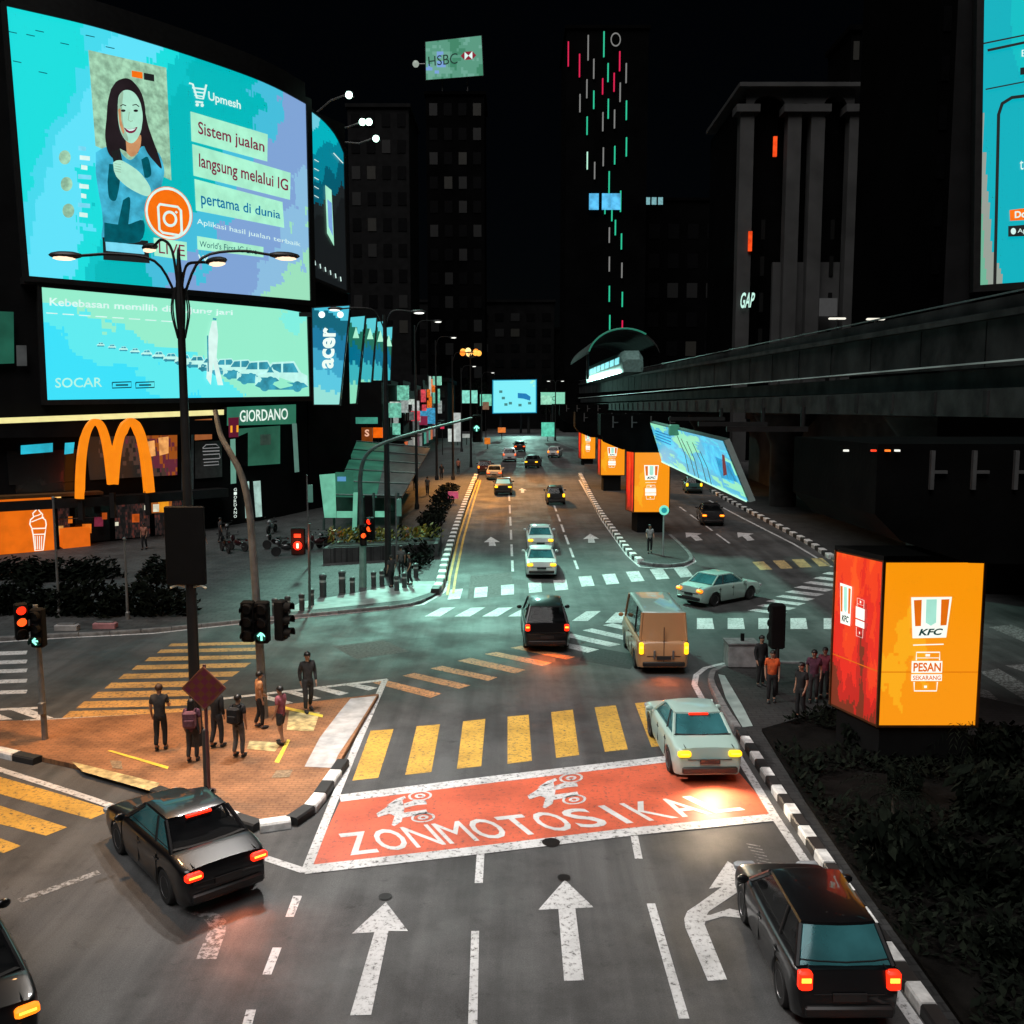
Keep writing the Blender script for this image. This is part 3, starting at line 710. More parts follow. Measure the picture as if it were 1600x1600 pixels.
pic('nose_picture', g_mid, d1, lines=[(zz([(556,510),(551,545),(562,552),(572,548)]), 1.3)], off=.66)
pic('hair_lock_picture', g_hair, d1, polys=[sm2([(606,470),(624,500),(640,570),(664,640),(686,700),(700,760),(668,730),(636,690),(616,640),(610,590),(618,530)]), sm2([(504,520),(510,600),(516,660),(506,720),(470,700),(454,640),(470,560)])], off=.662)
pic('base_picture', g_black, d1, polys=[zz([(442,1065),(640,1080),(648,1180),(446,1165)])], off=.639)
pic('arm_picture', g_skin, d1, polys=[sm2([(486,734),(506,724),(534,730),(600,775),(645,835),(650,870),(628,882),(560,850),(508,806),(490,770)])], off=.668)
pic('finger_picture', g_mid, d1, lines=[(zz([(492,738+i*11),(520,744+i*11)]), 1.0) for i in range(4)], off=.672)
pic('phone_picture', g_black, d1, polys=[zz([(478,684),(516,676),(528,735),(490,742)])], off=.666)
pic('caption_bar', g_sky, d1, quads=[zz([(455,1085),(620,1100),(624,1140),(458,1125)])], off=.645)
lg = pic('round_logo', g_or, d1, rings=[(Z(730,958), 106/2.857, 118/2.857, 1, 32, .12)], off=.66)
pic('logo_ring', g_white, d1, rings=[(Z(730,958), 103/2.857, 115/2.857, .10, 32, .12), (Z(736,983), 32/2.857, 36/2.857, .33, 24, .12)], off=.675,
    lines=[(zz([(690,918),(770,930),(784,946),(788,1040),(776,1056),(704,1044),(690,1030),(684,930),(692,918)]), 3.6), (zz([(760,950),(768,957)]), 3)])
pic('caption_panel', g_mint, d1, quads=[zz([(664,1066),(810,1086),(812,1168),(668,1146)])], off=.67)
letters('LIVE', zz([(686,1085),(800,1100),(802,1150),(688,1135)]), g_red, d1, .69)
pic('cart_logo', g_white, d1, lines=[(zz([(822,380),(838,384),(856,445),(884,450),(898,386)]), 3), (zz([(836,400),(898,408)]), 2.6), (zz([(842,418),(894,424)]), 2.2), (zz([(846,434),(888,440)]), 2), (zz([(850,462),(884,466)]), 3)], rings=[(Z(858,476), 2.6, 2.6), (Z(880,478), 2.6, 2.6)], off=.61)
letters('Upmesh', zz([(906,415),(1050,458),(1050,506),(908,466)]), g_white, d1, .61, bold=.02)
for q, tx, tq_, m in (([(828,505),(1168,605),(1166,726),(833,637)], 'Sistem jualan', [(860,548),(1152,635),(1152,700),(862,622)], g_red),
                      ([(836,650),(1268,775),(1265,895),(842,790)], 'langsung melalui IG', [(864,690),(1255,805),(1255,872),(866,770)], g_red),
                      ([(846,805),(1232,905),(1240,1020),(853,945)], 'pertama di dunia', [(872,860),(1222,945),(1222,992),(876,935)], g_blue)):
    p_ = pic('caption_panel', g_mint, d1, quads=[zz(q)], off=.6); letters(tx, zz(tq_), m, d1, .63, bold=.012)
letters('Aplikasi hasil jualan terbaik', zz([(856,980),(1312,1084),(1312,1108),(858,1012)]), g_white, d1, .61)
pic('caption_panel', g_mint, d1, quads=[zz([(858,1058),(1150,1106),(1150,1152),(860,1118)])], off=.6); letters("World's First IG Live", zz([(868,1078),(1120,1112),(1120,1140),(868,1106)]), g_dark, d1, .63)
letters('We', zz([(862,1140),(926,1150),(926,1180),(862,1170)]), g_white, d1, .61, bold=.02)
for i in range(3): pic('chat_portrait', g_card, d1, rings=[(Z(280+8*i, 712+118*i), 9, 11)], off=.61)
for i in range(8): pic('chat_line', g_white if i % 3 else g_sky, d1, quads=[zz([(338+(i % 3)*6, 660+i*42), (372+(i*17 % 28), 665+i*42), (372+(i*17 % 28), 684+i*42), (338+(i % 3)*6, 680+i*42)])], off=.61)
for x, y in ((30,155),(110,168),(260,205),(455,220),(50,285),(165,333),(150,150),(370,170)): pic('screen_mark', g_dark, d1, lines=[(zz([(x, y), (x+38, y+8)]), 1.4)], off=.6)

# ---- lower screen with rows of cars
W = lambda x, y: (x/2.857, 420+y/2.857)
def ww(pts): return [W(*p) for p in pts]
m_s2 = screen_mat('lower_screen_picture', [(0, (60,225,250)), (.22, (95,235,240)), (.36, (150,238,205)), (.78, (130,240,225)), (.9, (60,222,250))], (80, 36), .45, .42, 2.5, .5)
s2, d2 = screen_shell('video_screen', 'long lower screen with a pale row of cars pictured on it', [(63,450),(472,487),(476,619),(72,625)], .42, m_s2, nu=18)
letters('Kebebasan memilih di hujung jari', ww([(215,132),(1020,186),(1020,216),(215,178)]), g_white, d2, .5, bold=.018)
pic('small_print', g_white, d2, lines=[(ww([(200+i*72, 200+i*5), (250+i*72, 203+i*5)]), 1.6) for i in range(8)], off=.5)
gc1 = glow('screen_car_blue', 56, 150, 172, var=.7, scale=1); gc2 = glow('screen_car_body', 190, 245, 235)
for i in range(14):
    t = 1-(i/13)**.8; x = 436+(1215-436)*t; y = 342+(492-342)*t; s = .2+1.12*t*t+.1*t
    car_ = [(-70,20),(-68,-10),(-40,-18),(-18,-52),(50,-56),(72,-20),(92,-10),(94,22)]
    pic('car_picture', gc2, d2, polys=[ww([(x+a*s, y+b*s) for a, b in car_])], off=.5+.004*(13-i))
    pic('car_picture_detail', gc1, d2, polys=[ww([(x+a*s, y+b*s) for a, b in p]) for p in ([(-34,-20),(-16,-46),(10,-48),(10,-20)], [(16,-20),(16,-48),(48,-50),(64,-20)], [(-70,22),(-60,10),(80,12),(94,24),(60,34),(-40,34)])], rings=[(W(x-40*s, y+22*s), 15*s/2.857, 17*s/2.857, .7), (W(x+60*s, y+24*s), 15*s/2.857, 17*s/2.857, .7)], off=.502+.004*(13-i))
pic('person_picture', g_white, d2, polys=[ww([(925,235),(945,235),(952,300),(945,400),(975,520),(950,520),(930,420),(920,520),(900,490),(910,300)])], off=.58)
pic('person_shade_picture', gc1, d2, lines=[(ww([(905,300),(908,460)]), 2.2), (ww([(928,225),(944,228)]), 3)], off=.59)
letters('SOCAR', ww([(240,488),(446,486),(446,528),(240,532)]), glow('screen_pale_white', 176, 240, 225), d2, .5, bold=.01)
for x in (489, 591): pic('store_badge', glow('screen_badge', 12, 70, 84), d2, lines=[(ww([(x,508),(x+82,505),(x+82,530),(x,533),(x,508)]), 1.8), (ww([(x+14,520),(x+68,519)]), 2.6)], off=.5)

# ---- side screen, going away round the corner
SS = Flat(crv_fn([crv[-1]+Vector((-.2, -.4)), side_end]))
m_s3 = screen_mat('side_screen_picture', [(0, (20,24,26)), (.34, (28,34,36)), (.42, (0,90,110)), (.55, (0,130,150)), (.72, (0,178,190)), (.86, (110,205,225))], (40, 70), -.2, 1.0, 3, .3)
s3, d3 = screen_shell('video_screen', 'dim narrow screen turning the corner beside the huge cyan screen', [(474,170),(532,240),(537,455),(486,434)], .3, m_s3, nu=8, top=[(474,170),(500,190),(520,214),(532,240)], fr=.25, surf=SS)
pic('poster_picture', g_mint, d3, polys=[[(502,290),(512,298),(516,385),(505,365)]], off=.4, surf=SS)
pic('poster_picture', glow('screen_periwinkle', 125, 165, 220), d3, polys=[[(505,312),(512,318),(514,370),(507,355)]], off=.42, surf=SS)
pic('small_print', g_white, d3, lines=[([(486+i*8, 408+i*5), (487+i*8, 415+i*5)], 1.6) for i in range(6)] + [([(485,250+i*14),(492,254+i*14)], 1.2) for i in range(5)] + [([(515,240),(530,256)], 1.5)], off=.4, surf=SS)

# ---- shopfront level
M_LSTRIP = glow('warm_light_strip', 214, 205, 140, 1.3); M_LSTRIP2 = glow('orange_light_strip', 205, 120, 60)
fas = thing('shop_fascia', 'dark shop fascia under the lower screen with a thin pale light strip', 'shopfront', (-26, 60, 6))
mb = MB(); FS.quad(mb, [(-60,655),(340,640),(340,648),(-60,664)], .75, 12); mb.build('light_strip', M_LSTRIP, fas, True, smooth=False)
mb = MB(); curve_wall(mb, sub_curve(-80, 336, 640), 7.6, 8.6, .003, .68); mb.build('fascia_band', M_WALL2, fas, True)
mb = MB(); curve_wall(mb, sub_curve(-80, 336, 640), 3.15, 3.75, .003, 1.3); mb.build('canopy', M_FRAME, fas, True)
m_int = screen_mat('warm_shop_interior', [(0, (26,24,22)), (.30, (70,48,40)), (.42, (96,34,50)), (.52, (150,74,16)), (.66, (120,52,20)), (.78, (220,120,40))], (26, 10), .5, .2, 6, .9)
m_gnd = screen_mat('ground_shop_interior', [(0, (20,18,18)), (.40, (46,32,30)), (.52, (84,40,34)), (.62, (30,26,26)), (.70, (170,88,30)), (.80, (90,40,56)), (.9, (235,190,120))], (34, 14), 0, 0, 7, 1.5, base=.42)
for q in ([(132,682),(276,678),(276,742),(140,750)],):
    mb = MB(); FS.quad(mb, q, .08, 4); mb.build('window', m_int, fas, True, smooth=False)
for q in ([(10,705),(118,702),(118,752),(14,758)], [(24,757),(118,753),(118,785),(26,790)]):
    mb = MB(); FS.quad(mb, q, .06, 4); mb.build('window', M_GLASSD, fas, True, smooth=False)
for q in ([(32,696),(82,692),(82,706),(32,710)], [(101,692),(116,691),(114,708),(100,710)]):
    mb = MB(); FS.quad(mb, q, .1, 2); mb.build('lit_panel', glow('teal_lit_panel', 40, 180, 205, var=.5, scale=1), fas, True, smooth=False)
for q in ([(228,690),(240,688),(242,712),(230,714)], [(246,684),(262,682),(262,708),(248,712)]):
    mb = MB(); FS.quad(mb, q, .12, 2); mb.build('lit_poster', glow('warm_poster', 238, 160, 90, var=.8, scale=2), fas, True, smooth=False)
for x in (128, 282, 297): 
    mb = MB(); FS.quad(mb, [(x,668),(x+4,668),(x+4,790),(x,791)], .14, 1); mb.build('mullion', M_STEEL, fas, True, smooth=False)
for q, n_ in (([(230,776),(268,775),(266,800),(232,802)], 'lit_poster'), ([(245,775),(262,775),(262,800),(247,800)], 'lit_poster')):
    mb = MB(); FS.quad(mb, q, .12 if n_ == 'lit_poster' and q[0][0] == 230 else .14, 2); mb.build(n_, glow('menu_'+str(q[0][0]), 150 if q[0][0] == 230 else 240, 82 if q[0][0] == 230 else 150, 30, var=.7, scale=1.5), fas, True, smooth=False)
for i in range(6):
    q = [(-70+i*62, 800-i*4), (-16+i*62, 797-i*4), (-14+i*62, 862-i*6), (-68+i*62, 866-i*6)]
    mb = MB(); FS.quad(mb, q, .06, 2); mb.build('shop_window', (m_gnd if i in (2, 4, 5) else M_GLASSD), fas, True, smooth=False)
rs = random.Random(4)
for i in range(16):
    x = -10+i*19+rs.uniform(-5, 5); y = 806+rs.uniform(-14, 26)-i*.9; w_, h_ = rs.uniform(5, 15), rs.uniform(5, 16); c = rs.choice([(220,112,30),(196,84,24),(236,170,90),(150,62,40),(120,40,60),(236,226,200),(200,140,60)])
    if 275 < x < 300: continue
    mb = MB(); FS.quad(mb, [(x,y),(x+w_,y-.4),(x+w_,y+h_),(x,y+h_+.3)], .09+.012*i, 1); mb.build('menu_board', glow('menu_board_%d' % i, *c, .85, .7, 2), fas, True, smooth=False)
for x in (8, 60, 205, 262):
    mb = MB(); FS.quad(mb, [(x,776),(x+34,775),(x+34,779),(x,780)], .3, 2); mb.build('strip_lamp', glow('strip_warm', 255, 190, 110, 1.6), fas, True, smooth=False)
for q, c in (([(-30,486),(20,488),(21,568),(-30,570)], (30,88,70)), ([(24,540),(40,540),(41,572),(25,572)], (64,66,66))):
    mb = MB(); FS.quad(mb, q, .3, 2); mb.build('side_panel', glow('left_panel_%d' % c[0], *c, .8, .6, .6), fas, True, smooth=False)
# burger line drawing on the grey panel
pn = pic('wall_panel', mat('grey_wall_panel', (.09, .09, .09), .6), fas, quads=[[(303,690),(345,688),(346,745),(304,748)]], off=.1)
pic('burger_drawing', glow('drawing_line', 130, 130, 130), fas, lines=[(ww([(900,800),(915,785),(960,783),(975,798),(900,802)]), 1.2), (ww([(900,815),(975,812)]), 1.6), (ww([(902,830),(975,826),(978,845)]), 1.4), (ww([(902,850),(976,846)]), 1.4), (ww([(905,864),(970,860),(972,874),(905,878)]), 1.2)], off=.13)
pic('wall_panel', glow('orange_wall_glow', 150, 85, 45), fas, quads=[[(303,656),(330,654),(330,686),(303,688)]], off=.1)

# ---- the double-arch sign
def arch_sign():
    base = PZ(177, 775, 3.9); cpt = FS.fn(177, 720, 1.6)
    t = thing('arch_sign', 'large orange double arch letter sign standing before the shop windows', 'sign', (cpt.x, cpt.y, 3.9))
    MO_ = glow('arch_orange', 246, 134, 16, 1.0, .12)
    q = [(126,777),(127,740),(130,705),(137,675),(148,660),(158,665),(166,685),(172,715),(177,755)]
    half = [Vector(p) for p in q]
    right = [Vector((177, 755)), Vector((181,715)), Vector((187,685)), Vector((196,664)), Vector((206,659)), Vector((217,676)), Vector((225,706)), Vector((230,740)), Vector((233,768))]
    pl = lambda a, b_, o=0: FS.fn((a-126)*.925+115, b_-1, 1.75+o)
    for path in (half, right):
        sm = smooth_path(path, 5); N = len(sm); mb = MB()
        for i in range(N-1):
            def pr(k):
                p = sm[k]; d = (sm[min(k+1, N-1)]-sm[max(k-1, 0)]).normalized(); n_ = Vector((-d.y, d.x))
                top = abs(d.x); wd = 6.6-2.2*top
                return p+n_*wd, p-n_*wd
            a0, a1 = pr(i); b0, b1 = pr(i+1)
            vs = [pl(*p, o) for o in (.25, -.25) for p in (a0, b0, b1, a1)]
            mb.add(vs, [(0,1,2,3), (7,6,5,4), (0,4,5,1), (3,2,6,7)] + ([(0,3,7,4)] if i == 0 else []) + ([(1,5,6,2)] if i == N-2 else []))
        mb.build('arch', MO_, t, True, ang=50)
    mb = MB()
    for x in (128, 178, 231):
        p = pl(x, 772, 0); mb.box((p.x, p.y, 3.2), (.3, .3, 1.6))
    mb.build('bracket', M_FRAME, t, True)
arch_sign()

# ---- ice-cream kiosk
def kiosk():
    c = G(70, 866); t = thing('kiosk', 'orange dessert kiosk with an ice cream cone drawing beside the plaza', 'kiosk', (c.x, c.y, zg(c.y)+.13))
    MK = glow('kiosk_orange', 228, 106, 16, .95, .25, 1.2)
    p0, p1 = G(-10, 872), G(86, 862); d = (p1-p0); d.z = 0; L = d.length; d.normalize(); n_ = Vector((d.y, -d.x, 0))
    z0 = zg(c.y)+.13
    def blk(name, a, b, zl, zh, m, o0=0, o1=-2.2, bev=None):
        A, B = p0+d*a, p0+d*b; mb = MB()
        poly = [A+n_*o0, B+n_*o0, B+n_*o1, A+n_*o1]; mb.prism([(p.x, p.y) for p in poly], z0+zl, z0+zh); return mb.build(name, m, t, True)
    blk('front_panel', 0, L, 0, 3.35, MK); blk('roof', -.1, L+3.0, 3.36, 3.55, mat('kiosk_roof', (.12, .05, .01), .6), .15, -2.4)
    blk('counter', L+.5, L+2.1, 0, 1.25, glow('kiosk_counter', 220, 100, 18, .95)); blk('back_wall', L+.3, L+3.0, 1.26, 3.3, m_int, -1.4, -2.2)
    blk('end_post', L+.06, L+.28, 0, 3.3, M_BLACK, .02, -.3)
    fn = plane_fn(p0+n_*.03, n_); S = Flat(fn)
    gl = glow('kiosk_white_line', 245, 240, 225, 1.1)
    pic('cone_drawing', gl, t, lines=[(ww([(142,1160),(205,1158),(200,1185),(192,1255),(156,1258),(148,1188),(142,1160)]), 1.9), (ww([(148,1186),(202,1184)]), 1.6)]+[(ww([(156+i*10,1192),(160+i*8,1252)]), 1.3) for i in range(4)]
        + [(ww([(142,1158),(133,1140),(136,1120),(150,1108),(146,1092),(160,1078),(168,1068),(176,1082),(190,1096),(188,1110),(203,1122),(206,1142),(203,1158)]), 1.9), (ww([(140,1130),(170,1118),(196,1108)]), 1.5), (ww([(150,1106),(170,1100),(186,1092)]), 1.4)], off=.02, surf=S)
    for i in range(7):
        mb = MB(); A = p0+d*(L+.45+i*.33)-n_*1.2; mb.lathe([(.0,0),(.09,.02),(.10,.3),(.05,.42),(.05,.5),(0,.52)], (A.x, A.y, z0+1.9+.25*(i % 2)), 8)
        mb.build('cup', glow('cup_'+str(i % 3), *[(235,225,205),(200,190,150),(120,110,110)][i % 3]), t, True)
    blk('shelf', L+.4, L+2.8, 1.8, 1.86, M_STEEL, -.9, -1.38)
kiosk()

# ---- green-lit shop portal
def portal():
    c = FS.fn(400, 760, .6); t = thing('shop_portal', 'green lit shop portal with a name band over a display window', 'shopfront', (c.x, c.y, 3.5))
    MG = glow('portal_green', 46, 112, 88, .9, .3, .8); q = lambda *p: ww(p)
    pic('name_band', MG, t, quads=[q((985,618),(1285,605),(1285,692),(985,700))], off=.75)
    pic('jamb', glow('portal_jamb', 92, 130, 118, .8), t, quads=[q((1268,690),(1288,690),(1300,905),(1280,908))], off=.75)
    pic('jamb', glow('portal_jamb2', 110, 165, 145, .8), t, quads=[q((1000,760),(1022,758),(1026,955),(1002,958))], off=.75)
    pic('display_window', glow('portal_display', 44, 96, 76, .8, .6, .5), t, quads=[q((1040,715),(1245,700),(1245,870),(1100,880))], off=.12)
    pic('poster', glow('portal_poster', 60, 80, 70, .6, .6), t, quads=[q((1155,740),(1202,738),(1202,785),(1155,788))], off=.16)
    pic('poster', M_GLASSD, t, quads=[q((1030,760),(1100,730),(1100,880),(1035,880))], off=.17)
    letters('GIORDANO', q((1040,632),(1248,622),(1248,672),(1040,684)), glow('sign_white', 225, 240, 230, 1.1), t, .8, bold=.01)
    mb = MB(); curve_wall(mb, sub_curve(345, 450, 640, 6), 9.0, 9.5, .1, .72); mb.build('lintel', M_FRAME, t, True)
    bd = pic('number_board', glow('maroon_board', 92, 20, 44, .9), t, quads=[q((985,665),(1032,662),(1030,750),(988,752))], off=.9)
    letters('11', q((993,700),(1028,698),(1028,728),(993,730)), glow('number_orange', 245, 160, 40), t, .95, bold=.03)
    for i, ch in enumerate('GIORDANO'):
        letters(ch, q((1027,978+i*17),(1040,977+i*17),(1040,990+i*17),(1027,991+i*17)), glow('sign_white', 225, 240, 230, 1.1), t, .45)
    pic('lit_column', glow('lit_column', 170, 205, 195, .8, .5), t, quads=[q((1078,950),(1100,948),(1104,1110),(1084,1112)), q((1118,948),(1150,945),(1158,1105),(1130,1108))], off=.3)
portal()

def vec(*pts): return [Vector(p) for p in pts]
# ---- slanted banner boxes along the side street
def banner(label, q, Y, yaw, m, extra=None):
    c = P(*bil(q, .5, .5), Y); n_ = Vector((math.sin(yaw), -math.cos(yaw), 0)); fn = plane_fn(c, n_); S = Flat(fn)
    t = thing('banner_box', label, 'banner', tuple(c), 0, 'tall lit banner boxes on the side facade')
    mb = MB(); S.quad(mb, q, .12, 2); f = mb.build('lit_face', m, t, True, smooth=False)
    mb = MB(); vs = [fn(*p, o) for o in (.1, -.35) for p in [q[0]+Vector((-2,-2)), q[1]+Vector((2,-2)), q[2]+Vector((2,2)), q[3]+Vector((-2,2))]]
    mb.add(vs, [(0,1,2,3), (7,6,5,4), (0,4,5,1), (1,5,6,2), (2,6,7,3), (3,7,4,0)]); mb.build('casing', M_FRAME, t, True, smooth=False)
    mb = MB(); a = fn(*bil(q, .5, 1.0), -.2); mb.box((a.x-1.2, a.y+.3, a.z-.5), (2.6, .3, .3)); mb.build('bracket', M_FRAME, t, True)
    return t, f, S
mb1 = screen_mat('banner_picture', [(0, (150,225,215)), (.16, (90,200,225)), (.32, (60,165,200)), (.5, (20,120,160)), (.7, (0,98,120)), (.86, (70,190,215))], (16, 40), .12, .9, 3, .25)
mb2 = screen_mat('banner_picture_two', [(0, (140,225,190)), (.25, (60,180,190)), (.45, (0,110,140)), (.62, (30,110,90)), (.8, (90,205,215))], (10, 40), .1, .9, 3, .35)
t, f, S = banner('widest blue lit banner box with white upright lettering', vec((488,482),(546,478),(530,632),(491,632)), 72, R(8), mb1)
mbx = MB(); 
for (u0, v0), (u1, v1) in [((0,0),(1,1))]: pass
# lettering turned upright: text runs from bottom to top
vs, fs, _ = text2d('acer', 0, .03)
q = vec((505,512),(526,512),(521,576),(503,576))
mbx.add([S.fn(*bil(q, 1-v, u), .16) for u, v in vs], fs); mbx.build('lettering', glow('sign_white', 225, 240, 230, 1.1), f, True, smooth=False)
for x in (503, 532):
    mbx = MB(); S.ring(mbx, (x, 492), 5, 5, .17); mbx.build('spot_lamp', glow('spot_white', 225, 255, 245, 1.6), f, True, smooth=False)
for lab, q, Y in (('second banner box, teal and white, just behind the widest one', vec((548,496),(570,494),(556,630),(532,632)), 84),
               ('third banner box in the slanted row, slim with dark teal top', vec((573,498),(588,497),(577,628),(561,629)), 98),
               ('fourth banner box in the slanted row, pale mint at its foot', vec((590,503),(602,502),(594,628),(581,628)), 108),
               ('last and thinnest banner box of the slanted row', vec((604,512),(613,511),(608,626),(598,627)), 118)):
    t, f, S = banner(lab, q, Y, R(8), mb2)
    a = bil(q, .5, .82); mbx = MB(); S.poly(mbx, [(a.x-5, a.y+9), (a.x, a.y-9), (a.x+5, a.y+9)], .16); mbx.build('triangle_mark', g_mint, f, True, smooth=False)
# ================================================================== RIGHT SIDE: LIT COLUMNS, VIADUCT, BUILDINGS
M_CONC = mat('dark_concrete', (.030, .030, .030), .9, var=.7, scale=.5, bump=.3, spec=.2)
M_CONC2 = mat('lighter_concrete', (.042, .044, .043), .85, var=.6, spec=.2, scale=.8, bump=.2)
def emblem(S, q, face, small=False, u0=0.0, u1=1.0, both=True, o=.03, dx2=None):
    """bucket-shaped badge over a phone badge, drawn in face coordinates taken from the photo crop"""
    wht = glow('badge_white', 245, 250, 238, 1.05, .05); dk = glow('badge_dark', 24, 60, 56); orr = glow('badge_orange', 226, 108, 14); tl = glow('badge_teal', 165, 225, 205)
    def C(x, y): 
        u = (x-475)/835; v = 1-(y-95)/1370
        return bil(q, u0+(u1-u0)*u, v)
    def C2(x, y): return C(x+(dx2[0] if dx2 else 0), y+(dx2[1] if dx2 else 0))
    pic('badge', wht, face, polys=[[C(713,392), C(1052,390), C(1015,725), C(735,730)]], off=o, surf=S)
    pic('badge_stripe', orr, face, polys=[[C(734,415), C(800,412), C(800,628), C(752,630)]], off=o+.012, surf=S)
    pic('badge_stripe', orr, face, polys=[[C(962,410), C(1030,408), C(1012,622), C(962,625)]], off=o+.012, surf=S)
    pic('badge_stripe', tl, face, polys=[[C(838,410), C(925,408), C(925,600), C(882,626), C(838,600)]], off=o+.012, surf=S)
    letters('KFC', [C(782,652), C(985,648), C(985,702), C(782,708)], dk, face, o+.014, S, shear=.25, bold=.035)
    k = .55*1.0
    if not dx2: pic('badge_line', wht, face, polys=[[C(742,782), C(996,775), C(996,784), C(742,791)]], off=o, surf=S)
    def rect(a, b, c, d): return [C2(a,b), C2(c,b), C2(c,d), C2(a,d)]
    px = (C(900, 0)-C(800, 0)).length/100
    pic('phone_badge', wht, face, polys=[rect(735,918,990,1015)], off=o, surf=S); pic('phone_badge', wht, face, polys=[rect(735,1027,990,1082)], off=o, surf=S)
    pic('phone_outline', wht, face, lines=[([C2(772,912), C2(772,846), C2(966,846), C2(966,912)], 10*px), ([C2(760,1090), C2(764,1164), C2(950,1164), C2(954,1090)], 10*px), ([C2(778,892), C2(960,892)], 6*px)], off=o, surf=S)
    pic('phone_outline', wht, face, polys=[rect(848,860,885,880)], off=o, surf=S); pic('phone_outline', wht, face, polys=[rect(845,1120,868,1140)], off=o, surf=S)
    if not small:
        letters('PESAN', rect(748,930,978,1004), orr, face, o+.014, S, bold=.03); letters('SEKARANG', rect(746,1036,980,1073), orr, face, o+.014, S, bold=.02)

def lit_column(label, qf, Yf, qback, group='orange lit column boxes along the median', small=True, depth=None, zfoot=None):
    qf = [Vector(p) for p in qf]
    fl = [P(*p, Yf) for p in qf]                      # TL TR BR BL on the front plane
    zt, zb = max(fl[0].z, fl[1].z), min(fl[2].z, fl[3].z); xl, xr = (fl[0].x+fl[3].x)/2, (fl[1].x+fl[2].x)/2
    if qback is not None:
        bk = PZ(*qback, zb); dx, dy = bk.x-xl, bk.y-Yf
    else: dx, dy = -.1, (xr-xl)
    cx, cy = (xl+xr)/2+dx/2, Yf+dy/2; z0 = zg(cy)+.14
    t = thing('lit_column', label, 'lit column', (cx, cy, z0), 0, group)
    A, B, C_, D = Vector((xl, Yf)), Vector((xr, Yf)), Vector((xr+dx, Yf+dy)), Vector((xl+dx, Yf+dy))
    cen = (A+B+C_+D)/4
    ins = lambda p, k: cen+(p-cen)*k
    mb = MB(); mb.prism([tuple(ins(p, .96)) for p in (A, B, C_, D)], zb+.02, zt-.02); mb.build('light_box', M_FRAME, t, True)
    def side(name, a, b, m):
        mb = MB(); vs = [(p.x, p.y, z) for z in (zb, zt) for p in (a, b)]; 
        mb.face([vs[0], vs[1], vs[3], vs[2]]); return mb.build(name, m, t, True, smooth=False)
    mo = screen_mat('column_front', [(0, (250,150,8)), (.62, (252,172,22)), (.72, (250,150,8))], (60, 60), .0, 0, 1.2, 1.4, base=.5) if 'column_front' not in MATS else MATS['column_front']
    mr = screen_mat('column_side_sheen', [(0, (120,40,10)), (.36, (196,24,10)), (.46, (232,34,12)), (.56, (244,60,10)), (.66, (255,84,16))], (60, 60), 0, .3, 2.2, .9, base=.36) if 'column_side_sheen' not in MATS else MATS['column_side_sheen']  # reflected light on the sides, fading downwards, put into the emission
    f = side('front_panel', A, B, MATS.get('column_front_fix', mo)); s = side('side_panel', D, A, mr); side('side_panel', B, C_, mr); side('back_panel', C_, D, mr)
    mb = MB(); mb.prism([tuple(ins(p, 1.02)) for p in (A, B, C_, D)], zt, zt+.12); mb.build('top_trim', M_BLACK, t, True)
    mb = MB(); mb.prism([tuple(ins(p, .9 if not small else .72)) for p in (A, B, C_, D)], z0-.3, zb); mb.build('pedestal', M_BLACK, t, True)
    mt = mat('light_box_trim', (.10, .035, .01), .45, .3)
    for a_ in (A, B, D):
        mb = MB(); mb.box((a_.x, a_.y, (zb+zt)/2), (.07, .07, zt-zb)); mb.build('corner_trim', mt, t, True, smooth=False)
    for zz_ in ((zb+.02, zt-.02) if small else (zb+.02, zb+(zt-zb)*.335, zt-.02)):
        mb = MB(); hh = .025 if not small and zb+.1 < zz_ < zt-.1 else .06
        vs = [(p.x, p.y, zz_+s*hh/2) for s in (-1, 1) for p in (ins(A, 1.004), ins(B, 1.004), ins(C_, 1.004), ins(D, 1.004))]; mb.add(vs, [(i, (i+1) % 4, 4+(i+1) % 4, 4+i) for i in range(4)]); mb.build('seam', mt if hh > .03 else glow('seam_glow', 214, 112, 8), t, True, smooth=False)
    S = Flat(plane_fn((A.x, A.y, zb), (0, -1, 0))); emblem(S, qf, f, small)
    return t, f, s, (A, B, C_, D, zt, zb)
col1, f1, sd1, geo = lit_column('big orange lit column on the right corner, nearest of its row', [(1380,877),(1537,876),(1528,1136),(1372,1136)], 23, (1297,1101), small=False)
A, B, C_, D, zt1, zb1 = geo
nrm = Vector((A.y-D.y, -(A.x-D.x), 0)); nrm = Vector((D.y-A.y, A.x-D.x, 0)); nrm = -nrm if nrm.x > 0 else nrm
S2 = Flat(plane_fn((A.x, A.y, zb1), nrm))
# badges on the side face, side by side
qs = [Vector((1298,850)), Vector((1380,878)), Vector((1372,1136)), Vector((1297,1101))]
emblem(S2, qs, sd1, True, u0=.04, u1=.61, dx2=(435, -380))
col2 = lit_column('orange lit column beyond the median tip, under the tilted billboard', [(990,706),(1047,707),(1046,800),(991,801)], 64, (978,797))
col3 = lit_column('orange lit column further up the median, second from the far end', [(938,686),(977,688),(976,742),(939,743)], 88, (934,741))
col4 = lit_column('orange lit column at the far end of the median row', [(907,664),(931,668),(930,717),(909,717)], 116, (904,716))

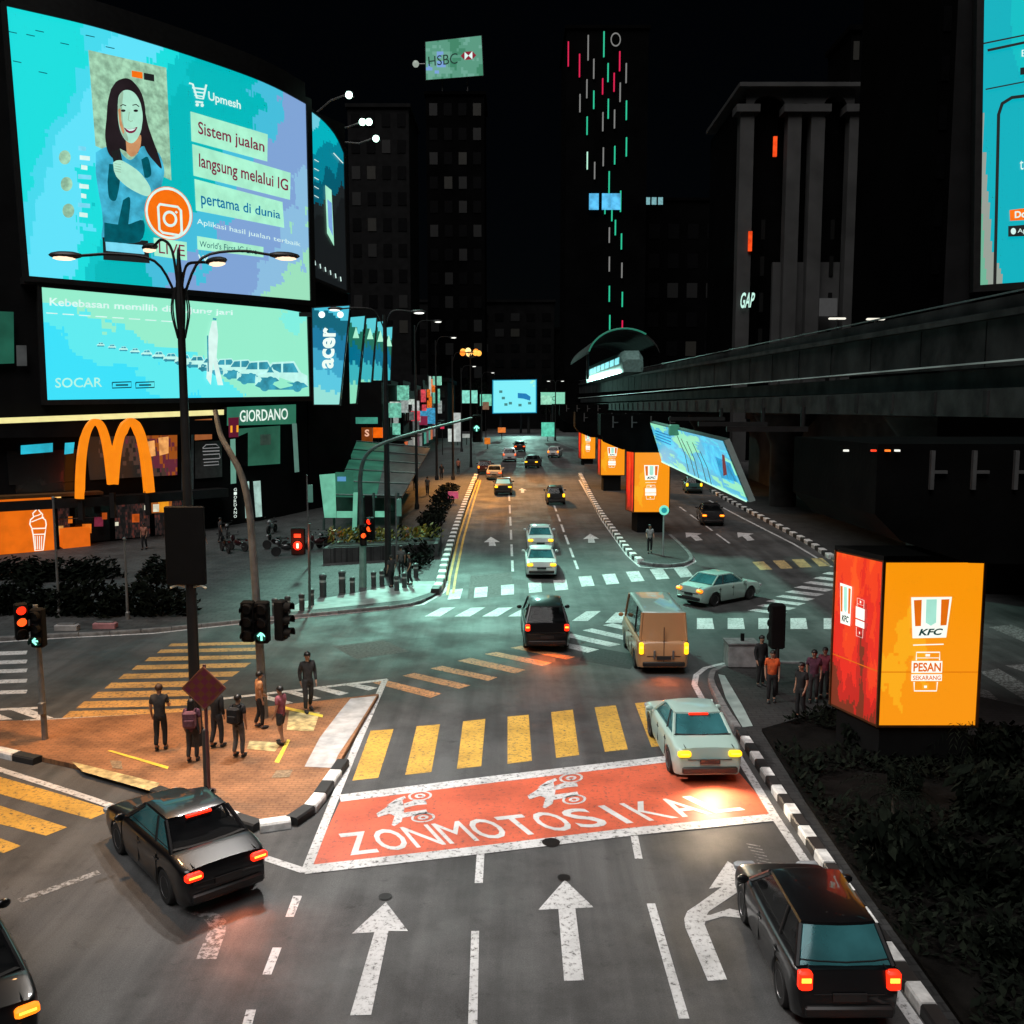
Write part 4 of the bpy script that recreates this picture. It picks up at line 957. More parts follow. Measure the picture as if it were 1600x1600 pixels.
def capital(label, cx, y0, y1, zb, zt, hw, group='black flared column heads'):
    t = thing('column_head', label, 'column head', (cx, (y0+y1)/2, zb), 0, group)
    prof = [(-hw, zt), (-hw, zb+(zt-zb)*.42), (-hw*.86, zb+(zt-zb)*.2), (-hw*.5, zb+.04), (-.5, zb), (hw*.3, zb), (hw*.7, zb+(zt-zb)*.16), (hw, zb+(zt-zb)*.45), (hw, zt)]
    mb = MB(); n = len(prof)
    vs = [(cx+p[0], y, p[1]) for y in (y0, y1) for p in prof]
    mb.add(vs, [list(range(n)), list(range(2*n-1, n-1, -1))]+[(i, n+i, n+(i+1) % n, (i+1) % n) for i in range(n)])
    mb.build('concrete_body', mat('black_concrete', (.0025, .0025, .0025), .95, var=.6, scale=.7, spec=.05, bump=.2), t, True, ang=20)  # near-black concrete with a random mottle
    mg = mat('rib_grey', (.06, .06, .06), .8)
    n_ = 7 if hw > 3 else 4
    for i in range(n_):
        x = cx-hw*.72+i*hw*1.3/(n_-1); h = (zt-zb)*.32
        mb = MB(); mb.box((x, y0-.05, zt-.15-h/2), (.09, .1, h)); mb.box((x+.2, y0-.05, zt-.15-h*.55), (.3, .09, .07)); mb.build('rib', mg, t, True, smooth=False)
    return t
c1 = capital('large black flared head on top of the nearest orange column', 13.0, 21.6, 28.0, zt1+.13, 8.45, 4.5)
for x, m_ in ((1322, 'lamp_white'), (1365, 'lamp_red'), (1387, 'lamp_amber'), (1402, 'lamp_white')):
    p = P(x, 704, 21.55); mb = MB(); mb.box(p, (.10, .1, .045)); mb.build('marker_lamp', glow(m_, *{'lamp_white': (215,215,205), 'lamp_red': (240,60,30), 'lamp_amber': (245,120,40)}[m_], 1.5), c1, True, smooth=False)
for (t_, f_, s_, g_), lab in ((col2, 'black head over the column under the tilted billboard'), (col3, 'black head over the middle orange column'), (col4, 'black head over the farthest orange column')):
    cx = (g_[0].x+g_[1].x)/2; capital(lab, cx-.6, g_[0].y-.2, g_[2].y+.4, g_[4]+.13, g_[4]+2.6, 3.0)

# ---- monorail viaduct
def viaduct():
    t = thing('viaduct', 'long dark monorail viaduct running along the right of the street', 'viaduct', (17, 120, 0))
    Xv = lambda y: 20.5-(y-30)*.0245
    def band(name, z0, z1, o0, o1, m, ya=18, yb=262, n=20, rise=.013):
        mb = MB(); ys = [ya+(yb-ya)*i/n for i in range(n+1)]
        vs = []
        for y in ys:
            k = rise*(y-36); x = Xv(y); vs += [(x-o0, y, z0+k), (x-o0, y, z1+k), (x+o1, y, z1+k), (x+o1, y, z0+k)]
        mb.add(vs, [(i*4+k, i*4+(k+1) % 4, i*4+4+(k+1) % 4, i*4+4+k) for i in range(n) for k in range(4)]+[(0,1,2,3), (4*n+3,4*n+2,4*n+1,4*n)])
        return mb.build(name, m, t, True, ang=20)
    band('girder', 8.95, 10.15, .35, 7, M_CONC2, rise=.004)
    band('deck', 10.16, 11.0, -.25, 7.4, M_CONC, rise=.006)
    band('parapet', 11.01, 13.0, .1, .35, M_CONC)
    band('rail_sheen', 11.2, 11.27, .30, -.2, glow('painted_rail_sheen', 92, 100, 96, 1.0, .9, .25), rise=.006)  # light caught by the rail, put in as a faint emissive band
    band('handrail', 13.95, 14.02, .1, .0, M_STEEL)
    for i in range(40):
        y = 22+i*6; x = Xv(y); z = 11.0+.013*(y-36)
        mb = MB(); mb.box((x-.115, y, z+1.0), (.03, .06, 1.9)); mb.build('panel_joint', M_BLACK, t, True, smooth=False)
    band('coping', 13.02, 13.3, .3, .5, M_CONC2)
    band('upper_wall', 13.31, 13.9, -.2, .5, M_CONC)
    mb = MB()
    for i in range(46):
        y = 30+i*4.6; x = Xv(y); z = 9.0+.004*(y-36); mb.box((x-.40, y, z+.55), (.1, .35, 1.0))
    rb = mb.build('girder_rib', M_CONC, t, True, smooth=False); rb['kind'] = 'stuff'
    for y in (52, 78, 106, 138, 172, 210):
        x = Xv(y)+3.5; mb = MB(); mb.lathe([(1.1, zg(y)-.3), (1.1, 6.4), (1.5, 7.4), (2.6, 8.9)], (x, y, 0), 18); mb.build('pier', M_CONC, t, True)
    for px_, py_, Y in ((1308,500,60), (1370,500,60), (1030,470,110)): pass
viaduct()
# two strip lamps on the viaduct roof line
for lab, px_, py_, Y in (('left of two slim lit lamps above the viaduct parapet', 1308, 499, 62), ('right of two slim lit lamps above the viaduct parapet', 1368, 500, 58)):
    p = P(px_, py_, Y); t = thing('strip_lamp', lab, 'lamp', (p.x, p.y, 13.5)); mb = MB(); mb.cyl((p.x, p.y, 13.4), (p.x, p.y, p.z), .07); mb.build('post', M_DPOLE, t, True)
    mb = MB(); mb.box((p.x, p.y, p.z+.05), (1.1, .25, .12), bev=.04); mb.build('lamp_head', glow('lamp_warm_white', 225, 220, 205, 1.4), t, True)
# train and platform canopy on the viaduct
def train():
    t = thing('monorail_train', 'pale monorail train with lit windows standing on the far viaduct', 'train', (14.6, 148, 15))
    mb = MB(); yA, yB = 132, 178; prof = [(-1.5, 0), (-1.6, .9), (-1.55, 2.3), (-1.0, 3.1), (1.0, 3.1), (1.55, 2.3), (1.6, .9), (1.5, 0)]; n = len(prof)
    xc = lambda y: 18.3-(y-30)*.0245+1.0
    st = [(yA-1.6, .55), (yA-.6, .88), (yA, 1), (yB, 1)]; vs = []
    for y, k in st: vs += [(xc(y)+p[0]*(.75+.25*k), y, 14.6+p[1]*k+.2*(1-k)) for p in prof]
    mb.add(vs, [(i*n+k, i*n+(k+1) % n, (i+1)*n+(k+1) % n, (i+1)*n+k) for i in range(3) for k in range(n)]+[list(range(n)), list(range(4*n-1, 3*n-1, -1))])
    mb.build('car_body', mat('train_teal_paint', (.16, .28, .26), .3, .1), t, True)
    for i in range(8):
        y0 = yA+1+i*5.6; mb = MB(); mb.face([(xc(y0)-1.63, y0, 15.9), (xc(y0+4.6)-1.63, y0+4.6, 15.9), (xc(y0+4.6)-1.61, y0+4.6, 16.85), (xc(y0)-1.61, y0, 16.85)]); mb.build('window', glow('train_window', 120, 215, 225, 1.0, .4), t, True, smooth=False)
    mb = MB(); y = yA-1.3; mb.face([(xc(y)-1.1, y, 15.9), (xc(y)+1.1, y, 15.9), (xc(y)+.9, y+.35, 16.9), (xc(y)-.9, y+.35, 16.9)]); mb.build('windscreen', glow('train_front', 150, 235, 215), t, True, smooth=False)
train()
def canopy():
    t = thing('station_canopy', 'curved platform canopy with a teal lit edge above the train', 'canopy', (15, 150, 17)); mb = MB(); N = 14
    f = lambda a, y: (16+5.2*math.cos(a), y, 16.6+4.3*math.sin(a)+.01*(y-130))
    for i in range(N):
        a, b = math.pi*(.08+.84*i/N), math.pi*(.08+.84*(i+1)/N)
        vs = [f(a, 134), f(b, 134), f(b, 176), f(a, 176)]; vs += [(x, y, z-.25) for x, y, z in vs]
        mb.add(vs, [(0,1,2,3), (7,6,5,4), (0,4,5,1), (2,6,7,3)])
    mb.build('roof_shell', M_CONC, t, True)
    mb = MB(); mb.tube([f(math.pi*(.3+.62*i/N), 133.8) for i in range(N+1)], .12, 6); mb.build('edge_light', glow('teal_edge_light', 40, 120, 98, .8), t, True)
    for x in (11.3, 20.5):
        mb = MB(); mb.cyl((x, 140, 14), (x, 140, 18), .2); mb.build('post', M_DPOLE, t, True)
canopy()
# ---- tilted billboard under the viaduct
def tilted_billboard():
    q = [Vector(p) for p in ((1018,660),(1133,688),(1172,782),(1036,720))]
    a, b = P(1018, 660, 63), P(1133, 688, 38); c, d = P(1172, 782, 38.2), P(1036, 720, 63.4)
    n_ = (b-a).cross(d-a).normalized(); n_ = n_ if n_.x < 0 else -n_
    cen = (a+b+c+d)/4; fn = plane_fn(cen, n_); S = Flat(fn)
    t = thing('billboard', 'tilted mint and blue lit billboard hanging beside the far orange columns', 'billboard', tuple(cen))
    m = screen_mat('tilted_billboard_picture', [(0, (120,230,240)), (.2, (84,215,250)), (.38, (90,190,225)), (.5, (150,235,195)), (.68, (165,240,205)), (.85, (120,215,190))], (50, 20), 0, -.0, 2.5, 1.3, base=.5)
    # generated coordinates: x is short here, so colour zones come from the noise field
    mb = MB(); S.quad(mb, q, .1, 10); f = mb.build('lit_face', m, t, True, smooth=False)
    mb = MB(); k = [p+(p-sum(q, Vector((0,0)))/4)*.03 for p in q]
    vs = [fn(*p, o) for o in (.08, -.16) for p in k]; mb.add(vs, [(0,1,2,3), (7,6,5,4), (0,4,5,1), (1,5,6,2), (2,6,7,3), (3,7,4,0)]); mb.build('casing', mat('billboard_casing', (.05, .09, .08), .5), t, True, smooth=False)
    mb = MB(); S.line(mb, [q[3], q[2]], 2.2, .14); mb.build('edge_light', glow('mint_edge_light', 180, 240, 215, 1.2), t, True, smooth=False)
    dl = glow('drawn_dark_line', 24, 70, 66)
    for i, (x0, y0, x1, y1) in enumerate(((1062,680,1080,736),(1068,684,1090,742),(1077,688,1096,746),(1086,690,1108,752),(1098,704,1116,756))):
        pic('drawn_line', dl, t, lines=[([(x0,y0),((x0+x1)/2+3,(y0+y1)/2),(x1,y1)], 1.1)], off=.14, surf=S)
    pic('small_print', glow('billboard_blue', 20, 120, 180, var=.6, scale=3), f, lines=[([(1027,672+i*4),(1052,680+i*4.6)], 1.8) for i in range(4)], off=.14, surf=S)
    pic('small_figure', glow('billboard_maroon', 110, 36, 46), f, polys=[[(1133,708),(1137,710),(1141,740),(1135,742)]], off=.14, surf=S)
    pic('blue_patch', glow('billboard_sky', 84, 200, 250, var=.5), f, polys=[[(1100,690),(1126,697),(1150,755),(1120,738)]], off=.13, surf=S)
    pic('blue_patch', glow('billboard_deep', 30, 150, 200, var=.7), f, polys=[[(1122,712),(1146,722),(1158,752),(1132,745)]], off=.135, surf=S)
    for x in (1040, 1085, 1128):
        p = fn(x, 668+(x-1040)*.25, -.4); mb = MB(); mb.box((p.x+1.5, p.y, p.z+.4), (3.4, .22, .22)); mb.cyl((p.x+3, p.y, p.z+.4), (p.x+3, p.y, 9.4), .1); mb.build('hanger', M_DPOLE, t, True)
    p = fn(1061, 672, .3); mb = MB(); mb.box((p.x, p.y, p.z+.1), (.5, .6, .6), bev=.06); mb.build('flood_lamp', glow('flood_housing', 60, 130, 105, .7), t, True)
tilted_billboard()

# ---- far right podium, towers
def tower(name, label, x0, x1, y0, y1, z1, m, wins=None, wm=None, parts=True, z0=-.5, wall='wall'):
    t = thing(name, label, 'building', ((x0+x1)/2, (y0+y1)/2, zg(y0)))
    mb = MB(); mb.box(((x0+x1)/2, (y0+y1)/2, (z0+z1)/2), (x1-x0, y1-y0, z1-z0)); mb.build(wall, m, t, True, smooth=False)
    mb = MB(); mb.box(((x0+x1)/2, (y0+y1)/2, z1+.36), (x1-x0+.8, y1-y0+.8, .7)); mb.build('parapet', m, t, True, smooth=False)
    if wins:
        nx, nz, za, zb_ = wins; dx = (x1-x0)/nx; dz = (zb_-za)/nz
        side_left = (x0+x1)/2 > 0
        for i in range(nx):
            for j in range(nz):
                x = x0+(i+.5)*dx; z = za+(j+.5)*dz; mb = MB(); mb.box((x, y0-.04, z), (dx*.55, .12, dz*.5)); mb.build('window', wm(i, j) if callable(wm) else wm, t, True, smooth=False)
    return t
M_WIN = mat('unlit_window', (.004, .004, .0045), .25)
M_WIN2 = glow('dim_window', 7, 7, 7, 1, .3); M_WIN3 = glow('faint_window', 20, 19, 16, 1, .3)
rnd = random.Random(3)
def wpick(i, j):
    r = rnd.random(); return M_WIN3 if r > .95 else (M_WIN2 if r > .75 else M_WIN)
pod = tower('podium_building', 'low dark podium behind the viaduct on the right', 25.5, 75, 56, 100, 8.4, mat('podium_grey', (.06, .06, .06), .9, var=.5, scale=.4, spec=.2), (9, 2, 1.2, 7.4), M_WIN)
# arcade tower
def arcade():
    Y = 120; x0, x1 = P(1150, 400, Y).x, P(1335, 400, Y).x; zt = P(1240, 133, Y).z
    MG = mat('arcade_stone', (.05, .05, .05), .85, var=.3, scale=.3)
    t = thing('arcade_tower', 'dark grey tower with tall columns and arches under a heavy cornice', 'building', ((x0+x1)/2, Y+8, zg(Y)))
    mb = MB(); mb.box(((x0+x1)/2, Y+10, zt/2-1), (x1-x0-.6, 17, zt-1)); mb.build('wall', M_BLACKWALL, t, True, smooth=False)
    mb = MB(); mb.box(((x0+x1)/2, Y+9, zt-.2), (x1-x0+.6, 20, .5)); mb.build('cornice', MG, t, True, smooth=False)
    # arched band: wall strip with three arched openings
    za, zb_ = P(1240, 172, Y).z, zt-.45
    cols = [P(x, 300, Y).x for x in (1162, 1235, 1271, 1330)]
    mb = MB(); prev = x0
    for a, b in zip(cols, cols[1:]):
        cxm, r = (a+b)/2, (b-a)/2-.9; hgt = min(r, zb_-za-.9); N = 12
        arc = [(cxm-r*math.cos(math.pi*i/N), za+.3+hgt*math.sin(math.pi*i/N)) for i in range(N+1)]
        for p, q in zip(arc, arc[1:]):
            vs = [(p[0], y, p[1]) for y in (Y, Y+.9)]+[(q[0], y, q[1]) for y in (Y, Y+.9)]
            mb.add([vs[0], vs[2], (q[0], Y, zb_), (p[0], Y, zb_), vs[1], vs[3]], [(0,1,2,3), (0,4,5,1)])
        mb.face([(a, Y, za+.3), (cxm-r, Y, za+.3), (cxm-r, Y, zb_), (a, Y, zb_)]); mb.face([(cxm+r, Y, za+.3), (b, Y, za+.3), (b, Y, zb_), (cxm+r, Y, zb_)])
    mb.build('arched_band', MG, t, True, smooth=False)
    for x in cols:
        mb = MB(); mb.box((x, Y-.2, za/2), (1.7, 1.6, za-.2)); mb.box((x, Y-.25, za-.15), (2.9, 2.4, .9)); mb.build('column', MG, t, True, smooth=False)
    mb = MB(); mb.box(((cols[0]+cols[-1])/2+1.5, Y+.5, 14), (cols[-1]-cols[0]-5, .6, 28)); mb.build('screen_wall', MG, t, True)
    for j in range(5):
        for x in cols[:3]:
            mb = MB(); mb.box((x+2.6, Y+.12, 14+j*4.5), (.5, .1, 2.4)); mb.build('window_slot', M_BLACK, t, True, smooth=False)
    S = Flat(plane_fn((0, Y-1.5, 0), (0, -1, 0)))
    letters('GAP', vec((1157,457),(1180,457),(1178,480),(1157,482)), glow('sign_mint', 190, 235, 220, 1.1), t, 0, S, shear=.3, bold=.02)
    for x, y in ((1211, 229), (1172, 377)):
        p = P(x, y, Y-1.2); mb = MB(); mb.box(p, (.45, .25, 2.4)); mb.build('red_sign', glow('red_sign_glow', 240, 72, 20, 1.1, .6, 2), t, True, smooth=False)
    p = P(1294, 480, Y-1.3); mb = MB(); mb.box(p, (2.2, .2, 2.2)); mb.build('dim_panel', glow('dim_grey_panel', 58, 58, 58), t, True, smooth=False)
arcade()
tower('dark_tower', 'black windowless looking tower between the arcade tower and the right screen', P(1338,300,100).x, P(1545,300,82).x, 82, 100, 66, M_BLACKWALL, (4, 12, 16, 64), M_WIN)
# right screen tower
rt_x = P(1533, 250, 46).x
rt = thing('screen_tower', 'black tower at the right edge carrying a cut-off teal screen', 'building', (rt_x+8, 56, 0))
mb = MB(); plan = [(rt_x-1.2, 46.6), (rt_x+26, 43.4), (rt_x+34, 70), (33.4, 70)]; mb.prism(plan, -.5, 60); mb.build('wall', M_WALL2, rt, True, smooth=False)
mb = MB(); mb.prism([(rt_x-1.5, 46.3), (rt_x+26.4, 43.0), (rt_x+34.4, 70.4), (33, 70.4)], 60.01, 60.8); mb.build('parapet', M_WALL2, rt, True, smooth=False)
for k in range(6):
    mb = MB(); mb.box((rt_x+1.5, 46.16-.12*1.5, 14.0-k*2.2), (3.4, .1, .12)); mb.build('ledge', M_FRAME, rt, True, smooth=False)
SR = Flat(plane_fn((rt_x, 46, 0), (-.12, -1, 0)))
m_s4 = screen_mat('right_screen_picture', [(0, (110,180,150)), (.12, (150,160,150)), (.2, (0,176,190)), (.5, (0,190,196)), (.72, (26,222,222))], (40, 60), .55, .35, 2.2, .35)
s4, d4 = screen_shell('video_screen', 'tall teal screen on the right edge tower with a phone outline', [(1537,-60),(1640,-90),(1640,438),(1530,446)], .05, m_s4, nu=2, surf=SR)
kk = lambda pts: [(1000+x*.375, y*.375) for x, y in pts]
blk = glow('screen_black', 30, 32, 32)
pic('phone_outline', blk, d4, lines=[(kk([(1474,1185),(1490,480),(1505,435),(1545,410),(1640,398)]), 5)], off=.12, surf=SR)
pic('screen_rule', blk, d4, lines=[(kk([(1424,186),(1640,142)]), 2.4)], off=.12, surf=SR); pic('screen_rule', blk, d4, lines=[(kk([(1444,214),(1640,172)]), 4)], off=.12, surf=SR); pic('screen_rule', blk, d4, lines=[(kk([(1436,376),(1640,336)]), 2)], off=.12, surf=SR)
pic('download_button', g_or, d4, quads=[kk([(1536,878),(1660,862),(1660,915),(1538,922)])], off=.12, surf=SR); letters('Do', kk([(1556,884),(1604,878),(1604,908),(1556,912)]), g_white, d4, .16, SR, bold=.03)
pic('store_badge', blk, d4, quads=[kk([(1530,944),(1660,934),(1660,984),(1530,988)])], off=.12, surf=SR); letters('App', kk([(1568,956),(1620,950),(1620,978),(1568,978)]), g_white, d4, .16, SR)
pic('badge_mark', g_white, d4, rings=[((1000+1550*.375, 966*.375), 4, 5)], off=.16, surf=SR)
letters('tr', kk([(1578,672),(1612,668),(1612,708),(1578,710)]), g_white, d4, .12, SR); letters('E', kk([(1586,212),(1606,210),(1606,238),(1586,240)]), g_white, d4, .12, SR)
pic('dark_patch', blk, d4, quads=[kk([(1580,286),(1620,282),(1620,312),(1580,316)])], off=.12, surf=SR)
p = P(1336, 78, 80)
# LED tower
def led_tower():
    Y = 220; x0, x1 = P(884, 300, Y).x, P(1010, 300, Y).x; zt = P(930, 45, Y).z
    t = tower('led_tower', 'tall black tower striped with thin vertical coloured light bars', x0, x1, Y, Y+24, zt, M_BLACKWALL)
    mg_ = glow('led_green', 40, 190, 145, 1.0, .1); mr_ = glow('led_red', 205, 24, 72, 1.1, .1); mw_ = glow('led_white', 120, 120, 118, 1.0, .1); mw2 = glow('led_pale', 175, 230, 205, 1.1, .1)
    C = lambda x, y: (460+x*.3375, 40+y*.3375)
    bars = [(1268,75,188,'r'),(1320,132,238,'r'),(1360,45,160,'w'),(1433,28,145,'g'),(1506,120,210,'r'),(1386,155,245,'w'),(1452,175,260,'g'),(1536,175,265,'w'),(1354,250,335,'w'),(1427,245,318,'r'),(1480,220,305,'r'),(1508,265,352,'w'),(1322,318,400,'w'),(1386,302,385,'g'),(1453,340,430,'g'),(1537,348,436,'g'),(1355,422,505,'g'),(1428,402,488,'w'),(1482,390,475,'w'),(1356,585,665,'p'),(1430,565,650,'w'),(1483,558,642,'g'),(1537,518,605,'g'),(1390,632,710,'w'),(1457,675,778,'g'),(1510,765,862,'g'),(1438,780,872,'g'),(1470,820,905,'g'),(1486,900,970,'g'),(1458,935,1005,'w'),(1514,963,1036,'g'),(1458,1070,1138,'w'),(1516,1098,1168,'w'),(1458,1205,1278,'g'),(1518,1233,1302,'g'),(1460,1340,1408,'g'),(1518,1365,1428,'r')]
    for x, ya, yb, c in bars:
        a, b = P(*C(x, ya), Y-.3), P(*C(x, yb), Y-.3); mb = MB(); mb.box(((a.x+b.x)/2, Y-.3, (a.z+b.z)/2), (.27, .5, a.z-b.z)); mb.build('light_bar', {'g': mg_, 'r': mr_, 'w': mw_, 'p': mw2}[c], t, True, smooth=False)
    bl = glow('blue_sign', 80, 170, 215, 1.1, .8, .6)
    for x in (928, 948, 962):
        p = P(x, 315, Y-.7); mb = MB(); mb.box(p, (2.2, .3, 3.6)); mb.build('sign_letter', bl, t, True, smooth=False)
    S = Flat(plane_fn((0, Y-.6, 0), (0, -1, 0))); pic('roof_ring', glow('led_white', 120, 120, 118), t, rings=[((962, 62), 8, 11, .2)], off=.1, surf=S)
led_tower()
# tower behind, small lit name
t = tower('far_tower', 'black far tower with a small row of pale letters high up', P(1005,300,250).x+.5, P(1130,300,250).x, 250, 270, 64, M_BLACKWALL, (4, 5, 22, 60), wpick)
for i in range(4):
    p = P(988+i*10+14, 314, 249.5); mb = MB(); mb.box(p, (1.2, .3, 1.8)); mb.build('sign_letter', glow('pale_teal_letter', 120, 170, 175, 1, .5), t, True, smooth=False)
# rooftop bank sign on its black tower
def roof_sign():
    Y = 230; q = vec((665,66),(752,56),(755,118),(666,125)); c = P(710, 92, Y)
    tb = tower('sign_tower', 'slim black tower holding up the mint rooftop sign', c.x-7, c.x+7, Y+1.5, Y+18, P(710,124,Y).z-3, M_BLACKWALL, (4, 12, 16, 84), wpick)
    t = thing('roof_sign', 'mint rooftop sign with dark serif lettering and a red hexagon mark', 'sign', tuple(c)); S = Flat(plane_fn(c, (.0, -1, 0)))
    m = screen_mat('bank_sign_face', [(0, (60,130,100)), (.35, (85,150,125)), (.52, (105,165,145)), (.66, (120,160,215))], (26, 14), 0, 0, 3, 1.5, base=.5)
    mb = MB(); S.quad(mb, q, .1, 2); f = mb.build('lit_face', m, t, True, smooth=False)
    mb = MB(); k = [p+(p-Vector((710, 91)))*.03 for p in q]; vs = [S.fn(*p, o) for o in (.08, -.8) for p in k]
    mb.add(vs, [(0,1,2,3), (7,6,5,4), (0,4,5,1), (1,5,6,2), (2,6,7,3), (3,7,4,0)]); mb.build('casing', M_FRAME, t, True, smooth=False)
    dk = glow('sign_dark_green', 16, 48, 40)
    letters('HSBC', vec((669,89),(715,83),(715,100),(670,104)), dk, f, .2, S, bold=.0)
    rd = glow('sign_red', 130, 24, 44)
    X = lambda x, y: (460+x*.3375, 40+y*.3375)
    pic('hexagon_field', g_white, f, polys=[[X(788,123), X(824,120), X(824,158), X(788,161)]], off=.2, surf=S)
    for tri in ([X(788,123), X(788,161), X(770,142)], [X(824,120), X(842,139), X(824,158)], [X(788,123), X(824,120), X(806,140.5)], [X(788,161), X(806,140.5), X(824,158)]):
        pic('hexagon_mark', rd, f, polys=[tri], off=.22, surf=S)
    mb = MB()
    for dx in (-3, 3): mb.cyl((c.x+dx, Y+1.6, P(710,124,Y).z-3), (c.x+dx, Y+1.2, c.z), .2)
    mb.cyl((c.x-9.2, Y+.6, c.z-1), (c.x-5, Y+.6, c.z-1), .2); mb.build('support', M_STEEL, t, True)
    mb = MB(); mb.ball((c.x-9.2, Y+.4, c.z-1), .8); mb.build('flood_lamp', glow('flood_dim_white', 150, 160, 150), t, True)
roof_sign()
p0 = PZ(540, 262, 29.5)
tower('grey_tower', 'plain dark grey tower rising behind the floodlights', P(545,300,194).x, P(640,300,194).x, 194, 212, P(600,168,194).z, M_WALL2, (4, 9, 24, 70), wpick)
tower('pale_tower', 'thin dim tower at the top right with one pale lit edge', P(1334,80,140).x-.4, P(1346,80,140).x, 140, 150, P(1336,48,140).z, M_BLACKWALL, (1, 1, P(1336,108,140).z, P(1336,50,140).z), M_WIN3)

# ---- left street row
tower('street_building', 'dark building behind the slanted banners on the left street', -64, -31, 122, 140, 24, M_WALL, (8, 4, 6, 19), wpick)
tower('street_building', 'grey low block with faint window rows left of the far lamps', -30, -11.6, 168, 190, 14.5, M_WALL2, (9, 3, 6, 13.6), wpick)
tower('street_building', 'dark block closing the far end of the street left of the billboard', -66, -34.5, 190, 214, 30, M_WALL, (9, 5, 8, 29), wpick)
tower('street_building', 'dark mid-rise far behind the lit far billboard', -28, 12, 268, 290, 40, M_WALL, (9, 6, 12, 38), wpick)
tower('street_building', 'low dim block behind the far end of the viaduct', 12.5, 60, 276, 296, 33, M_WALL, (9, 5, 12, 31), wpick)
def shop_row():
    t = thing('shop_row', 'long row of low dark shops with many small lit signs on the far left pavement', 'building', (-21, 128, zg(110))); r = random.Random(12)
    ya, yb_, n = 97, 164, 8; dy = (yb_-ya)/n
    for i in range(n):
        y0, y1 = ya+i*dy, ya+(i+1)*dy; h = r.uniform(8.5, 12.5); zb_ = zg(y0); xf = -13.2-r.uniform(0, .5)
        mb = MB(); mb.box(((xf-29)/2-.0, (y0+y1)/2, zb_+h/2-.6), (xf+29, dy-.06, h+1.2)); mb.build('wall', M_WALL2, t, True, smooth=False)
        mb = MB(); mb.box((xf+.7, (y0+y1)/2, zb_+3.7), (1.5, dy-.5, .14)); mb.build('awning', M_FRAME, t, True, smooth=False)
        for k in range(2):
            c = r.choice([(190,190,180),(220,150,80),(70,150,130),(130,130,126),(200,90,40),(96,60,70)]); yy = y0+dy*(.27+.46*k)
            mb = MB(); mb.box((xf+.04, yy, zb_+2.1), (.1, dy*.36, 2.2)); mb.build('shop_window', glow('shop_lit_%d' % (i*2+k), *c, .8, .8, 1.5), t, True, smooth=False)
        for k in range(3):
            c = r.choice([(176,180,176),(150,160,156),(110,190,165),(210,70,80),(226,110,30),(60,150,190),(90,96,94),(190,205,195)]); yy = y0+r.uniform(.6, dy-.6); w_, hh = r.uniform(.5, 1.5), r.uniform(.6, 2.6); z = zb_+r.uniform(4.4, h-1.2)
            mb = MB(); mb.box((xf+.12+w_/2, yy, z), (w_, .16, hh)); mb.build('blade_sign', glow('blade_%d' % (i*3+k), *c, .85, .8, 3), t, True, smooth=False)
        for k in range(3):
            mb = MB(); mb.box((xf+.02, y0+dy*(.2+.3*k), zb_+6.3), (.08, .9, 1.3)); mb.build('window', [M_WIN, M_WIN2, M_WIN3][r.randrange(3)], t, True, smooth=False)
shop_row()
# small lit shop signs along the left street
SG = [(556,590,652,662,96,(60,140,120)),(566,580,636,646,110,(196,40,70)),(577,594,640,656,100,(236,128,30)),(565,582,668,690,92,(112,52,14)),(583,598,668,684,92,(240,100,10)),(577,590,632,668,120,(30,130,170)),(474,492,636,650,90,(196,120,50)),(477,492,655,676,92,(46,112,120)),(700,716,768,779,120,(176,72,100)),(722,746,610,630,165,(130,215,195)),(750,768,616,634,172,(110,200,170)),(676,690,588,602,150,(120,190,165)),(666,674,588,626,150,(170,185,175)),(700,712,670,690,140,(190,198,192)),(754,764,628,640,160,(120,90,70)),(757,766,684,694,150,(206,110,30)),(778,790,668,676,165,(220,120,50)),(845,862,618,632,182,(150,215,185)),(846,866,660,682,160,(90,200,170)),(520,545,690,712,88,(60,110,120)),(652,668,650,664,130,(120,30,60)),(708,722,645,690,150,(170,176,172)),(722,736,678,684,150,(150,156,150)),(626,650,612,618,140,(70,70,70)),(500,512,660,690,90,(110,150,140)),(688,694,664,670,130,(190,40,70))]
cw = {}
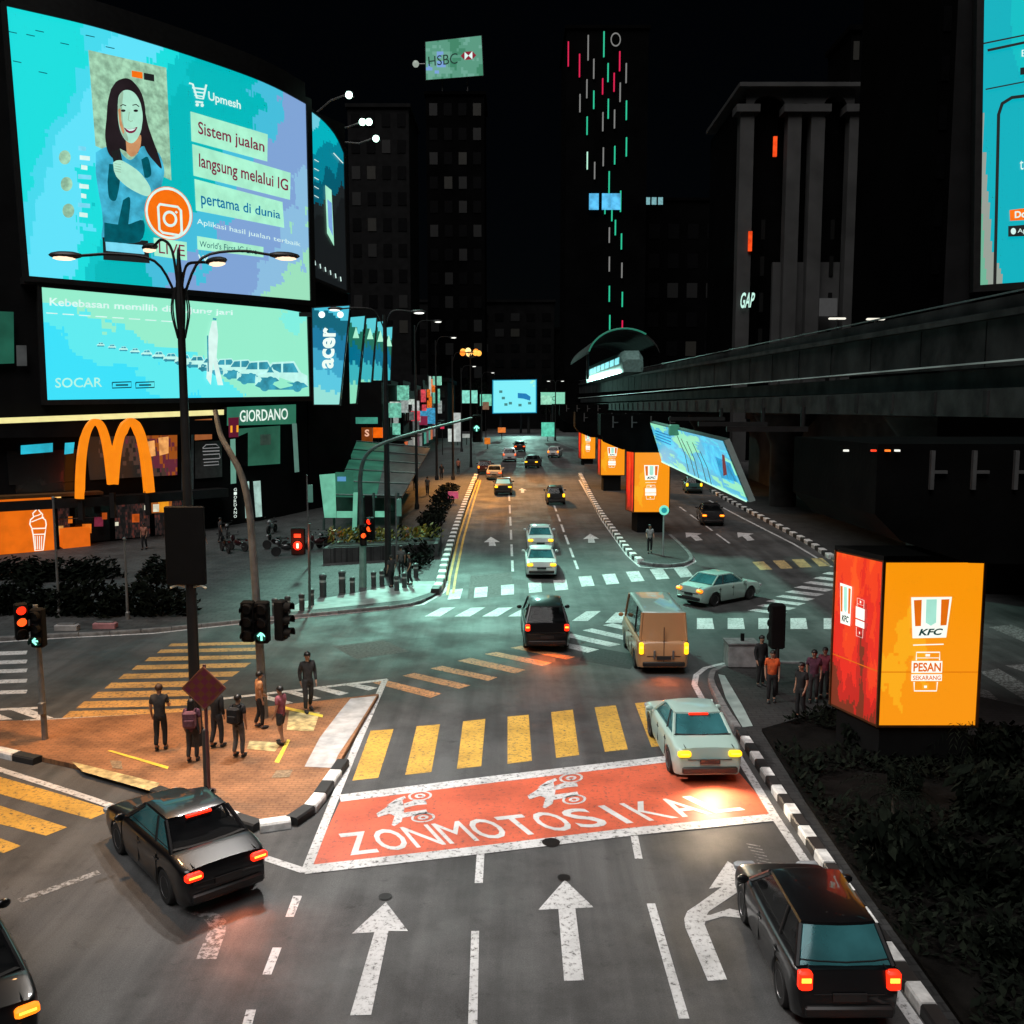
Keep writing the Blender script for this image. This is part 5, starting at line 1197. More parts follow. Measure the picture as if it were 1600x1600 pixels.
for i, (xa, xb, ya, yb, Y, c) in enumerate(SG):
    if yb > 660: Y = min(Y, G((xa+xb)/2, yb+4).y*.97)
    p, q = P(xa, ya, Y), P(xb, yb, Y); cx, cz = (p.x+q.x)/2, (p.z+q.z)/2
    hue = 'orange' if c[0] > 180 and c[1] > 80 and c[2] < 90 else 'red' if c[0] > 150 and c[1] < 80 else 'brown' if c[0] > c[2]+40 else 'mint' if c[1] > 180 else 'teal' if c[1] > c[0]+20 else 'grey'
    sh = 'upright' if (yb-ya) > (xb-xa)*1.2 else 'wide' if (xb-xa) > (yb-ya)*1.4 else 'squarish'
    where = 'left of the curved signal arm' if xb < 560 else 'above the glass canopy' if xb < 600 else 'by the far left lamps' if xb < 700 else 'left of the far billboard' if xb < 770 else 'under the far billboard' if xb < 800 else 'right of the far billboard'
    lab = f'small {hue} {sh} lit shop sign {where}'
    cw[lab] = cw.get(lab, 0)+1
    if cw[lab] > 1: lab = f'{["","","lower","third","fourth"][cw[lab]]} {hue} {sh} lit shop sign {where}'
    t = thing('shop_sign', lab, 'sign', (cx, Y, cz), 0, 'small lit shop signs along the street')
    mb = MB(); mb.box((cx, Y, cz), (q.x-p.x, .25, p.z-q.z)); mb.build('sign_box', glow('shop_sign_%d' % i, *c, .95, .5, 1.6), t, True, smooth=False)
    mb = MB(); mb.cyl((cx, Y+.2, cz), (cx, Y+.2, zg(Y)), .07, n=6); mb.build('post', M_DPOLE, t, True)
    if i == 3:
        S = Flat(plane_fn((cx, Y-.16, cz), (0, -1, 0))); letters('S', vec((570,671),(577,671),(577,682),(570,682)), glow('sign_peach', 236, 180, 150), t, .02, S, bold=.03)
# far billboard
def far_billboard():
    Y = 205; q = vec((771,595),(837,594),(837,644),(771,645)); c = P(804, 620, Y)
    t = thing('billboard', 'bright mint billboard glowing at the end of the street', 'billboard', (c.x, Y, zg(Y))); S = Flat(plane_fn(c, (0, -1, 0)))
    m = screen_mat('far_billboard_picture', [(0, (120,225,235)), (.25, (160,238,205)), (.7, (180,240,215)), (.85, (90,215,245))], (30, 20), .15, .1, 2, .5, es=1.15)
    mb = MB(); S.quad(mb, q, .1, 2); f = mb.build('lit_face', m, t, True, smooth=False)
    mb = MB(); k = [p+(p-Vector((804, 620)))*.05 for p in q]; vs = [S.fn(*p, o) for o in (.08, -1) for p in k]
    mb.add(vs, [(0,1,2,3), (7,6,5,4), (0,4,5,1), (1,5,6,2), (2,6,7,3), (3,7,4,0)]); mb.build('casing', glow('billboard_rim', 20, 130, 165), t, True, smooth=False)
    pic('picture_patch', glow('picture_blue', 30, 120, 180), f, polys=[[(809,614),(822,615),(829,620),(828,626),(818,623),(809,622)]], off=.2, surf=S)
    for x, y in ((782, 612), (786, 622), (790, 632), (797, 630), (812, 633), (827, 630)): pic('picture_mark', glow('picture_grey', 70, 130, 130), f, polys=[[(x-2, y-2), (x+3, y-2), (x+3, y+2), (x-2, y+2)]], off=.2, surf=S)
    mb = MB()
    for x in (782, 826): p = P(x, 650, Y+1); mb.cyl((p.x, Y+1, zg(Y)), (p.x, Y+1, p.z), .35)
    mb.build('support', M_DPOLE, t, True)
    light('road_fill_spot', 'SPOT', (2, 203, 15), 26000, (.5, 1, .85), t, .5, (7, 158, 4), 60, .9)  # added spot throwing teal light on the road, beyond the billboard's own glow
    Y = 196; q = vec((845,614),(883,614),(883,631),(845,631)); c = P(864, 622, Y)
    t = thing('roof_sign', 'small pale bank sign right of the far billboard', 'sign', (c.x, Y, c.z)); S = Flat(plane_fn(c, (0, -1, 0)))
    mb = MB(); mb.box((c.x, Y+.3, c.z), (5.0, .6, 2.4)); mb.build('sign_box', glow('pale_bank_sign', 130, 205, 175), t, True, smooth=False)
    letters('HSBC', vec((853,619),(867,619),(867,626),(853,626)), glow('sign_dark_green', 16, 48, 40), t, .1, S)
    pic('hexagon_mark', glow('sign_red', 130, 24, 44), t, polys=[[(847,618),(851,622),(847,626)]], off=.1, surf=S)
    mb = MB(); mb.cyl((c.x, Y+.5, zg(Y)), (c.x, Y+.5, c.z-1.2), .2); mb.build('post', M_DPOLE, t, True)
far_billboard()
# ================================================================== LAMPS AND SIGNALS
WARM = (1.0, .50, .18); NEUT = (1.0, .96, .92); MINTL = (.45, 1.0, .80)
M_LAMPHEAD = mat('lamp_housing', (.05, .05, .05), .5, .4)
def street_lamp(label, x, y, h, arms, lens_m, r=.11, pm=M_DPOLE, group='street lamps along the road', extra=None, energy=0, lcol=NEUT, arm_len_curve=True):
    z0 = zg(y)+.0; t = thing('street_lamp', label, 'street lamp', (x, y, z0), 0, group)
    mb = MB(); mb.lathe([(r*2, 0), (r*2, .5), (r*1.45, .6), (r*1.3, 1.2), (r*.75, h)], (0, 0, 0), 12); mb.build('pole', pm, t)
    for dx, dy, dz in arms:
        a = Vector((0, 0, h-1.1)); e = Vector((dx, dy, h+dz)); mid = Vector((dx*.25, dy*.25, h+dz*.6+.05))
        mb = MB(); mb.tube(smooth_path([a, Vector((dx*.06, dy*.06, h-.5)), mid, Vector((dx*.65, dy*.65, h+dz*1.02+.05)), e], 4), .038, 6); mb.build('arm', pm, t)
        d = Vector((dx, dy, 0)).normalized(); M_ = Matrix.Rotation(math.atan2(d.y, d.x), 4, 'Z')
        mb = MB(); mb.ball(e+d*.36, .42, 12, (1, .42, .24), M_); hd = mb.build('lamp_head', M_LAMPHEAD, t)
        mb = MB(); mb.ball(e+d*.4+Vector((0,0,-.07)), .29, 10, (1, .55, .22), M_); mb.build('lens', lens_m, hd)
        if energy: light('lamp_light', 'SPOT', wloc(t)+e+d*.46+Vector((0,0,-.3)), energy, lcol, t, .25, wloc(t)+e+d*.8-Vector((0,0,10)), 150, .8)
    if extra: extra(t)
    return t
L_WARM = glow('lens_warm', 255, 214, 180, 1.6); L_WHITE = glow('lens_white', 240, 240, 232, 2.0); L_OR = glow('lens_orange', 236, 160, 70, 1.6)
b = G(308, 1170); hgt = P(285, 425, b.y).z
def sl_extra(t):
    mb = MB(); mb.lathe([(.09, hgt-1.6), (.12, hgt-1.2), (.14, hgt-.7), (.09, hgt-.2), (.035, hgt+.55), (0, hgt+.65)], (0,0,0), 10); mb.build('finial', M_DPOLE, t)
    for k in range(6):
        a = k*math.pi/3; mb = MB(); mb.tube(smooth_path([(.1*math.cos(a), .1*math.sin(a), hgt-1.7), (.24*math.cos(a), .24*math.sin(a), hgt-1.0), (.15*math.cos(a), .15*math.sin(a), hgt-.4)], 4), .02, 5); mb.build('scroll', M_DPOLE, t)
    z1, z0 = P(300, 790, b.y).z, P(300, 912, b.y).z
    mb = MB(); mb.box((-.05, -.16, (z0+z1)/2), (1.05, .12, z1-z0), bev=.03); mb.build('sign_back', M_BLACK, t)
    mb = MB(); 
    for s in (-1, 1): mb.tube([(s*.12, -.12, z0-.06), (s*.3, -.16, z0-.0), (s*.48, -.2, z0-.08)], .035, 5)
    mb.build('cable_clip', mat('pale_plastic', (.5, .48, .38), .5), t)
sl1 = street_lamp('tall dark street lamp with four curved arms rising from the brick island', b.x, b.y, hgt,
    [(-2.35, -.4, .35), (-1.1, 1.3, .9), (1.05, -.9, .1), (2.2, .7, .55)], L_WARM, .12, extra=sl_extra)
# its lamps: warm over the island, whiter over the road
sz = hgt-.2
light('lamp_light', 'SPOT', (b.x-2.6, b.y-.3, sz), 5200, WARM, sl1, .3, (b.x-3.6, b.y-2.2, 0), 86, .9)
light('lamp_light', 'SPOT', (b.x+2.4, b.y+.6, sz), 8500, NEUT, sl1, .3, (b.x+9.5, b.y-3.5, 0), 100, .9)
light('lamp_light', 'SPOT', (b.x-1.2, b.y+1.2, sz), 3000, (1, .62, .3), sl1, .3, (b.x-1.5, b.y+6, 0), 96, .9)
light('lamp_light', 'SPOT', (b.x+1.1, b.y-.9, sz), 2600, (1, .9, .8), sl1, .3, (b.x+3.5, b.y-6, 0), 96, .9)
# teal lit double lamp on the plaza
M_TPOLE = mat('teal_grey_steel', (.08, .13, .12), .45, .4)
p = G(607, 903); street_lamp('dark two-armed street lamp standing on the left plaza by the signal arm', p.x, p.y, P(605, 492, p.y).z-zg(p.y), [(-2.2, -.2, .3), (1.4, .2, .2)], L_WHITE, .14)
for i, (hx, hy, Y, side, m, lab, en, c) in enumerate([
    (685, 502, 76, -1, L_WHITE, 'nearest lit street lamp of the far left row', 2500, (1, .8, .6)), (709, 527, 98, -1, L_WHITE, 'second lit street lamp of the far left row', 0, NEUT),
    (735, 551, 98, -1, L_OR, 'orange glowing street lamp in the far left row', 34000, (1, .42, .10)), (741, 572, 136, -1, L_WHITE, 'small lit street lamp under the orange one', 0, NEUT),
    (770, 582, 158, -1, L_WHITE, 'most distant lit street lamp left of the far billboard', 0, NEUT), (868, 594, 162, 1, L_WHITE, 'twin-headed street lamp right of the far billboard', 0, NEUT)]):
    e = P(hx, hy, Y); x = e.x-1.9 if side < 0 else e.x
    arms = [(1.5, -.2, .3)] if side < 0 else [(-.8, 0, .2), (.8, 0, .2)]
    t = street_lamp(lab, x, Y, e.z-zg(Y)-.3, arms, m, .1)
    if en: light('lamp_light', 'SPOT', (e.x, Y, e.z-.5), en, c, t, .3, (e.x+4.5, Y-4 if i == 2 else Y, zg(Y)), 110, .9)
# cluster of orange globes far up the street
e = P(735, 552, 112); t = thing('cluster_lamp', 'cluster of glowing orange globes on a tall pole far up the street', 'street lamp', (e.x, e.y, zg(e.y)))
mb = MB(); mb.lathe([(.2, 0), (.14, 1), (.08, e.z-zg(e.y))], (0,0,0), 10); mb.build('pole', M_DPOLE, t)
for k in range(7):
    a = k*2*math.pi/7; c = Vector((1.0*math.cos(a), 1.0*math.sin(a), e.z-zg(e.y)+.25*(k % 2))); mb = MB(); mb.ball(c, .34, 12); mb.build('globe', glow('globe_orange_%d' % (k % 3), *[(246,170,70),(236,130,40),(255,215,140)][k % 3], 1.7), t)
    mb = MB(); mb.cyl((0, 0, e.z-zg(e.y)-.6), c-Vector((0,0,.3)), .03, n=6); mb.build('arm', M_DPOLE, t)
# floodlights on arms over the side screen
for lab, (x, y), Y in (('highest floodlight on a long roof arm above the screens', (546,148), 80), ('double floodlight on a roof arm, middle of three', (572,190), 83), ('lowest floodlight on a roof arm at the corner', (588,216), 86)):
    e = P(x, y, Y); t = thing('floodlight', lab, 'floodlight', (e.x, e.y, e.z), 0, 'floodlights over the corner building')
    mb = MB(); mb.tube([(0, 0, .1), (-1.6, .2, -.4), (e.x*0-3.6, .4, 33.3-e.z)], .07, 6); mb.build('arm', M_STEEL, t)
    mb = MB(); mb.box((0, 0, 0), (.7, .5, .4), bev=.05); mb.build('housing', M_LAMPHEAD, t)
    for k in ((-.28, .28) if 'double' in lab else (0,)):
        mb = MB(); mb.ball((k, -.24, -.1), .3, 10); mb.build('lens', glow('flood_lens', 200, 255, 230, 6.0), t)
    light('flood_light', 'SPOT', (e.x, e.y-.7, e.z-.35), 135000, MINTL, t, 1.6, {148: (3, 45, 0), 190: (-6, 47, 0), 216: (11, 50, 0)}[y], 24, 1.0)

def signal_head(t, loc, yaw, lit, n=3, scale=1.0, arrow=None, lit_idx=2):
    """black three-lens head facing -Y turned by yaw"""
    M_ = Matrix.Rotation(yaw, 4, 'Z'); L_ = Vector(loc); s = scale
    tr = lambda p: L_+M_ @ (Vector(p)*s)
    mb = MB(); mb.box(L_, (.34*s, .26*s, (.34*n+.06)*s), M=M_, bev=.04*s); hd = mb.build('housing', M_BLACK, t)
    cols = [(240, 40, 16), (245, 78, 26), (150, 255, 220)]
    for i in range(n):
        z = (n-1)*.17-i*.34
        mb = MB(); N = 10
        for k in range(N):
            a0, a1 = math.pi*(-.15+1.3*k/N), math.pi*(-.15+1.3*(k+1)/N)
            mb.face([tr((.145*math.cos(a0), -.13, z+.145*math.sin(a0))), tr((.145*math.cos(a1), -.13, z+.145*math.sin(a1))), tr((.15*math.cos(a1), -.33, z+.15*math.sin(a1))), tr((.15*math.cos(a0), -.33, z+.15*math.sin(a0)))])
        mb.build('visor', M_BLACK, hd, merge=True)
        on = (i in lit)
        mb = MB(); 
        if on and arrow:
            for a, b_ in (((-.1, 0), (.0, .1)), ((.1, 0), (.0, .1)), ((0, -.11), (0, .1))):
                q0, q1 = Vector(a), Vector(b_)
                if arrow == 'left': q0, q1 = Vector((-q0.y, q0.x)), Vector((-q1.y, q1.x))
                d = (q1-q0).normalized(); nn = Vector((-d.y, d.x))*.026
                mb.face([tr((p_.x, -.155, z+p_.y)) for p_ in (q0+nn, q1+nn, q1-nn, q0-nn)])
            mb.build('arrow_lens', glow('signal_green', 150, 255, 222, 1.5), hd, smooth=False, merge=False)
            mb = MB(); mb.cyl(tr((0, -.12, z)), tr((0, -.145, z)), .135*s, n=14); mb.build('lens', glow('signal_green_dim', 10, 60, 50), hd)
        else:
            mb.cyl(tr((0, -.12, z)), tr((0, -.15, z)), .13*s, n=14)
            mb.build('lens', glow('signal_%d' % i, *cols[i], 2.2) if on else mat('signal_off', (.02, .015, .012), .25), hd)
    return hd
M_GPOLE = mat('grey_signal_pole', (.20, .20, .19), .5, .4, var=.3, scale=3)
# tall curved mast beside the lamp
bm_ = G(413, 1128); Ym = bm_.y
t = thing('traffic_signal', 'curved grey signal mast beside the waiting people, green arrow pointing up', 'traffic light', (bm_.x, Ym, .13), 0, 'traffic lights')
pts = [P(413, 1128, Ym), P(405, 1000, Ym), P(398, 900, Ym), P(390, 800, Ym), P(378, 745, Ym), P(360, 708, Ym), P(345, 680, Ym), P(336, 640, Ym)]
L0 = Vector((bm_.x, Ym, .13)); mb = MB(); mb.tube([q-L0 for q in smooth_path(pts, 5)], .13, 10, .07); mb.build('mast', M_GPOLE, t)
h = P(405, 968, Ym); signal_head(t, h-L0+Vector((-.26, -.2, 0)), 0, (), 3, 1.12); signal_head(t, h-L0+Vector((.16, -.22, -.02)), 0, (2,), 3, 1.15, 'up'); signal_head(t, h-L0+Vector((.66, -.05, 0)), R(75), (), 3, 1.1)
mb = MB(); q = P(411, 1065, Ym)-L0; mb.box(q+Vector((0, -.12, 0)), (.22, .18, .5), bev=.02); mb.build('control_box', M_GPOLE, t)
# left signal
bl_ = G(71, 1162); Yl = bl_.y; L0 = Vector((bl_.x, Yl, .13))
t = thing('traffic_signal', 'grey signal pole on the left of the island, green arrow pointing left', 'traffic light', tuple(L0), 0, 'traffic lights')
mb = MB(); mb.tube([Vector((0, 0, 0)), P(64, 1060, Yl)-L0, P(55, 945, Yl)-L0], .085, 10, .07); mb.build('mast', M_GPOLE, t)
signal_head(t, P(60, 978, Yl)-L0+Vector((.1, -.2, 0)), 0, (2,), 3, 1.0, 'left'); signal_head(t, P(30, 972, Yl)-L0+Vector((0, .1, 0)), R(35), (0, 1), 3, .95)
mb = MB(); q = P(68, 1105, Yl)-L0; mb.box(q+Vector((0, -.1, 0)), (.16, .14, .34), bev=.02); mb.build('control_box', M_GPOLE, t)
# overhead arm on the plaza
bo = G(567, 921); Yo = bo.y; L0 = Vector((bo.x, Yo, zg(Yo)+.13))
t = thing('traffic_signal', 'teal lit signal pole on the plaza with a long arm reaching over the road', 'traffic light', tuple(L0), 0, 'traffic lights')
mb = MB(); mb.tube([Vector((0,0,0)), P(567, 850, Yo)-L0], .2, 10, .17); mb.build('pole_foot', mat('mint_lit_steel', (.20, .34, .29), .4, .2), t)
pts = [P(567, 850, Yo), P(564, 790, Yo), P(563, 745, Yo), P(572, 712, Yo), P(600, 692, Yo), P(660, 673, Yo), P(738, 653, Yo)]
mb = MB(); mb.tube([q-L0 for q in smooth_path(pts, 5)], .14, 10, .06); mb.build('mast', M_TPOLE, t)
signal_head(t, P(745, 660, Yo)-L0+Vector((0,-.1,-.3)), 0, (1,), 3, 1.3, 'up'); signal_head(t, P(579, 826, Yo)-L0, R(-20), (0, 1), 3, 1.1); signal_head(t, P(571, 836, Yo)-L0+Vector((-.1,-.1,0)), R(15), (1,), 3, 1.0)
# red pedestrian signal
br_ = G(484, 957); L0 = Vector((br_.x, br_.y, .13))
t = thing('pedestrian_signal', 'slim pole on the plaza edge with a glowing red pedestrian light', 'traffic light', tuple(L0), 0, 'traffic lights')
mb = MB(); mb.tube([(0,0,0), P(483, 818, br_.y)-L0], .06, 8); mb.build('pole', M_TPOLE, t)
q = P(466, 846, br_.y)-L0; mb = MB(); mb.box(q, (.62, .24, 1.25), bev=.04); hd = mb.build('housing', M_BLACK, t)
mb = MB(); mb.box(q+Vector((0, -.13, .28)), (.3, .04, .16)); mb.build('countdown', glow('red_lamp', 245, 50, 20, 2.4), hd, smooth=False)
mb = MB(); mb.cyl(q+Vector((0, -.12, -.18)), q+Vector((0, -.15, -.18)), .2, n=14); mb.build('lens', glow('red_lens', 235, 30, 14, 2.2), hd)
mb = MB(); mb.box(q+Vector((0, -.17, -.18)), (.09, .02, .22)); mb.build('figure', glow('red_lamp_core', 255, 210, 180, 2.5), hd, smooth=False)
light('signal_light', 'POINT', L0+q+Vector((0, -.5, 0)), 60, (1, .1, .04), t, .15)
# dark signal at the right corner seen from behind
p = G(1212, 1092); t = thing('traffic_signal', 'dark signal head seen from behind at the right corner', 'traffic light', (p.x, p.y, .14), 0, 'traffic lights')
mb = MB(); zt_ = P(1207, 950, p.y).z; mb.cyl((0,0,0), (0,0,zt_-.3), .07); mb.build('mast', M_DPOLE, t)
signal_head(t, (0, .1, zt_-.75), R(180), (), 3, 1.35)
# diamond sign on its pole
p = G(327, 1246); Yd = p.y; L0 = Vector((p.x, Yd, .13)); c = P(319, 1075, Yd)-L0
t = thing('diamond_sign', 'maroon chequered diamond road sign on a thin pole at the island kerb', 'road sign', tuple(L0))
mb = MB(); mb.cyl((0,0,0), (c.x, c.y+.06, c.z+.55), .04, n=10); mb.cyl((0,0,0), (0,0,.05), .16, n=12); mb.build('pole', mat('rusty_maroon_pole', (.10, .035, .035), .6), t)
chk = bpy.data.materials.new('maroon_check'); chk.use_nodes = True; nn = chk.node_tree.nodes; tx = nn.new('ShaderNodeTexChecker'); tx.inputs['Scale'].default_value = 7; tx.inputs['Color1'].default_value = (.16, .018, .045, 1); tx.inputs['Color2'].default_value = (.16, .045, .015, 1)
tc_ = nn.new('ShaderNodeTexCoord'); mp_ = nn.new('ShaderNodeMapping'); mp_.inputs['Rotation'].default_value = (0, R(45), 0); chk.node_tree.links.new(tc_.outputs['Object'], mp_.inputs[0]); chk.node_tree.links.new(mp_.outputs[0], tx.inputs[0]); chk.node_tree.links.new(tx.outputs[0], nn['Principled BSDF'].inputs['Base Color']); nn['Principled BSDF'].inputs['Roughness'].default_value = .5
mb = MB(); r_ = .48; pr = [(-r_, 0), (0, -r_), (r_, 0), (0, r_)]
mb.add([(c.x+x, c.y-.03+o, c.z+z) for o in (0, .03) for x, z in pr], [(0,1,2,3), (7,6,5,4)]+[(i, 4+i, 4+(i+1) % 4, (i+1) % 4) for i in range(4)]); mb.build('plate', chk, t, smooth=False)
mb = MB(); r2 = .52; 
for i in range(4):
    a, b_ = pr[i], pr[(i+1) % 4]; mb.cyl((c.x+a[0]*1.06, c.y-.015, c.z+a[1]*1.06), (c.x+b_[0]*1.06, c.y-.015, c.z+b_[1]*1.06), .022, n=6)
mb.build('rim', mat('orange_brown_rim', (.2, .06, .03), .5), t)
mb = MB(); mb.lathe([(.085, 0), (.085, 1.4), (.06, 1.45)], (-.14, .3, 0), 10); tag(mb.build('bollard', mat('dark_bollard', (.03, .03, .03), .5), None), 'dark short post just behind the diamond sign pole', 'bollard'); bpy.context.view_layer.update()
bpy.data.objects['bollard'].location = L0+Vector((0, 0, 0))
# round-topped sign on the median tip
p = G(1036, 872); t = thing('road_sign', 'thin mint lit sign pole with a round top at the median tip', 'road sign', (p.x, p.y, zg(p.y)+.15)); zt_ = P(1036, 797, p.y).z-zg(p.y)-.15
mb = MB(); mb.cyl((0,0,0), (0,0,zt_), .05, n=8); mb.build('pole', mat('pale_steel', (.34, .40, .38), .5), t)
mb = MB(); mb.cyl((0,-.05,zt_), (0,-.09,zt_), .3, n=18); mb.build('disc', glow('mint_disc', 120, 225, 200), t); mb = MB(); mb.cyl((0,-.10,zt_), (0,-.12,zt_), .17, n=16); mb.build('disc_centre', glow('teal_disc', 30, 140, 150), t)
for lab, xb, yb, yt in (('plain grey post at the far left of the plaza', 93, 968, 778), ('plain grey post by the hedge, second from the left', 200, 972, 842)):
    p = G(xb, yb); t = thing('post', lab, 'post', (p.x, p.y, .13)); mb = MB(); z_ = P(xb, yt, p.y).z-.13; mb.lathe([(.1, 0), (.1, .3), (.06, .35), (.045, z_)], (0,0,0), 10); mb.build('shaft', M_GPOLE, t); mb = MB(); mb.ball((0,0,z_), .08, 8); mb.build('cap', M_GPOLE, t)
# thin pole cluster on plaza
for lab, xb, yb, yt in (('thin pale flag pole left of the glass canopy', 483, 890, 742), ('thin pale pole right of the glass canopy panel', 620, 888, 770)):
    p = G(xb, yb); t = thing('post', lab, 'post', (p.x, p.y, zg(p.y)+.13)); z_ = P(xb, yt, p.y).z-zg(p.y)-.13; mb = MB(); mb.cyl((0,0,0), (0,0,z_), .06, .04, 8); mb.build('shaft', M_STEEL, t)
    mb = MB(); mb.box((.16, 0, z_*.8), (.3, .06, 1.0), bev=.02); mb.build('banner_plate', glow('dim_mint_plate', 70, 110, 98, .8), t)
# bollards on the plaza
mbp = MB(); mbp.lathe([(.17, 0), (.17, .8), (.19, .82), (.19, .92), (.12, .98), (0, 1.0)], (0,0,0), 14); protos = None
BOL = [(505,936,'tall'),(535,930,'tall'),(551,929,'short'),(584,920,'short'),(597,918,'short'),(450,962,'short'),(472,958,'short'),(487,950,'short'),(620,927,'short'),(632,922,'short'),(650,906,'short'),(430,966,'short')]
place = ['left of the pair of tall ones','right of the pair of tall ones','just right of the tall pair','left of the lamp pole','touching the lamp pole foot','left of the red light pole','at the red light pole foot','right of the red light pole','right of the lamp pole, nearer the kerb','near the plaza corner kerb','furthest right, by the planter','leftmost on the plaza edge']
M_BOL = mat('grey_bollard', (.07, .075, .075), .5, .3, var=.3)
proto = None
for (x, y, k), w_ in zip(BOL, place):
    p = G(x, y)
    if proto is None:
        t = thing('bollard', '', 'bollard', (0,0,0), 0, 'bollards on the plaza edge'); mbp.build('post_body', M_BOL, t); mb = MB(); mb.lathe([(.176, .62), (.176, .72)], (0,0,0), 14); mb.build('reflective_band', mat('pale_band', (.35, .38, .36), .4), t); proto = t; o = t
    else: o = copy_tree(proto)
    o.location = (p.x, p.y, zg(p.y)+.13); o.scale = (1, 1, 1.15) if k == 'tall' else (.75, .75, .8); o['label'] = f'{k} grey bollard {w_}'

# ================================================================== PLAZA: GLASS CANOPY, PLANTER, BIN
def glass_entrance():
    t = thing('glass_canopy', 'teal lit glass entrance canopy with sloping roof on the plaza', 'canopy', (-10, 72, zg(72)))
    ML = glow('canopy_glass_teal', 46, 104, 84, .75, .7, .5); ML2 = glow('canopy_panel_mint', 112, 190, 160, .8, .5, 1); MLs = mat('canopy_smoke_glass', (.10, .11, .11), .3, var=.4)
    A, B, C_, D = P(523, 774, 66), P(628, 776, 66), P(672, 700, 90), P(557, 690, 90)
    n_ = (B-A).cross(D-A).normalized()
    # roof made of two glass sheets
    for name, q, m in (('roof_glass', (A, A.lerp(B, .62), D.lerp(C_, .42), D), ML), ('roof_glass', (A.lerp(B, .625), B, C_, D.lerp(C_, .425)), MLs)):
        mb = MB(); vs = list(q)+[p-n_*.12 for p in q]; mb.add(vs, [(0,1,2,3), (7,6,5,4), (0,4,5,1), (1,5,6,2), (2,6,7,3), (3,7,4,0)]); mb.build(name, m, t, True, smooth=False)
    for k in range(6):
        a, b_ = A.lerp(D, k/5)+n_*.06, B.lerp(C_, k/5)+n_*.06; mb = MB(); mb.cyl(a, b_, .06, n=6); mb.build('roof_bar', M_TPOLE, t, True)
    def panel(name, q, Y, m, th=.15):
        p = [P(x, y, Y) for x, y in q]; mb = MB(); vs = p+[a+Vector((0, th, 0)) for a in p]; mb.add(vs, [(0,1,2,3), (7,6,5,4), (0,4,5,1), (1,5,6,2), (2,6,7,3), (3,7,4,0)]); return mb.build(name, m, t, True, smooth=False)
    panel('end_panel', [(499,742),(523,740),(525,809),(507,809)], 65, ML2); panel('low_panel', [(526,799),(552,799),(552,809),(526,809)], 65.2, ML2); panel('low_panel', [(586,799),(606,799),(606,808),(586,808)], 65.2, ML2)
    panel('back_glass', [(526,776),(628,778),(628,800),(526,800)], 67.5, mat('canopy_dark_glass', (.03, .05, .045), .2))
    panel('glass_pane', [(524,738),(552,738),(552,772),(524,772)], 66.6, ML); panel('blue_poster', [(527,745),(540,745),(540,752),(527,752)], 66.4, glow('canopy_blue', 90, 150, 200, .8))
    panel('dark_totem', [(569,775),(581,775),(583,815),(571,815)], 64.6, M_BLACK); panel('lit_post', [(552,770),(558,770),(556,838),(550,838)], 64.4, ML2, .3)
    for x, yb in ((506, 838), (522, 834), (584, 838), (606, 834), (622, 826)):
        a, b_ = P(x, 770 if x > 530 else 809, 65.5), P(x, yb, 65.5); b_.z = zg(65.5)+.1; mb = MB(); mb.cyl(a, b_, .09, n=8); mb.build('leg', M_TPOLE, t, True)
    mb = MB()
    for i in range(5): mb.box((P(560, 790, 66).x, 66.8, zg(66)+.3+i*.0), (.01, .01, .01)) if False else None
glass_entrance()
def leafball(n, rx, ry, rz, s, seed, zc=0, hollow=.35, droop=0):
    r = random.Random(seed); mb = MB()
    for i in range(n):
        a = r.uniform(0, 2*math.pi); u = r.uniform(-1, 1); q = (hollow+(1-hollow)*r.random())**.5; bump = 1+.22*math.sin(3*a+seed)+.18*math.sin(5*u+seed*2)
        c = Vector((rx*q*bump*math.sqrt(1-u*u)*math.cos(a), ry*q*bump*math.sqrt(1-u*u)*math.sin(a), zc+rz*q*bump*u))
        d = Vector((r.gauss(0,1), r.gauss(0,1), r.gauss(0,.7))).normalized(); e = d.orthogonal().normalized(); f = d.cross(e); k = s*r.uniform(.6, 1.4); mb.mi(0 if r.random() < .7 else 1)
        mb.face([c-e*k, c-f*k*.45, c+e*k*1.1, c+f*k*.45])
    return mb
M_LEAF = mat('dark_leaf', (.003, .005, .003), .95, spec=.1, var=.5, scale=8); M_LEAF2 = mat('mid_leaf', (.007, .010, .006), .95, spec=.1, var=.4, scale=8)
M_FLW = mat('yellow_flower', (.36, .28, .02), .6, var=.4, scale=6); M_FLO = mat('orange_flower', (.40, .16, .03), .6, var=.4, scale=6); M_LEAFY = mat('yellow_green_leaf', (.14, .15, .02), .6, var=.4)
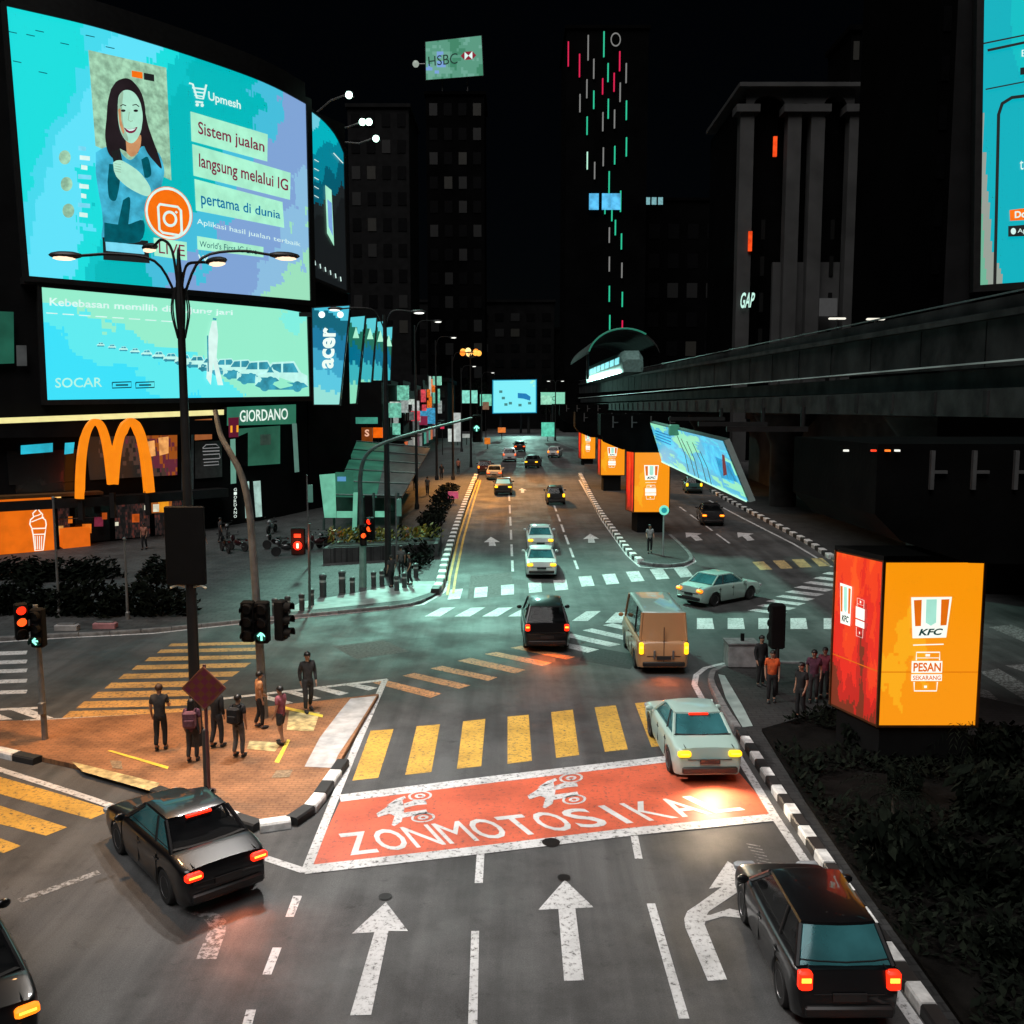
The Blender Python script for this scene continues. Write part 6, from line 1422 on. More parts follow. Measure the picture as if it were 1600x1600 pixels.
def planter():
    a, b_ = G(512, 893), G(690, 868); z0 = zg(56)+.13; t = thing('planter', 'long dark stone planter box on the plaza below the glass canopy', 'planter', ((a.x+b_.x)/2, 54, z0))
    poly = [G2(505,884), G2(684,874), G2(690,852), G2(535,858)]; mb = MB(); mb.prism(poly, z0-.3, z0+.8); mb.build('box', M_DARKPAVE, t, True, smooth=False); c = sum((Vector(p) for p in poly), Vector((0,0)))/4
    mb = MB(); mb.prism([tuple(c+(Vector(p)-c)*.93) for p in poly], z0+.801, z0+.85); mb.build('soil', M_SOIL, t, True, smooth=False)
    for i in range(9):
        p = Vector(poly[0]).lerp(Vector(poly[1]), (i+.5)/9).lerp(Vector(poly[3]).lerp(Vector(poly[2]), (i+.5)/9), .35)
        kind = ['yellow flowering','orange flowering','leafy green'][(i*2+1) % 3]
        o = leafball(110, .55, .5, .5, .13, 50+i, .45).build('shrub', [M_LEAFY, {'y': M_FLW, 'o': M_FLO, 'l': M_LEAF2}[kind[0]]], None, smooth=False, merge=False); o.location = (p.x, p.y, z0+.85)
        tag(o, f'{kind} shrub in the plaza planter, number {["one","two","three","four","five","six","seven","eight","nine"][i]} from the left end', 'shrub', 'shrubs in the plaza planter')
planter()
# dark hedge along the plaza edge, left
HED = [(x, 978-abs(x-150)*.02, i) for i, x in enumerate(range(-40, 300, 34))]
pr_h = [leafball(520, 1.15, .85, .95, .16, 11+k, .85).build('hedge_shrub', [M_LEAF, M_LEAF2], None, smooth=False, merge=False) for k in range(2)]
for x, y, i in HED:
    p = G(x, y-6); o = pr_h[i] if i < 2 else pr_h[i % 2].copy()
    if i >= 2: COL.objects.link(o)
    o.location = (p.x, p.y+.9, .1); o.rotation_euler = (0, 0, i*1.3); o.scale = (1, 1, .62+.16*((i*7) % 3))
    tag(o, f'dark clipped shrub on the left plaza edge, {["first","second","third","fourth","fifth","sixth","seventh","eighth","ninth","tenth"][i]} from the left', 'hedge shrub', 'dark shrubs along the left plaza edge')
# second, taller dark mass behind the posts
pr_t = None
for i, (x, y) in enumerate(((20, 905), (60, 908), (100, 906), (145, 905), (250, 905))):
    p = G(x, y); 
    if pr_t is None: pr_t = leafball(700, 1.6, 1.1, 1.2, .2, 77, 1.0).build('hedge_shrub', [M_LEAF, M_LEAF2], None, smooth=False, merge=False); o = pr_t
    else: o = pr_t.copy(); COL.objects.link(o)
    o.location = (p.x, p.y, .1); o.rotation_euler = (0, 0, i*2.1); o.scale = (1, 1, .5); tag(o, f'large dark bush in the back row before the shops, {["first","second","third","fourth","fifth"][i]} from the left', 'bush', 'large bushes before the shops')
# low dark planting beside the far left kerb
kx = [(686,888),(690,872),(695,856),(699,842),(704,828),(709,814),(714,802),(719,790),(724,779),(729,768)]; pr_k = None
for i, (x, y) in enumerate(kx):
    p = G(x-10, y)
    if pr_k is None: pr_k = leafball(420, .9, 1.7, .5, .14, 63, .35).build('hedge_shrub', [M_LEAF, M_LEAF2], None, smooth=False, merge=False); o = pr_k
    else: o = pr_k.copy(); COL.objects.link(o)
    o.location = (p.x-1.0, p.y, zg(p.y)+.12); o.rotation_euler = (0, 0, R(3)+math.pi*(i % 2)); o.scale = (1, 1.0+.09*i, .8+.2*((i*5) % 3))
    tag(o, f'low dark shrub beside the far left kerb, {["first","second","third","fourth","fifth","sixth","seventh","eighth","ninth","tenth"][i]} from the junction', 'hedge shrub', 'low dark shrubs beside the far left kerb')
# low white-and-pink litter bins/kerb blocks between hedge and road
for lab, x, y, c in (('pale concrete block at the hedge foot', 100, 992, (.3, .3, .3)), ('pinkish concrete block at the hedge foot', 160, 989, (.35, .16, .17))):
    p = G(x, y); t = thing('kerb_block', lab, 'block', (p.x, p.y+.3, .1)); mb = MB(); mb.box((0, 0, .14), (.95, .35, .28), bev=.04); mb.build('block_body', mat('block_'+str(x), c, .8), t); mb = MB(); mb.box((0, 0, .30), (.7, .2, .05)); mb.build('block_cap', mat('block_cap', (.12,.12,.12), .8), t)
# right planting bed: soil, low ground cover, shrubs, palm
bed_px = [(1190,1150),(1300,1118),(1420,1160),(1560,1160),(1700,1250),(1760,1700),(1600,1760),(1490,1600),(1350,1400),(1258,1262)]
bed = ground_poly([px_poly(bed_px)], .22, .1, 'planting_bed', mat('bed_soil', (.006, .0055, .005), .95, var=.5, scale=2, bump=.6, spec=.05)); structure(bed)
r = random.Random(5); mb = MB(); poly = [Vector(p) for p in px_poly(bed_px)]
def inside(p, poly):
    c = False; j = len(poly)-1
    for i in range(len(poly)):
        a, b_ = poly[i], poly[j]
        if (a.y > p.y) != (b_.y > p.y) and p.x < (b_.x-a.x)*(p.y-a.y)/(b_.y-a.y)+a.x: c = not c
        j = i
    return c
xs = [p.x for p in poly]; ys = [p.y for p in poly]; n_ = 0
while n_ < 7500:
    p = Vector((r.uniform(min(xs), max(xs)), r.uniform(min(ys), max(ys))))
    if not inside(p, poly) or (math.sin(p.x*1.1+p.y*.35)+math.sin(p.y*1.7)) < -.6: n_ += .3; continue
    n_ += 1; mb.mi(0 if r.random() < .6 else 1); a = r.uniform(0, 6.28); L_ = r.uniform(.08, .24); w2 = L_*.3; z = .22+r.uniform(0, .18); d = Vector((math.cos(a), math.sin(a), r.uniform(.2, 1.1))); e = Vector((-d.y, d.x, 0)); c0 = Vector((p.x, p.y, z))
    mb.face([c0, c0+d*L_*.5+e*w2, c0+d*L_, c0+d*L_*.5-e*w2])
o = mb.build('ground_cover', [M_LEAF, M_LEAF2], None, smooth=False, merge=False); o['kind'] = 'stuff'; o['label'] = 'dark low leaves covering the planting bed'
pr_s = None
SHR = [(1345,1180),(1480,1165),(1560,1200),(1545,1300),(1410,1255),(1490,1390),(1580,1420),(1400,1385),(1560,1520)]
for i, (x, y) in enumerate(SHR):
    p = G(x, y)
    if pr_s is None: pr_s = leafball(420, .62, .55, .5, .13, 31, .45).build('shrub', [M_LEAF, M_LEAF2], None, smooth=False, merge=False); o = pr_s
    else: o = pr_s.copy(); COL.objects.link(o)
    o.location = (p.x, p.y, .2); o.rotation_euler = (0, 0, i*1.9); s = .7+.5*((i*5) % 4)/3; o.scale = (s, s, s)
    rowz = 'front' if y > 1380 else 'middle' if y > 1260 else 'back'; same = sorted([q for q in SHR if ('front' if q[1] > 1380 else 'middle' if q[1] > 1260 else 'back') == rowz]); k_ = same.index((x, y))
    tag(o, f'dark shrub in the {rowz} row of the right planting bed, {["first","second","third","fourth","fifth","sixth","seventh"][k_]} from the left', 'shrub', 'dark shrubs in the right planting bed')
def palm(px_, py_, label, h=.9):
    p = G(px_, py_); t = thing('palm', label, 'palm', (p.x, p.y, .2)); mb = MB(); mb.tube([(0,0,0), (.03,0,h*.5), (.0,.02,h)], .11, 8, .07); mb.build('trunk', mat('palm_trunk', (.03, .022, .016), .9), t)
    r = random.Random(px_); mb = MB()
    for k in range(17):
        a = k*2.4; el = r.uniform(.2, 1.2); L_ = r.uniform(.8, 1.25); pts = [Vector((0,0,h))+Vector((math.cos(a)*L_*s, math.sin(a)*L_*s, L_*(el*s-1.05*s*s))) for s in (0, .2, .4, .6, .8, 1)]
        side = Vector((-math.sin(a), math.cos(a), 0))
        for i in range(5):
            d = pts[i+1]-pts[i]
            for q in (0, .5):
                c0 = pts[i]+d*q; l_ = .26*(1-abs(i/5-.35))
                for s in (-1, 1): mb.mi(k % 2); mb.face([c0, c0+side*s*l_*.6+d*.5+Vector((0,0,-.02)), c0+side*s*l_+d*.9+Vector((0,0,-.09)), c0+side*s*l_*.45+d*.25])
    mb.build('fronds', [M_LEAF, M_LEAF2], t, smooth=False, merge=False)
palm(1490, 1195, 'dark small palm at the foot of the big orange column')
palm(1395, 1320, 'dark small palm in the middle of the right planting bed')
# black cabinet before the big column
p = G(1400, 1185); t = thing('cabinet', 'black metal cabinet with a rounded grey pipe before the big orange column', 'cabinet', (p.x, p.y, .18)); zt_ = P(1400, 1098, p.y).z-.2
mb = MB(); mb.box((0, .2, zt_/2), (.78, .5, zt_), bev=.03); mb.build('cabinet_body', M_BLACK, t)
mb = MB(); mb.tube(smooth_path([(-.1, -.12, zt_-.25), (.1, -.12, zt_-.16), (.2, -.12, zt_-.3), (.2, -.12, .2)], 4), .05, 8); mb.build('pipe', M_STEEL, t); mb = MB(); mb.box((-.2, -.07, zt_*.6), (.28, .03, .3)); mb.build('door', M_FRAME, t)
# far trees
def tree(x, y, h, rx, label, seed):
    t = thing('tree', label, 'tree', (x, y, zg(y)), 0, 'far dark street trees'); mb = MB(); mb.tube([(0,0,0), (.1,0,h*.3), (0,.1,h*.62)], .28, 8, .14)
    for k in range(4): a = k*1.7; mb.tube([(0,0,h*.45), (rx*.35*math.cos(a), rx*.35*math.sin(a), h*.68)], .11, 6, .05)
    mb.build('trunk', mat('bark', (.03, .025, .02), .9), t); leafball(900, rx, rx, h*.32, .32, seed, h*.72, .15).build('crown', [M_LEAF, M_LEAF2], t, smooth=False, merge=False)
for i, (x, y, h, rx, lab) in enumerate([(2, 212, 11, 4, 'dark tree below the far billboard'), (9, 218, 10, 3.6, 'dark tree right of the far billboard'), (-8, 214, 12, 4, 'dark tree left of the far billboard')]): tree(x, y, h, rx, lab, 90+i)
# grey roadside bin and barrier at the right corner
p0, p1 = G(1137, 1049), G(1185, 1052); p = (p0+p1)/2; t = thing('planter_box', 'low grey planter box at the right corner beside the signal', 'planter', (p.x, p.y+.4, .14)); ht = P(1160, 1008, p.y).z-.14
mb = MB(); mb.box((0, 0, ht/2), ((p1-p0).length, .8, ht), bev=.05); mb.build('box', mat('pale_grey_box', (.24, .24, .24), .7, var=.35, scale=3), t); mb = MB(); mb.box((0, 0, ht+.03), ((p1-p0).length+.06, .86, .06)); mb.build('rim', M_KG, t); mb = MB(); mb.cyl((.05, 0, ht), (.05, 0, ht+.32), .07, n=8); mb.build('stub', M_BLACK, t)
# ================================================================== VEHICLES
M_TYRE = mat('tyre_rubber', (.012, .012, .012), .85); M_RIM = mat('alloy_rim', (.35, .35, .36), .35, .9); M_TRIM = mat('black_trim', (.012, .012, .012), .5)
M_CGLASS = mat('car_glass_dark', (.006, .007, .008), .06, .0, spec=.25, alpha=.62); M_SEAT = mat('seat_fabric', (.02, .02, .022), .9); M_CABIN = mat('cabin_floor', (.008, .008, .008), .9); M_TGLASS = mat('car_glass_teal', (.05, .20, .22), .06, .1, var=.5, scale=1, spec=.4, alpha=.74)
M_PLATE = mat('number_plate', (.02, .02, .02), .5)
TL_R = glow('tail_red', 245, 40, 14, 2.0, .1); TL_O = glow('tail_orange', 250, 120, 20, 2.2, .1); TL_Y = glow('tail_amber', 252, 190, 20, 2.0, .1); HL_W = glow('head_white', 255, 245, 225, 3, .1); M_LOFF = mat('lamp_lens_unlit', (.12, .012, .01), .2); M_HOFF = mat('headlamp_unlit', (.35, .36, .37), .15)
def paint(n, c, coat=.6, rough=.35, metal=.2): return mat('paint_'+n, c, rough, metal, var=.1, scale=.6, coat=coat)
def lerp_prof(prof, x):
    for (x0, z0), (x1, z1) in zip(prof, prof[1:]):
        if x <= x1: return z0+(z1-z0)*max(0, min(1, (x-x0)/(x1-x0)))
    return prof[-1][1]
STY = {
 'sedan': dict(L=4.5, W=1.76, H=1.46, belt=.95, wb=1.32, ws=1.0, rf=.25, rr=-.95, rb=-1.62, top=[(-2.25,.66),(-2.2,.92),(-1.62,1.02),(.95,.97),(1.9,.84),(2.18,.72),(2.25,.5)]),
 'hatch': dict(L=3.9, W=1.68, H=1.50, belt=.96, wb=1.18, ws=1.0, rf=.3, rr=-1.45, rb=-1.84, top=[(-1.95,.7),(-1.9,.98),(-1.5,1.0),(.95,.98),(1.6,.86),(1.88,.7),(1.95,.5)]),
 'suv': dict(L=4.5, W=1.85, H=1.74, belt=1.1, wb=1.32, ws=1.05, rf=.4, rr=-1.75, rb=-2.14, top=[(-2.25,.8),(-2.2,1.12),(-1.8,1.14),(1.0,1.12),(1.9,1.0),(2.18,.84),(2.25,.55)]),
 'van': dict(L=4.9, W=1.9, H=2.25, belt=1.2, wb=1.45, ws=1.95, rf=1.35, rr=-2.28, rb=-2.40, top=[(-2.45,1.1),(-2.42,1.2),(-2.0,1.22),(1.9,1.2),(2.25,1.0),(2.4,.8),(2.45,.55)]),
}
def make_car(label, x, y, heading, style, pm, cat='car', glass=M_CGLASS, tail=TL_R, tail_on=True, head_on=False, roof_m=None, group=None, rear_glass=None, hi_lamp=None, name='car', third=None, glow_w=0):
    S = STY[style]; L, W, H = S['L'], S['W'], S['H']; hl = L/2
    sl_ = math.atan(SLOPE) if y > Y1 else 0
    t = thing(name, label, cat, (x, y, zg(y)+.01), 0, group); t.rotation_euler = (sl_*math.cos(heading), 0, heading)
    ys = [-hl+L*i/56 for i in range(57)]; wr = .335
    def hw(y): u = abs(y)/hl; return W/2*(1-.05*u**2-.13*max(0, (u-.86)/.14)**2)
    def zb(y):
        b_ = .2+.08*max(0, (abs(y)/hl-.85)/.15)
        for yc in (-S['wb'], S['wb']):
            d = abs(y-yc)
            if d < wr+.055: b_ = max(b_, .32+math.sqrt((wr+.055)**2-d*d))
        return b_
    vs = []; n = 0
    for yy in ys:
        zt = lerp_prof(S['top'], yy); h = hw(yy); b_ = zb(yy); md = .2+(zt-.2)*.62
        half = [(0, zt+.02), (.5*h, zt+.012), (.84*h, zt-.012), (.95*h, zt-.05), (.985*h, zt-.13), (h, md), (.992*h, md-.16), (.97*h, .34), (.94*h, b_)]
        half = [(p_.x, p_.y) for p_ in smooth_path([Vector(p_) for p_ in half], 3)]; half = [(min(max(a, 0), h), max(z, b_)) for a, z in half]; ring = [(-a, z) for a, z in reversed(half)]+half[1:]; n = len(ring); vs += [(a, yy, z) for a, z in ring]
    N = len(ys); mb = MB(); mb.add(vs, [(i*n+k, (i+1)*n+k, (i+1)*n+k+1, i*n+k+1) for i in range(N-1) for k in range(n-1)]+[list(range(n)), list(range(N*n-1, (N-1)*n-1, -1))])
    body = mb.build('body', pm, t, ang=58)
    mb = MB(); mb.box((0, 0, .42), (W*.70, L*.9, .38)); mb.build('underbody', M_TRIM, t, smooth=False)
    # cabin
    def ring(yf, yr, hf, hr, z, bf, br): 
        f = [(hf*a, yf-bf*a*a, z) for a in (-1, -.6, 0, .6, 1)]; m_ = [(hf+(hr-hf)*k, (yf-bf)+(yr+br-(yf-bf))*k, z) for k in (.33, .66)]
        r_ = [(hr*a, yr+br*a*a, z) for a in (1, .6, 0, -.6, -1)]; m2 = [(-(hr+(hf-hr)*k), (yr+br)+((yf-bf)-(yr+br))*k, z) for k in (.33, .66)]
        return f+m_+r_+m2
    hb = W/2*.93; ht = W/2*(.74 if style != 'van' else .84)
    r0 = ring(S['ws'], S['rb'], hb*.94, hb*.92, S['belt'], .16, .1); r1 = ring(S['rf'], S['rr'], ht*.95, ht*.93, H-.07, .1, .06); r2 = [(a*.97, b_*.99-.0, H-.03) for a, b_, z in r1]; r3 = [(a*.78, b_*.88-.03, H) for a, b_, z in r1]; k = len(r0)
    gl = MB(); gl.add(r0+r1, [(i, (i+1) % k, k+(i+1) % k, k+i) for i in range(k)])
    if rear_glass: gl.m = [1 if 6 <= i <= 10 else 0 for i in range(k)]
    gl.build('glass', [glass, rear_glass or glass], t, ang=25)
    mb = MB(); mb.add(r1+r2+r3, [(j*k+i, j*k+(i+1) % k, (j+1)*k+(i+1) % k, (j+1)*k+i) for j in (0, 1) for i in range(k)]+[list(range(2*k, 3*k))]); mb.build('roof', roof_m or pm, t, ang=50)
    ip = [0, 4, 7, 11] + [6, 12]
    for i in ip:
        a, b_ = Vector(r0[i]), Vector(r1[i])
        if i in (6, 12): a = Vector((a.x*1.005, a.y, a.z)); b_ = Vector((b_.x*1.005, b_.y, b_.z))
        mb = MB(); mb.cyl(a, b_, .045 if i not in (6, 12) else .03, n=6); mb.build('pillar', pm if i not in (6, 12) else M_TRIM, t)
    mb = MB(); mb.prism([(a*.97, b_*.97) for a, b_, z in r0], S['belt']+.075, S['belt']+.09); mb.build('cabin_floor', M_CABIN, t, smooth=False)
    for yy in ((S['rf']-.35, S['rr']+.35) if style != 'van' else (S['rf']-.4,)):
        for sx in (-.36, .36):
            mb = MB(); mb.box((sx, yy, S['belt']+.14), (.46, .14, .22), bev=.05); mb.box((sx, yy, S['belt']+.32), (.26, .11, .16), bev=.04); mb.build('seat', M_SEAT, t)
    mb = MB(); mb.box((0, S['ws']-.2, S['belt']+.11), (W*.7, .3, .08), bev=.03); mb.build('dashboard', M_TRIM, t); mb = MB(); mb.lathe([(.15, -.012), (.175, 0), (.15, .012), (.14, 0)], (.36, S['ws']-.48, S['belt']+.16), 14, Matrix.Rotation(R(62), 4, 'X')); mb.build('steering_wheel', M_TRIM, t)
    # wheels
    for sx in (-1, 1):
        for yc in (-S['wb'], S['wb']):
            Mx = Matrix.Rotation(R(90)*sx, 4, 'Y'); c = (sx*(W/2-.13), yc, .32)
            mb = MB(); mb.lathe([(.20, -.09), (.30, -.10), (wr-.015, -.085), (wr, -.04), (wr, .04), (wr-.015, .085), (.30, .10), (.20, .09)], c, 24, Mx); wh = mb.build('wheel', M_TYRE, t)
            mb = MB(); mb.lathe([(0, .055), (.05, .06), (.06, .05), (.18, .065), (.205, .095), (.205, .06)], c, 20, Mx)
            for q in range(5):
                a = q*2*math.pi/5; mb.box(Vector(c)+Mx @ Vector((.11*math.cos(a), .11*math.sin(a), .07)), (.16, .04, .02), M=Mx @ Matrix.Rotation(a, 4, 'Z'))
            mb.build('rim', M_RIM, wh)
    # lamps
    zt = {'sedan': .80, 'hatch': .86, 'suv': .98, 'van': .95}[style]; hh = {'sedan': .15, 'hatch': .3, 'suv': .26, 'van': .42}[style]
    for sx in (-1, 1):
        mb = MB(); lw = {'sedan': .32, 'hatch': .2, 'suv': .18, 'van': .15}[style]; mb.box((sx*(W/2-.09-lw/2), -hl+.03, zt), (lw, .14, hh), bev=.035); tl_ = mb.build('tail_lamp', tail if tail_on else M_LOFF, t)
        mb = MB(); mb.box((sx*(W/2-.09-lw/2), -hl-.046, zt+hh*.1), (lw*.7, .014, hh*.22)); mb.build('lamp_core', glow('tail_core', 255, 190, 60, 2.6) if tail_on else M_LOFF, tl_, smooth=False)
        mb = MB(); mb.box((sx*(W/2-.25), hl-.09, zt-.16), (.40, .16, .15), bev=.04); mb.build('headlamp', HL_W if head_on else M_HOFF, t)
        mb = MB(); mb.ball((sx*(W/2+.07), S['ws']-.25, S['belt']+.06), .11, 10, (1, .6, .75)); mb.build('wing_mirror', pm, t)
        for yy in (.02, -.92): 
            mb = MB(); mb.box((sx*(W/2+.004), yy-.1, S['belt']-.16), (.025, .16, .03), bev=.008); mb.build('door_handle', M_TRIM, t)
        for yy in (.92, -.05, -1.0):
            if abs(abs(yy)-S['wb']) < .1: continue
            mb = MB(); mb.box((sx*(W/2-.006), yy, .62), (.014, .014, .5)); mb.build('door_seam', M_TRIM, t, smooth=False)
    mb = MB(); mb.box((0, -hl-.015, .40), (W*.78, .10, .16), bev=.03); mb.build('bumper', M_TRIM, t)
    mb = MB(); mb.box((0, -hl+.012, zt-hh/2-.06), (W*.62, .06, .012)); [mb.box((sx*W*.34, -hl+.2, lerp_prof(S['top'], -hl+.2)+.004), (.012, .3, .02)) for sx in (-1, 1)]; mb.build('boot_seam', M_TRIM, t, smooth=False)
    mb = MB(); mb.box((0, hl-.01, .40), (W*.7, .10, .2), bev=.03); mb.build('grille', M_TRIM, t)
    mb = MB(); mb.box((0, -hl-.03, .62), (.50, .03, .12)); mb.build('number_plate', M_PLATE, t, smooth=False)
    if style in ('van',):
        mb = MB(); mb.box((0, -hl+.012, 1.0), (.02, .05, 1.4)); mb.build('door_seam', M_TRIM, t, smooth=False)
        for sx in (-1, 1):
            mb = MB(); mb.box((sx*.33, -hl-.03, .74), (.07, .05, .3), bev=.015); mb.build('door_hinge', M_STEEL, t)
    if hi_lamp:
        mb = MB(); mb.box((0, S['rr']-.02, H-.06), (.5, .06, .04)); mb.build('brake_lamp', hi_lamp, t, smooth=False)
    if glow_w:
        c, s = math.cos(heading), math.sin(heading); light('tail_light', 'SPOT', wloc(t)+Vector((s*(hl+.25), -c*(hl+.25), .75)), glow_w, (1, .75, .5) if third else (1, .2, .05), None, .15, wloc(t)+Vector((s*(hl+1.1), -c*(hl+1.1), 0)), 130, .8)
        lo = bpy.data.objects[-1] if False else None
    return t
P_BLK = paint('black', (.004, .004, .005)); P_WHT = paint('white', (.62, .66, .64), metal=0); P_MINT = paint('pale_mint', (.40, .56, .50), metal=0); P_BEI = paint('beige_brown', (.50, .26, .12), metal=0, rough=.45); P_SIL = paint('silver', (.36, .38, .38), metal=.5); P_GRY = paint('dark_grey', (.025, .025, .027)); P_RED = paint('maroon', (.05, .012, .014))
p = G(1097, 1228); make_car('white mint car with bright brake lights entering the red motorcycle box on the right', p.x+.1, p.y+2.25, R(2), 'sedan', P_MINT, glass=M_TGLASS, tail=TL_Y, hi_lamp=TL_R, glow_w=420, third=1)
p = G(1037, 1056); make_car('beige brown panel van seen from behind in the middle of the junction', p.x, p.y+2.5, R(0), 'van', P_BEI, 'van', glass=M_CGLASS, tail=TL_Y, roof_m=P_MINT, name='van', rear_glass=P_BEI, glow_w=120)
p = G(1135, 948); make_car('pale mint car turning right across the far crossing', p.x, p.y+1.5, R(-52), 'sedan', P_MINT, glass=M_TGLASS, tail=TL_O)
p = G(853, 1018); make_car('black car with tall red tail lights crossing the diagonal zebra', p.x, p.y+2, R(1), 'suv', P_BLK, tail=TL_R, glow_w=160)
p = G(846, 904); make_car('white taxi on the far zebra, nearer of two white cars in the middle lane', p.x, p.y+2, 0, 'sedan', P_WHT, glass=M_TGLASS, tail=TL_Y)
p = G(845, 866); make_car('white taxi with yellow lights just ahead of the one on the far zebra', p.x, p.y+2.6, 0, 'sedan', P_WHT, glass=M_TGLASS, tail=TL_Y)
p = G(869, 790); make_car('dark car with small amber tail lights far up the right lane', p.x, p.y+2, 0, 'hatch', P_GRY, tail=TL_Y, group='far cars up the street')
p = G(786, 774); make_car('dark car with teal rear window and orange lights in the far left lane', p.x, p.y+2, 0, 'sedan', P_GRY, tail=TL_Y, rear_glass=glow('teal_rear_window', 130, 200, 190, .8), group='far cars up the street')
p = G(757, 742); make_car('maroon lit car stopped beside the far left kerb', p.x, p.y+2, 0, 'hatch', P_RED, tail=TL_O, group='far cars up the street')
p = G(796, 722); make_car('white four-wheel drive facing away near the far end of the street', p.x, p.y+2, 0, 'suv', P_WHT, tail=TL_R, group='far cars up the street')
p = G(834, 732); make_car('dark car with two amber lamps near the far bend', p.x, p.y+2, R(-8), 'sedan', P_GRY, tail=TL_Y, group='far cars up the street')
p = G(772, 752); make_car('silver car in the queue at the far left', p.x, p.y+3, 0, 'sedan', P_SIL, tail=TL_R, group='far cars up the street')
p = G(1118, 822); make_car('dark car with orange tail lights in the far right carriageway', p.x, p.y+2, R(-6), 'sedan', P_GRY, tail=TL_O)
p = G(1088, 772); make_car('teal grey car under the tilted billboard', p.x, p.y+2, R(-6), 'hatch', paint('teal', (.05, .14, .13)), tail=TL_Y)
make_car('black car with glowing red tail lights turning left at the bottom of the island', -6.75, 18.1, R(41), 'sedan', P_BLK, glass=M_TGLASS, tail=TL_R, hi_lamp=TL_R, rear_glass=M_CGLASS, glow_w=90)
make_car('black car cut off at the bottom left corner', -8.75, 13.55, R(40), 'sedan', P_BLK, tail=TL_O)
make_car('black car with orange red tail lights leaving at the bottom right', 4.97, 14.78, R(0), 'hatch', P_BLK, tail=TL_R, rear_glass=M_TGLASS, glow_w=90)

# motorcycles parked on the plaza
def make_bike(label, x, y, rz, m, rider=False):
    t = thing('motorcycle', label, 'motorcycle', (x, y, zg(y)+.13), rz, 'parked motorcycles on the plaza')
    for yc in (-.62, .62):
        Mx = Matrix.Rotation(R(90), 4, 'Y'); mb = MB(); mb.lathe([(.22, -.04), (.28, -.05), (.30, 0), (.28, .05), (.22, .04)], (0, yc, .3), 18, Mx); w_ = mb.build('wheel', M_TYRE, t)
        mb = MB(); mb.lathe([(0, -.03), (.05, -.03), (.06, -.01), (.2, -.01), (.215, -.03), (.215, .03), (.2, .01), (.06, .01), (.05, .03), (0, .03)], (0, yc, .3), 14, Mx); mb.build('rim', M_RIM, w_)
    mb = MB(); mb.tube([(0, .62, .3), (0, .45, .75), (0, .38, .95)], .035, 6); mb.tube([(0, -.62, .3), (0, -.1, .35), (0, .3, .4), (0, .42, .8)], .05, 6); mb.build('frame', M_STEEL, t)
    mb = MB(); mb.ball((0, -.02, .55), .3, 12, (.42, 1.2, .62)); mb.ball((0, .42, .78), .2, 10, (.7, .6, 1.1)); mb.build('fairing', m, t)
    mb = MB(); mb.box((0, -.38, .78), (.26, .72, .1), bev=.04); mb.build('seat', M_TRIM, t); mb = MB(); mb.tube([(-.34, .26, 1.0), (-.12, .36, .98), (.12, .36, .98), (.34, .26, 1.0)], .02, 6); mb.build('handlebar', M_TRIM, t)
    for s in (-1, 1):
        mb = MB(); mb.ball((s*.34, .34, 1.14), .07, 8, (1, .4, .7)); mb.build('mirror', M_TRIM, t)
    mb = MB(); mb.box((0, -.8, .72), (.16, .06, .1), bev=.02); mb.build('tail_lamp', TL_R if rider else M_LOFF, t); mb = MB(); mb.ball((0, .56, .86), .09, 8); mb.build('headlamp', M_HOFF, t)
for i, (x, y, m, on) in enumerate(((352,866,P_BLK,0),(372,864,P_RED,0),(432,862,P_BLK,0),(448,872,P_GRY,0),(498,862,P_RED,1),(510,858,P_BLK,0),(425,836,P_SIL,0),(355,842,P_GRY,0))):
    p = G(x, y); make_bike(['black motorcycle left of the curved mast','maroon motorcycle nearest the curved mast','black motorcycle right of the curved mast','dark grey motorcycle left of the red pedestrian light','maroon motorcycle with a red lamp right of the pedestrian light','black motorcycle beside the red-lamped one','silver motorcycle parked in the back row','dark grey motorcycle in the back row by the shop portal'][i], p.x, p.y, R(35+i*23), m, on)
p = G(838, 745); 
# ================================================================== PEOPLE
def skin_mesh(name, verts, edges, radii, mats, parent, root=0, sub=1, mi=None, smooth=True):
    me = bpy.data.meshes.new('tmp'); me.from_pydata(verts, edges, []); o = bpy.data.objects.new('tmp', me); COL.objects.link(o)
    md = o.modifiers.new('s', 'SKIN'); 
    if not me.skin_vertices: raise RuntimeError('no skin layer')
    for i, r_ in enumerate(radii):
        rr = r_ if isinstance(r_, tuple) else (r_, r_); me.skin_vertices[0].data[i].radius = rr; me.skin_vertices[0].data[i].use_root = (i == root)
    md.use_smooth_shade = True
    s2_ = o.modifiers.new('u', 'SUBSURF'); s2_.levels = sub; s2_.render_levels = sub
    bpy.context.view_layer.update(); dg = bpy.context.evaluated_depsgraph_get(); m2 = bpy.data.meshes.new_from_object(o.evaluated_get(dg)); m2.name = name
    bpy.data.objects.remove(o); bpy.data.meshes.remove(me)
    for m in (mats if isinstance(mats, (list, tuple)) else [mats]): m2.materials.append(m)
    r = bpy.data.objects.new(name, m2); COL.objects.link(r); r.parent = parent; return r
SK = mat('skin_tan', (.36, .19, .12), .55, var=.1); HAIR = mat('black_hair', (.008, .007, .006), .5); SHOE = mat('dark_shoe', (.015, .015, .016), .6)
def cloth(n, c): return mat('cloth_'+n, c, .9, var=.35, scale=9)
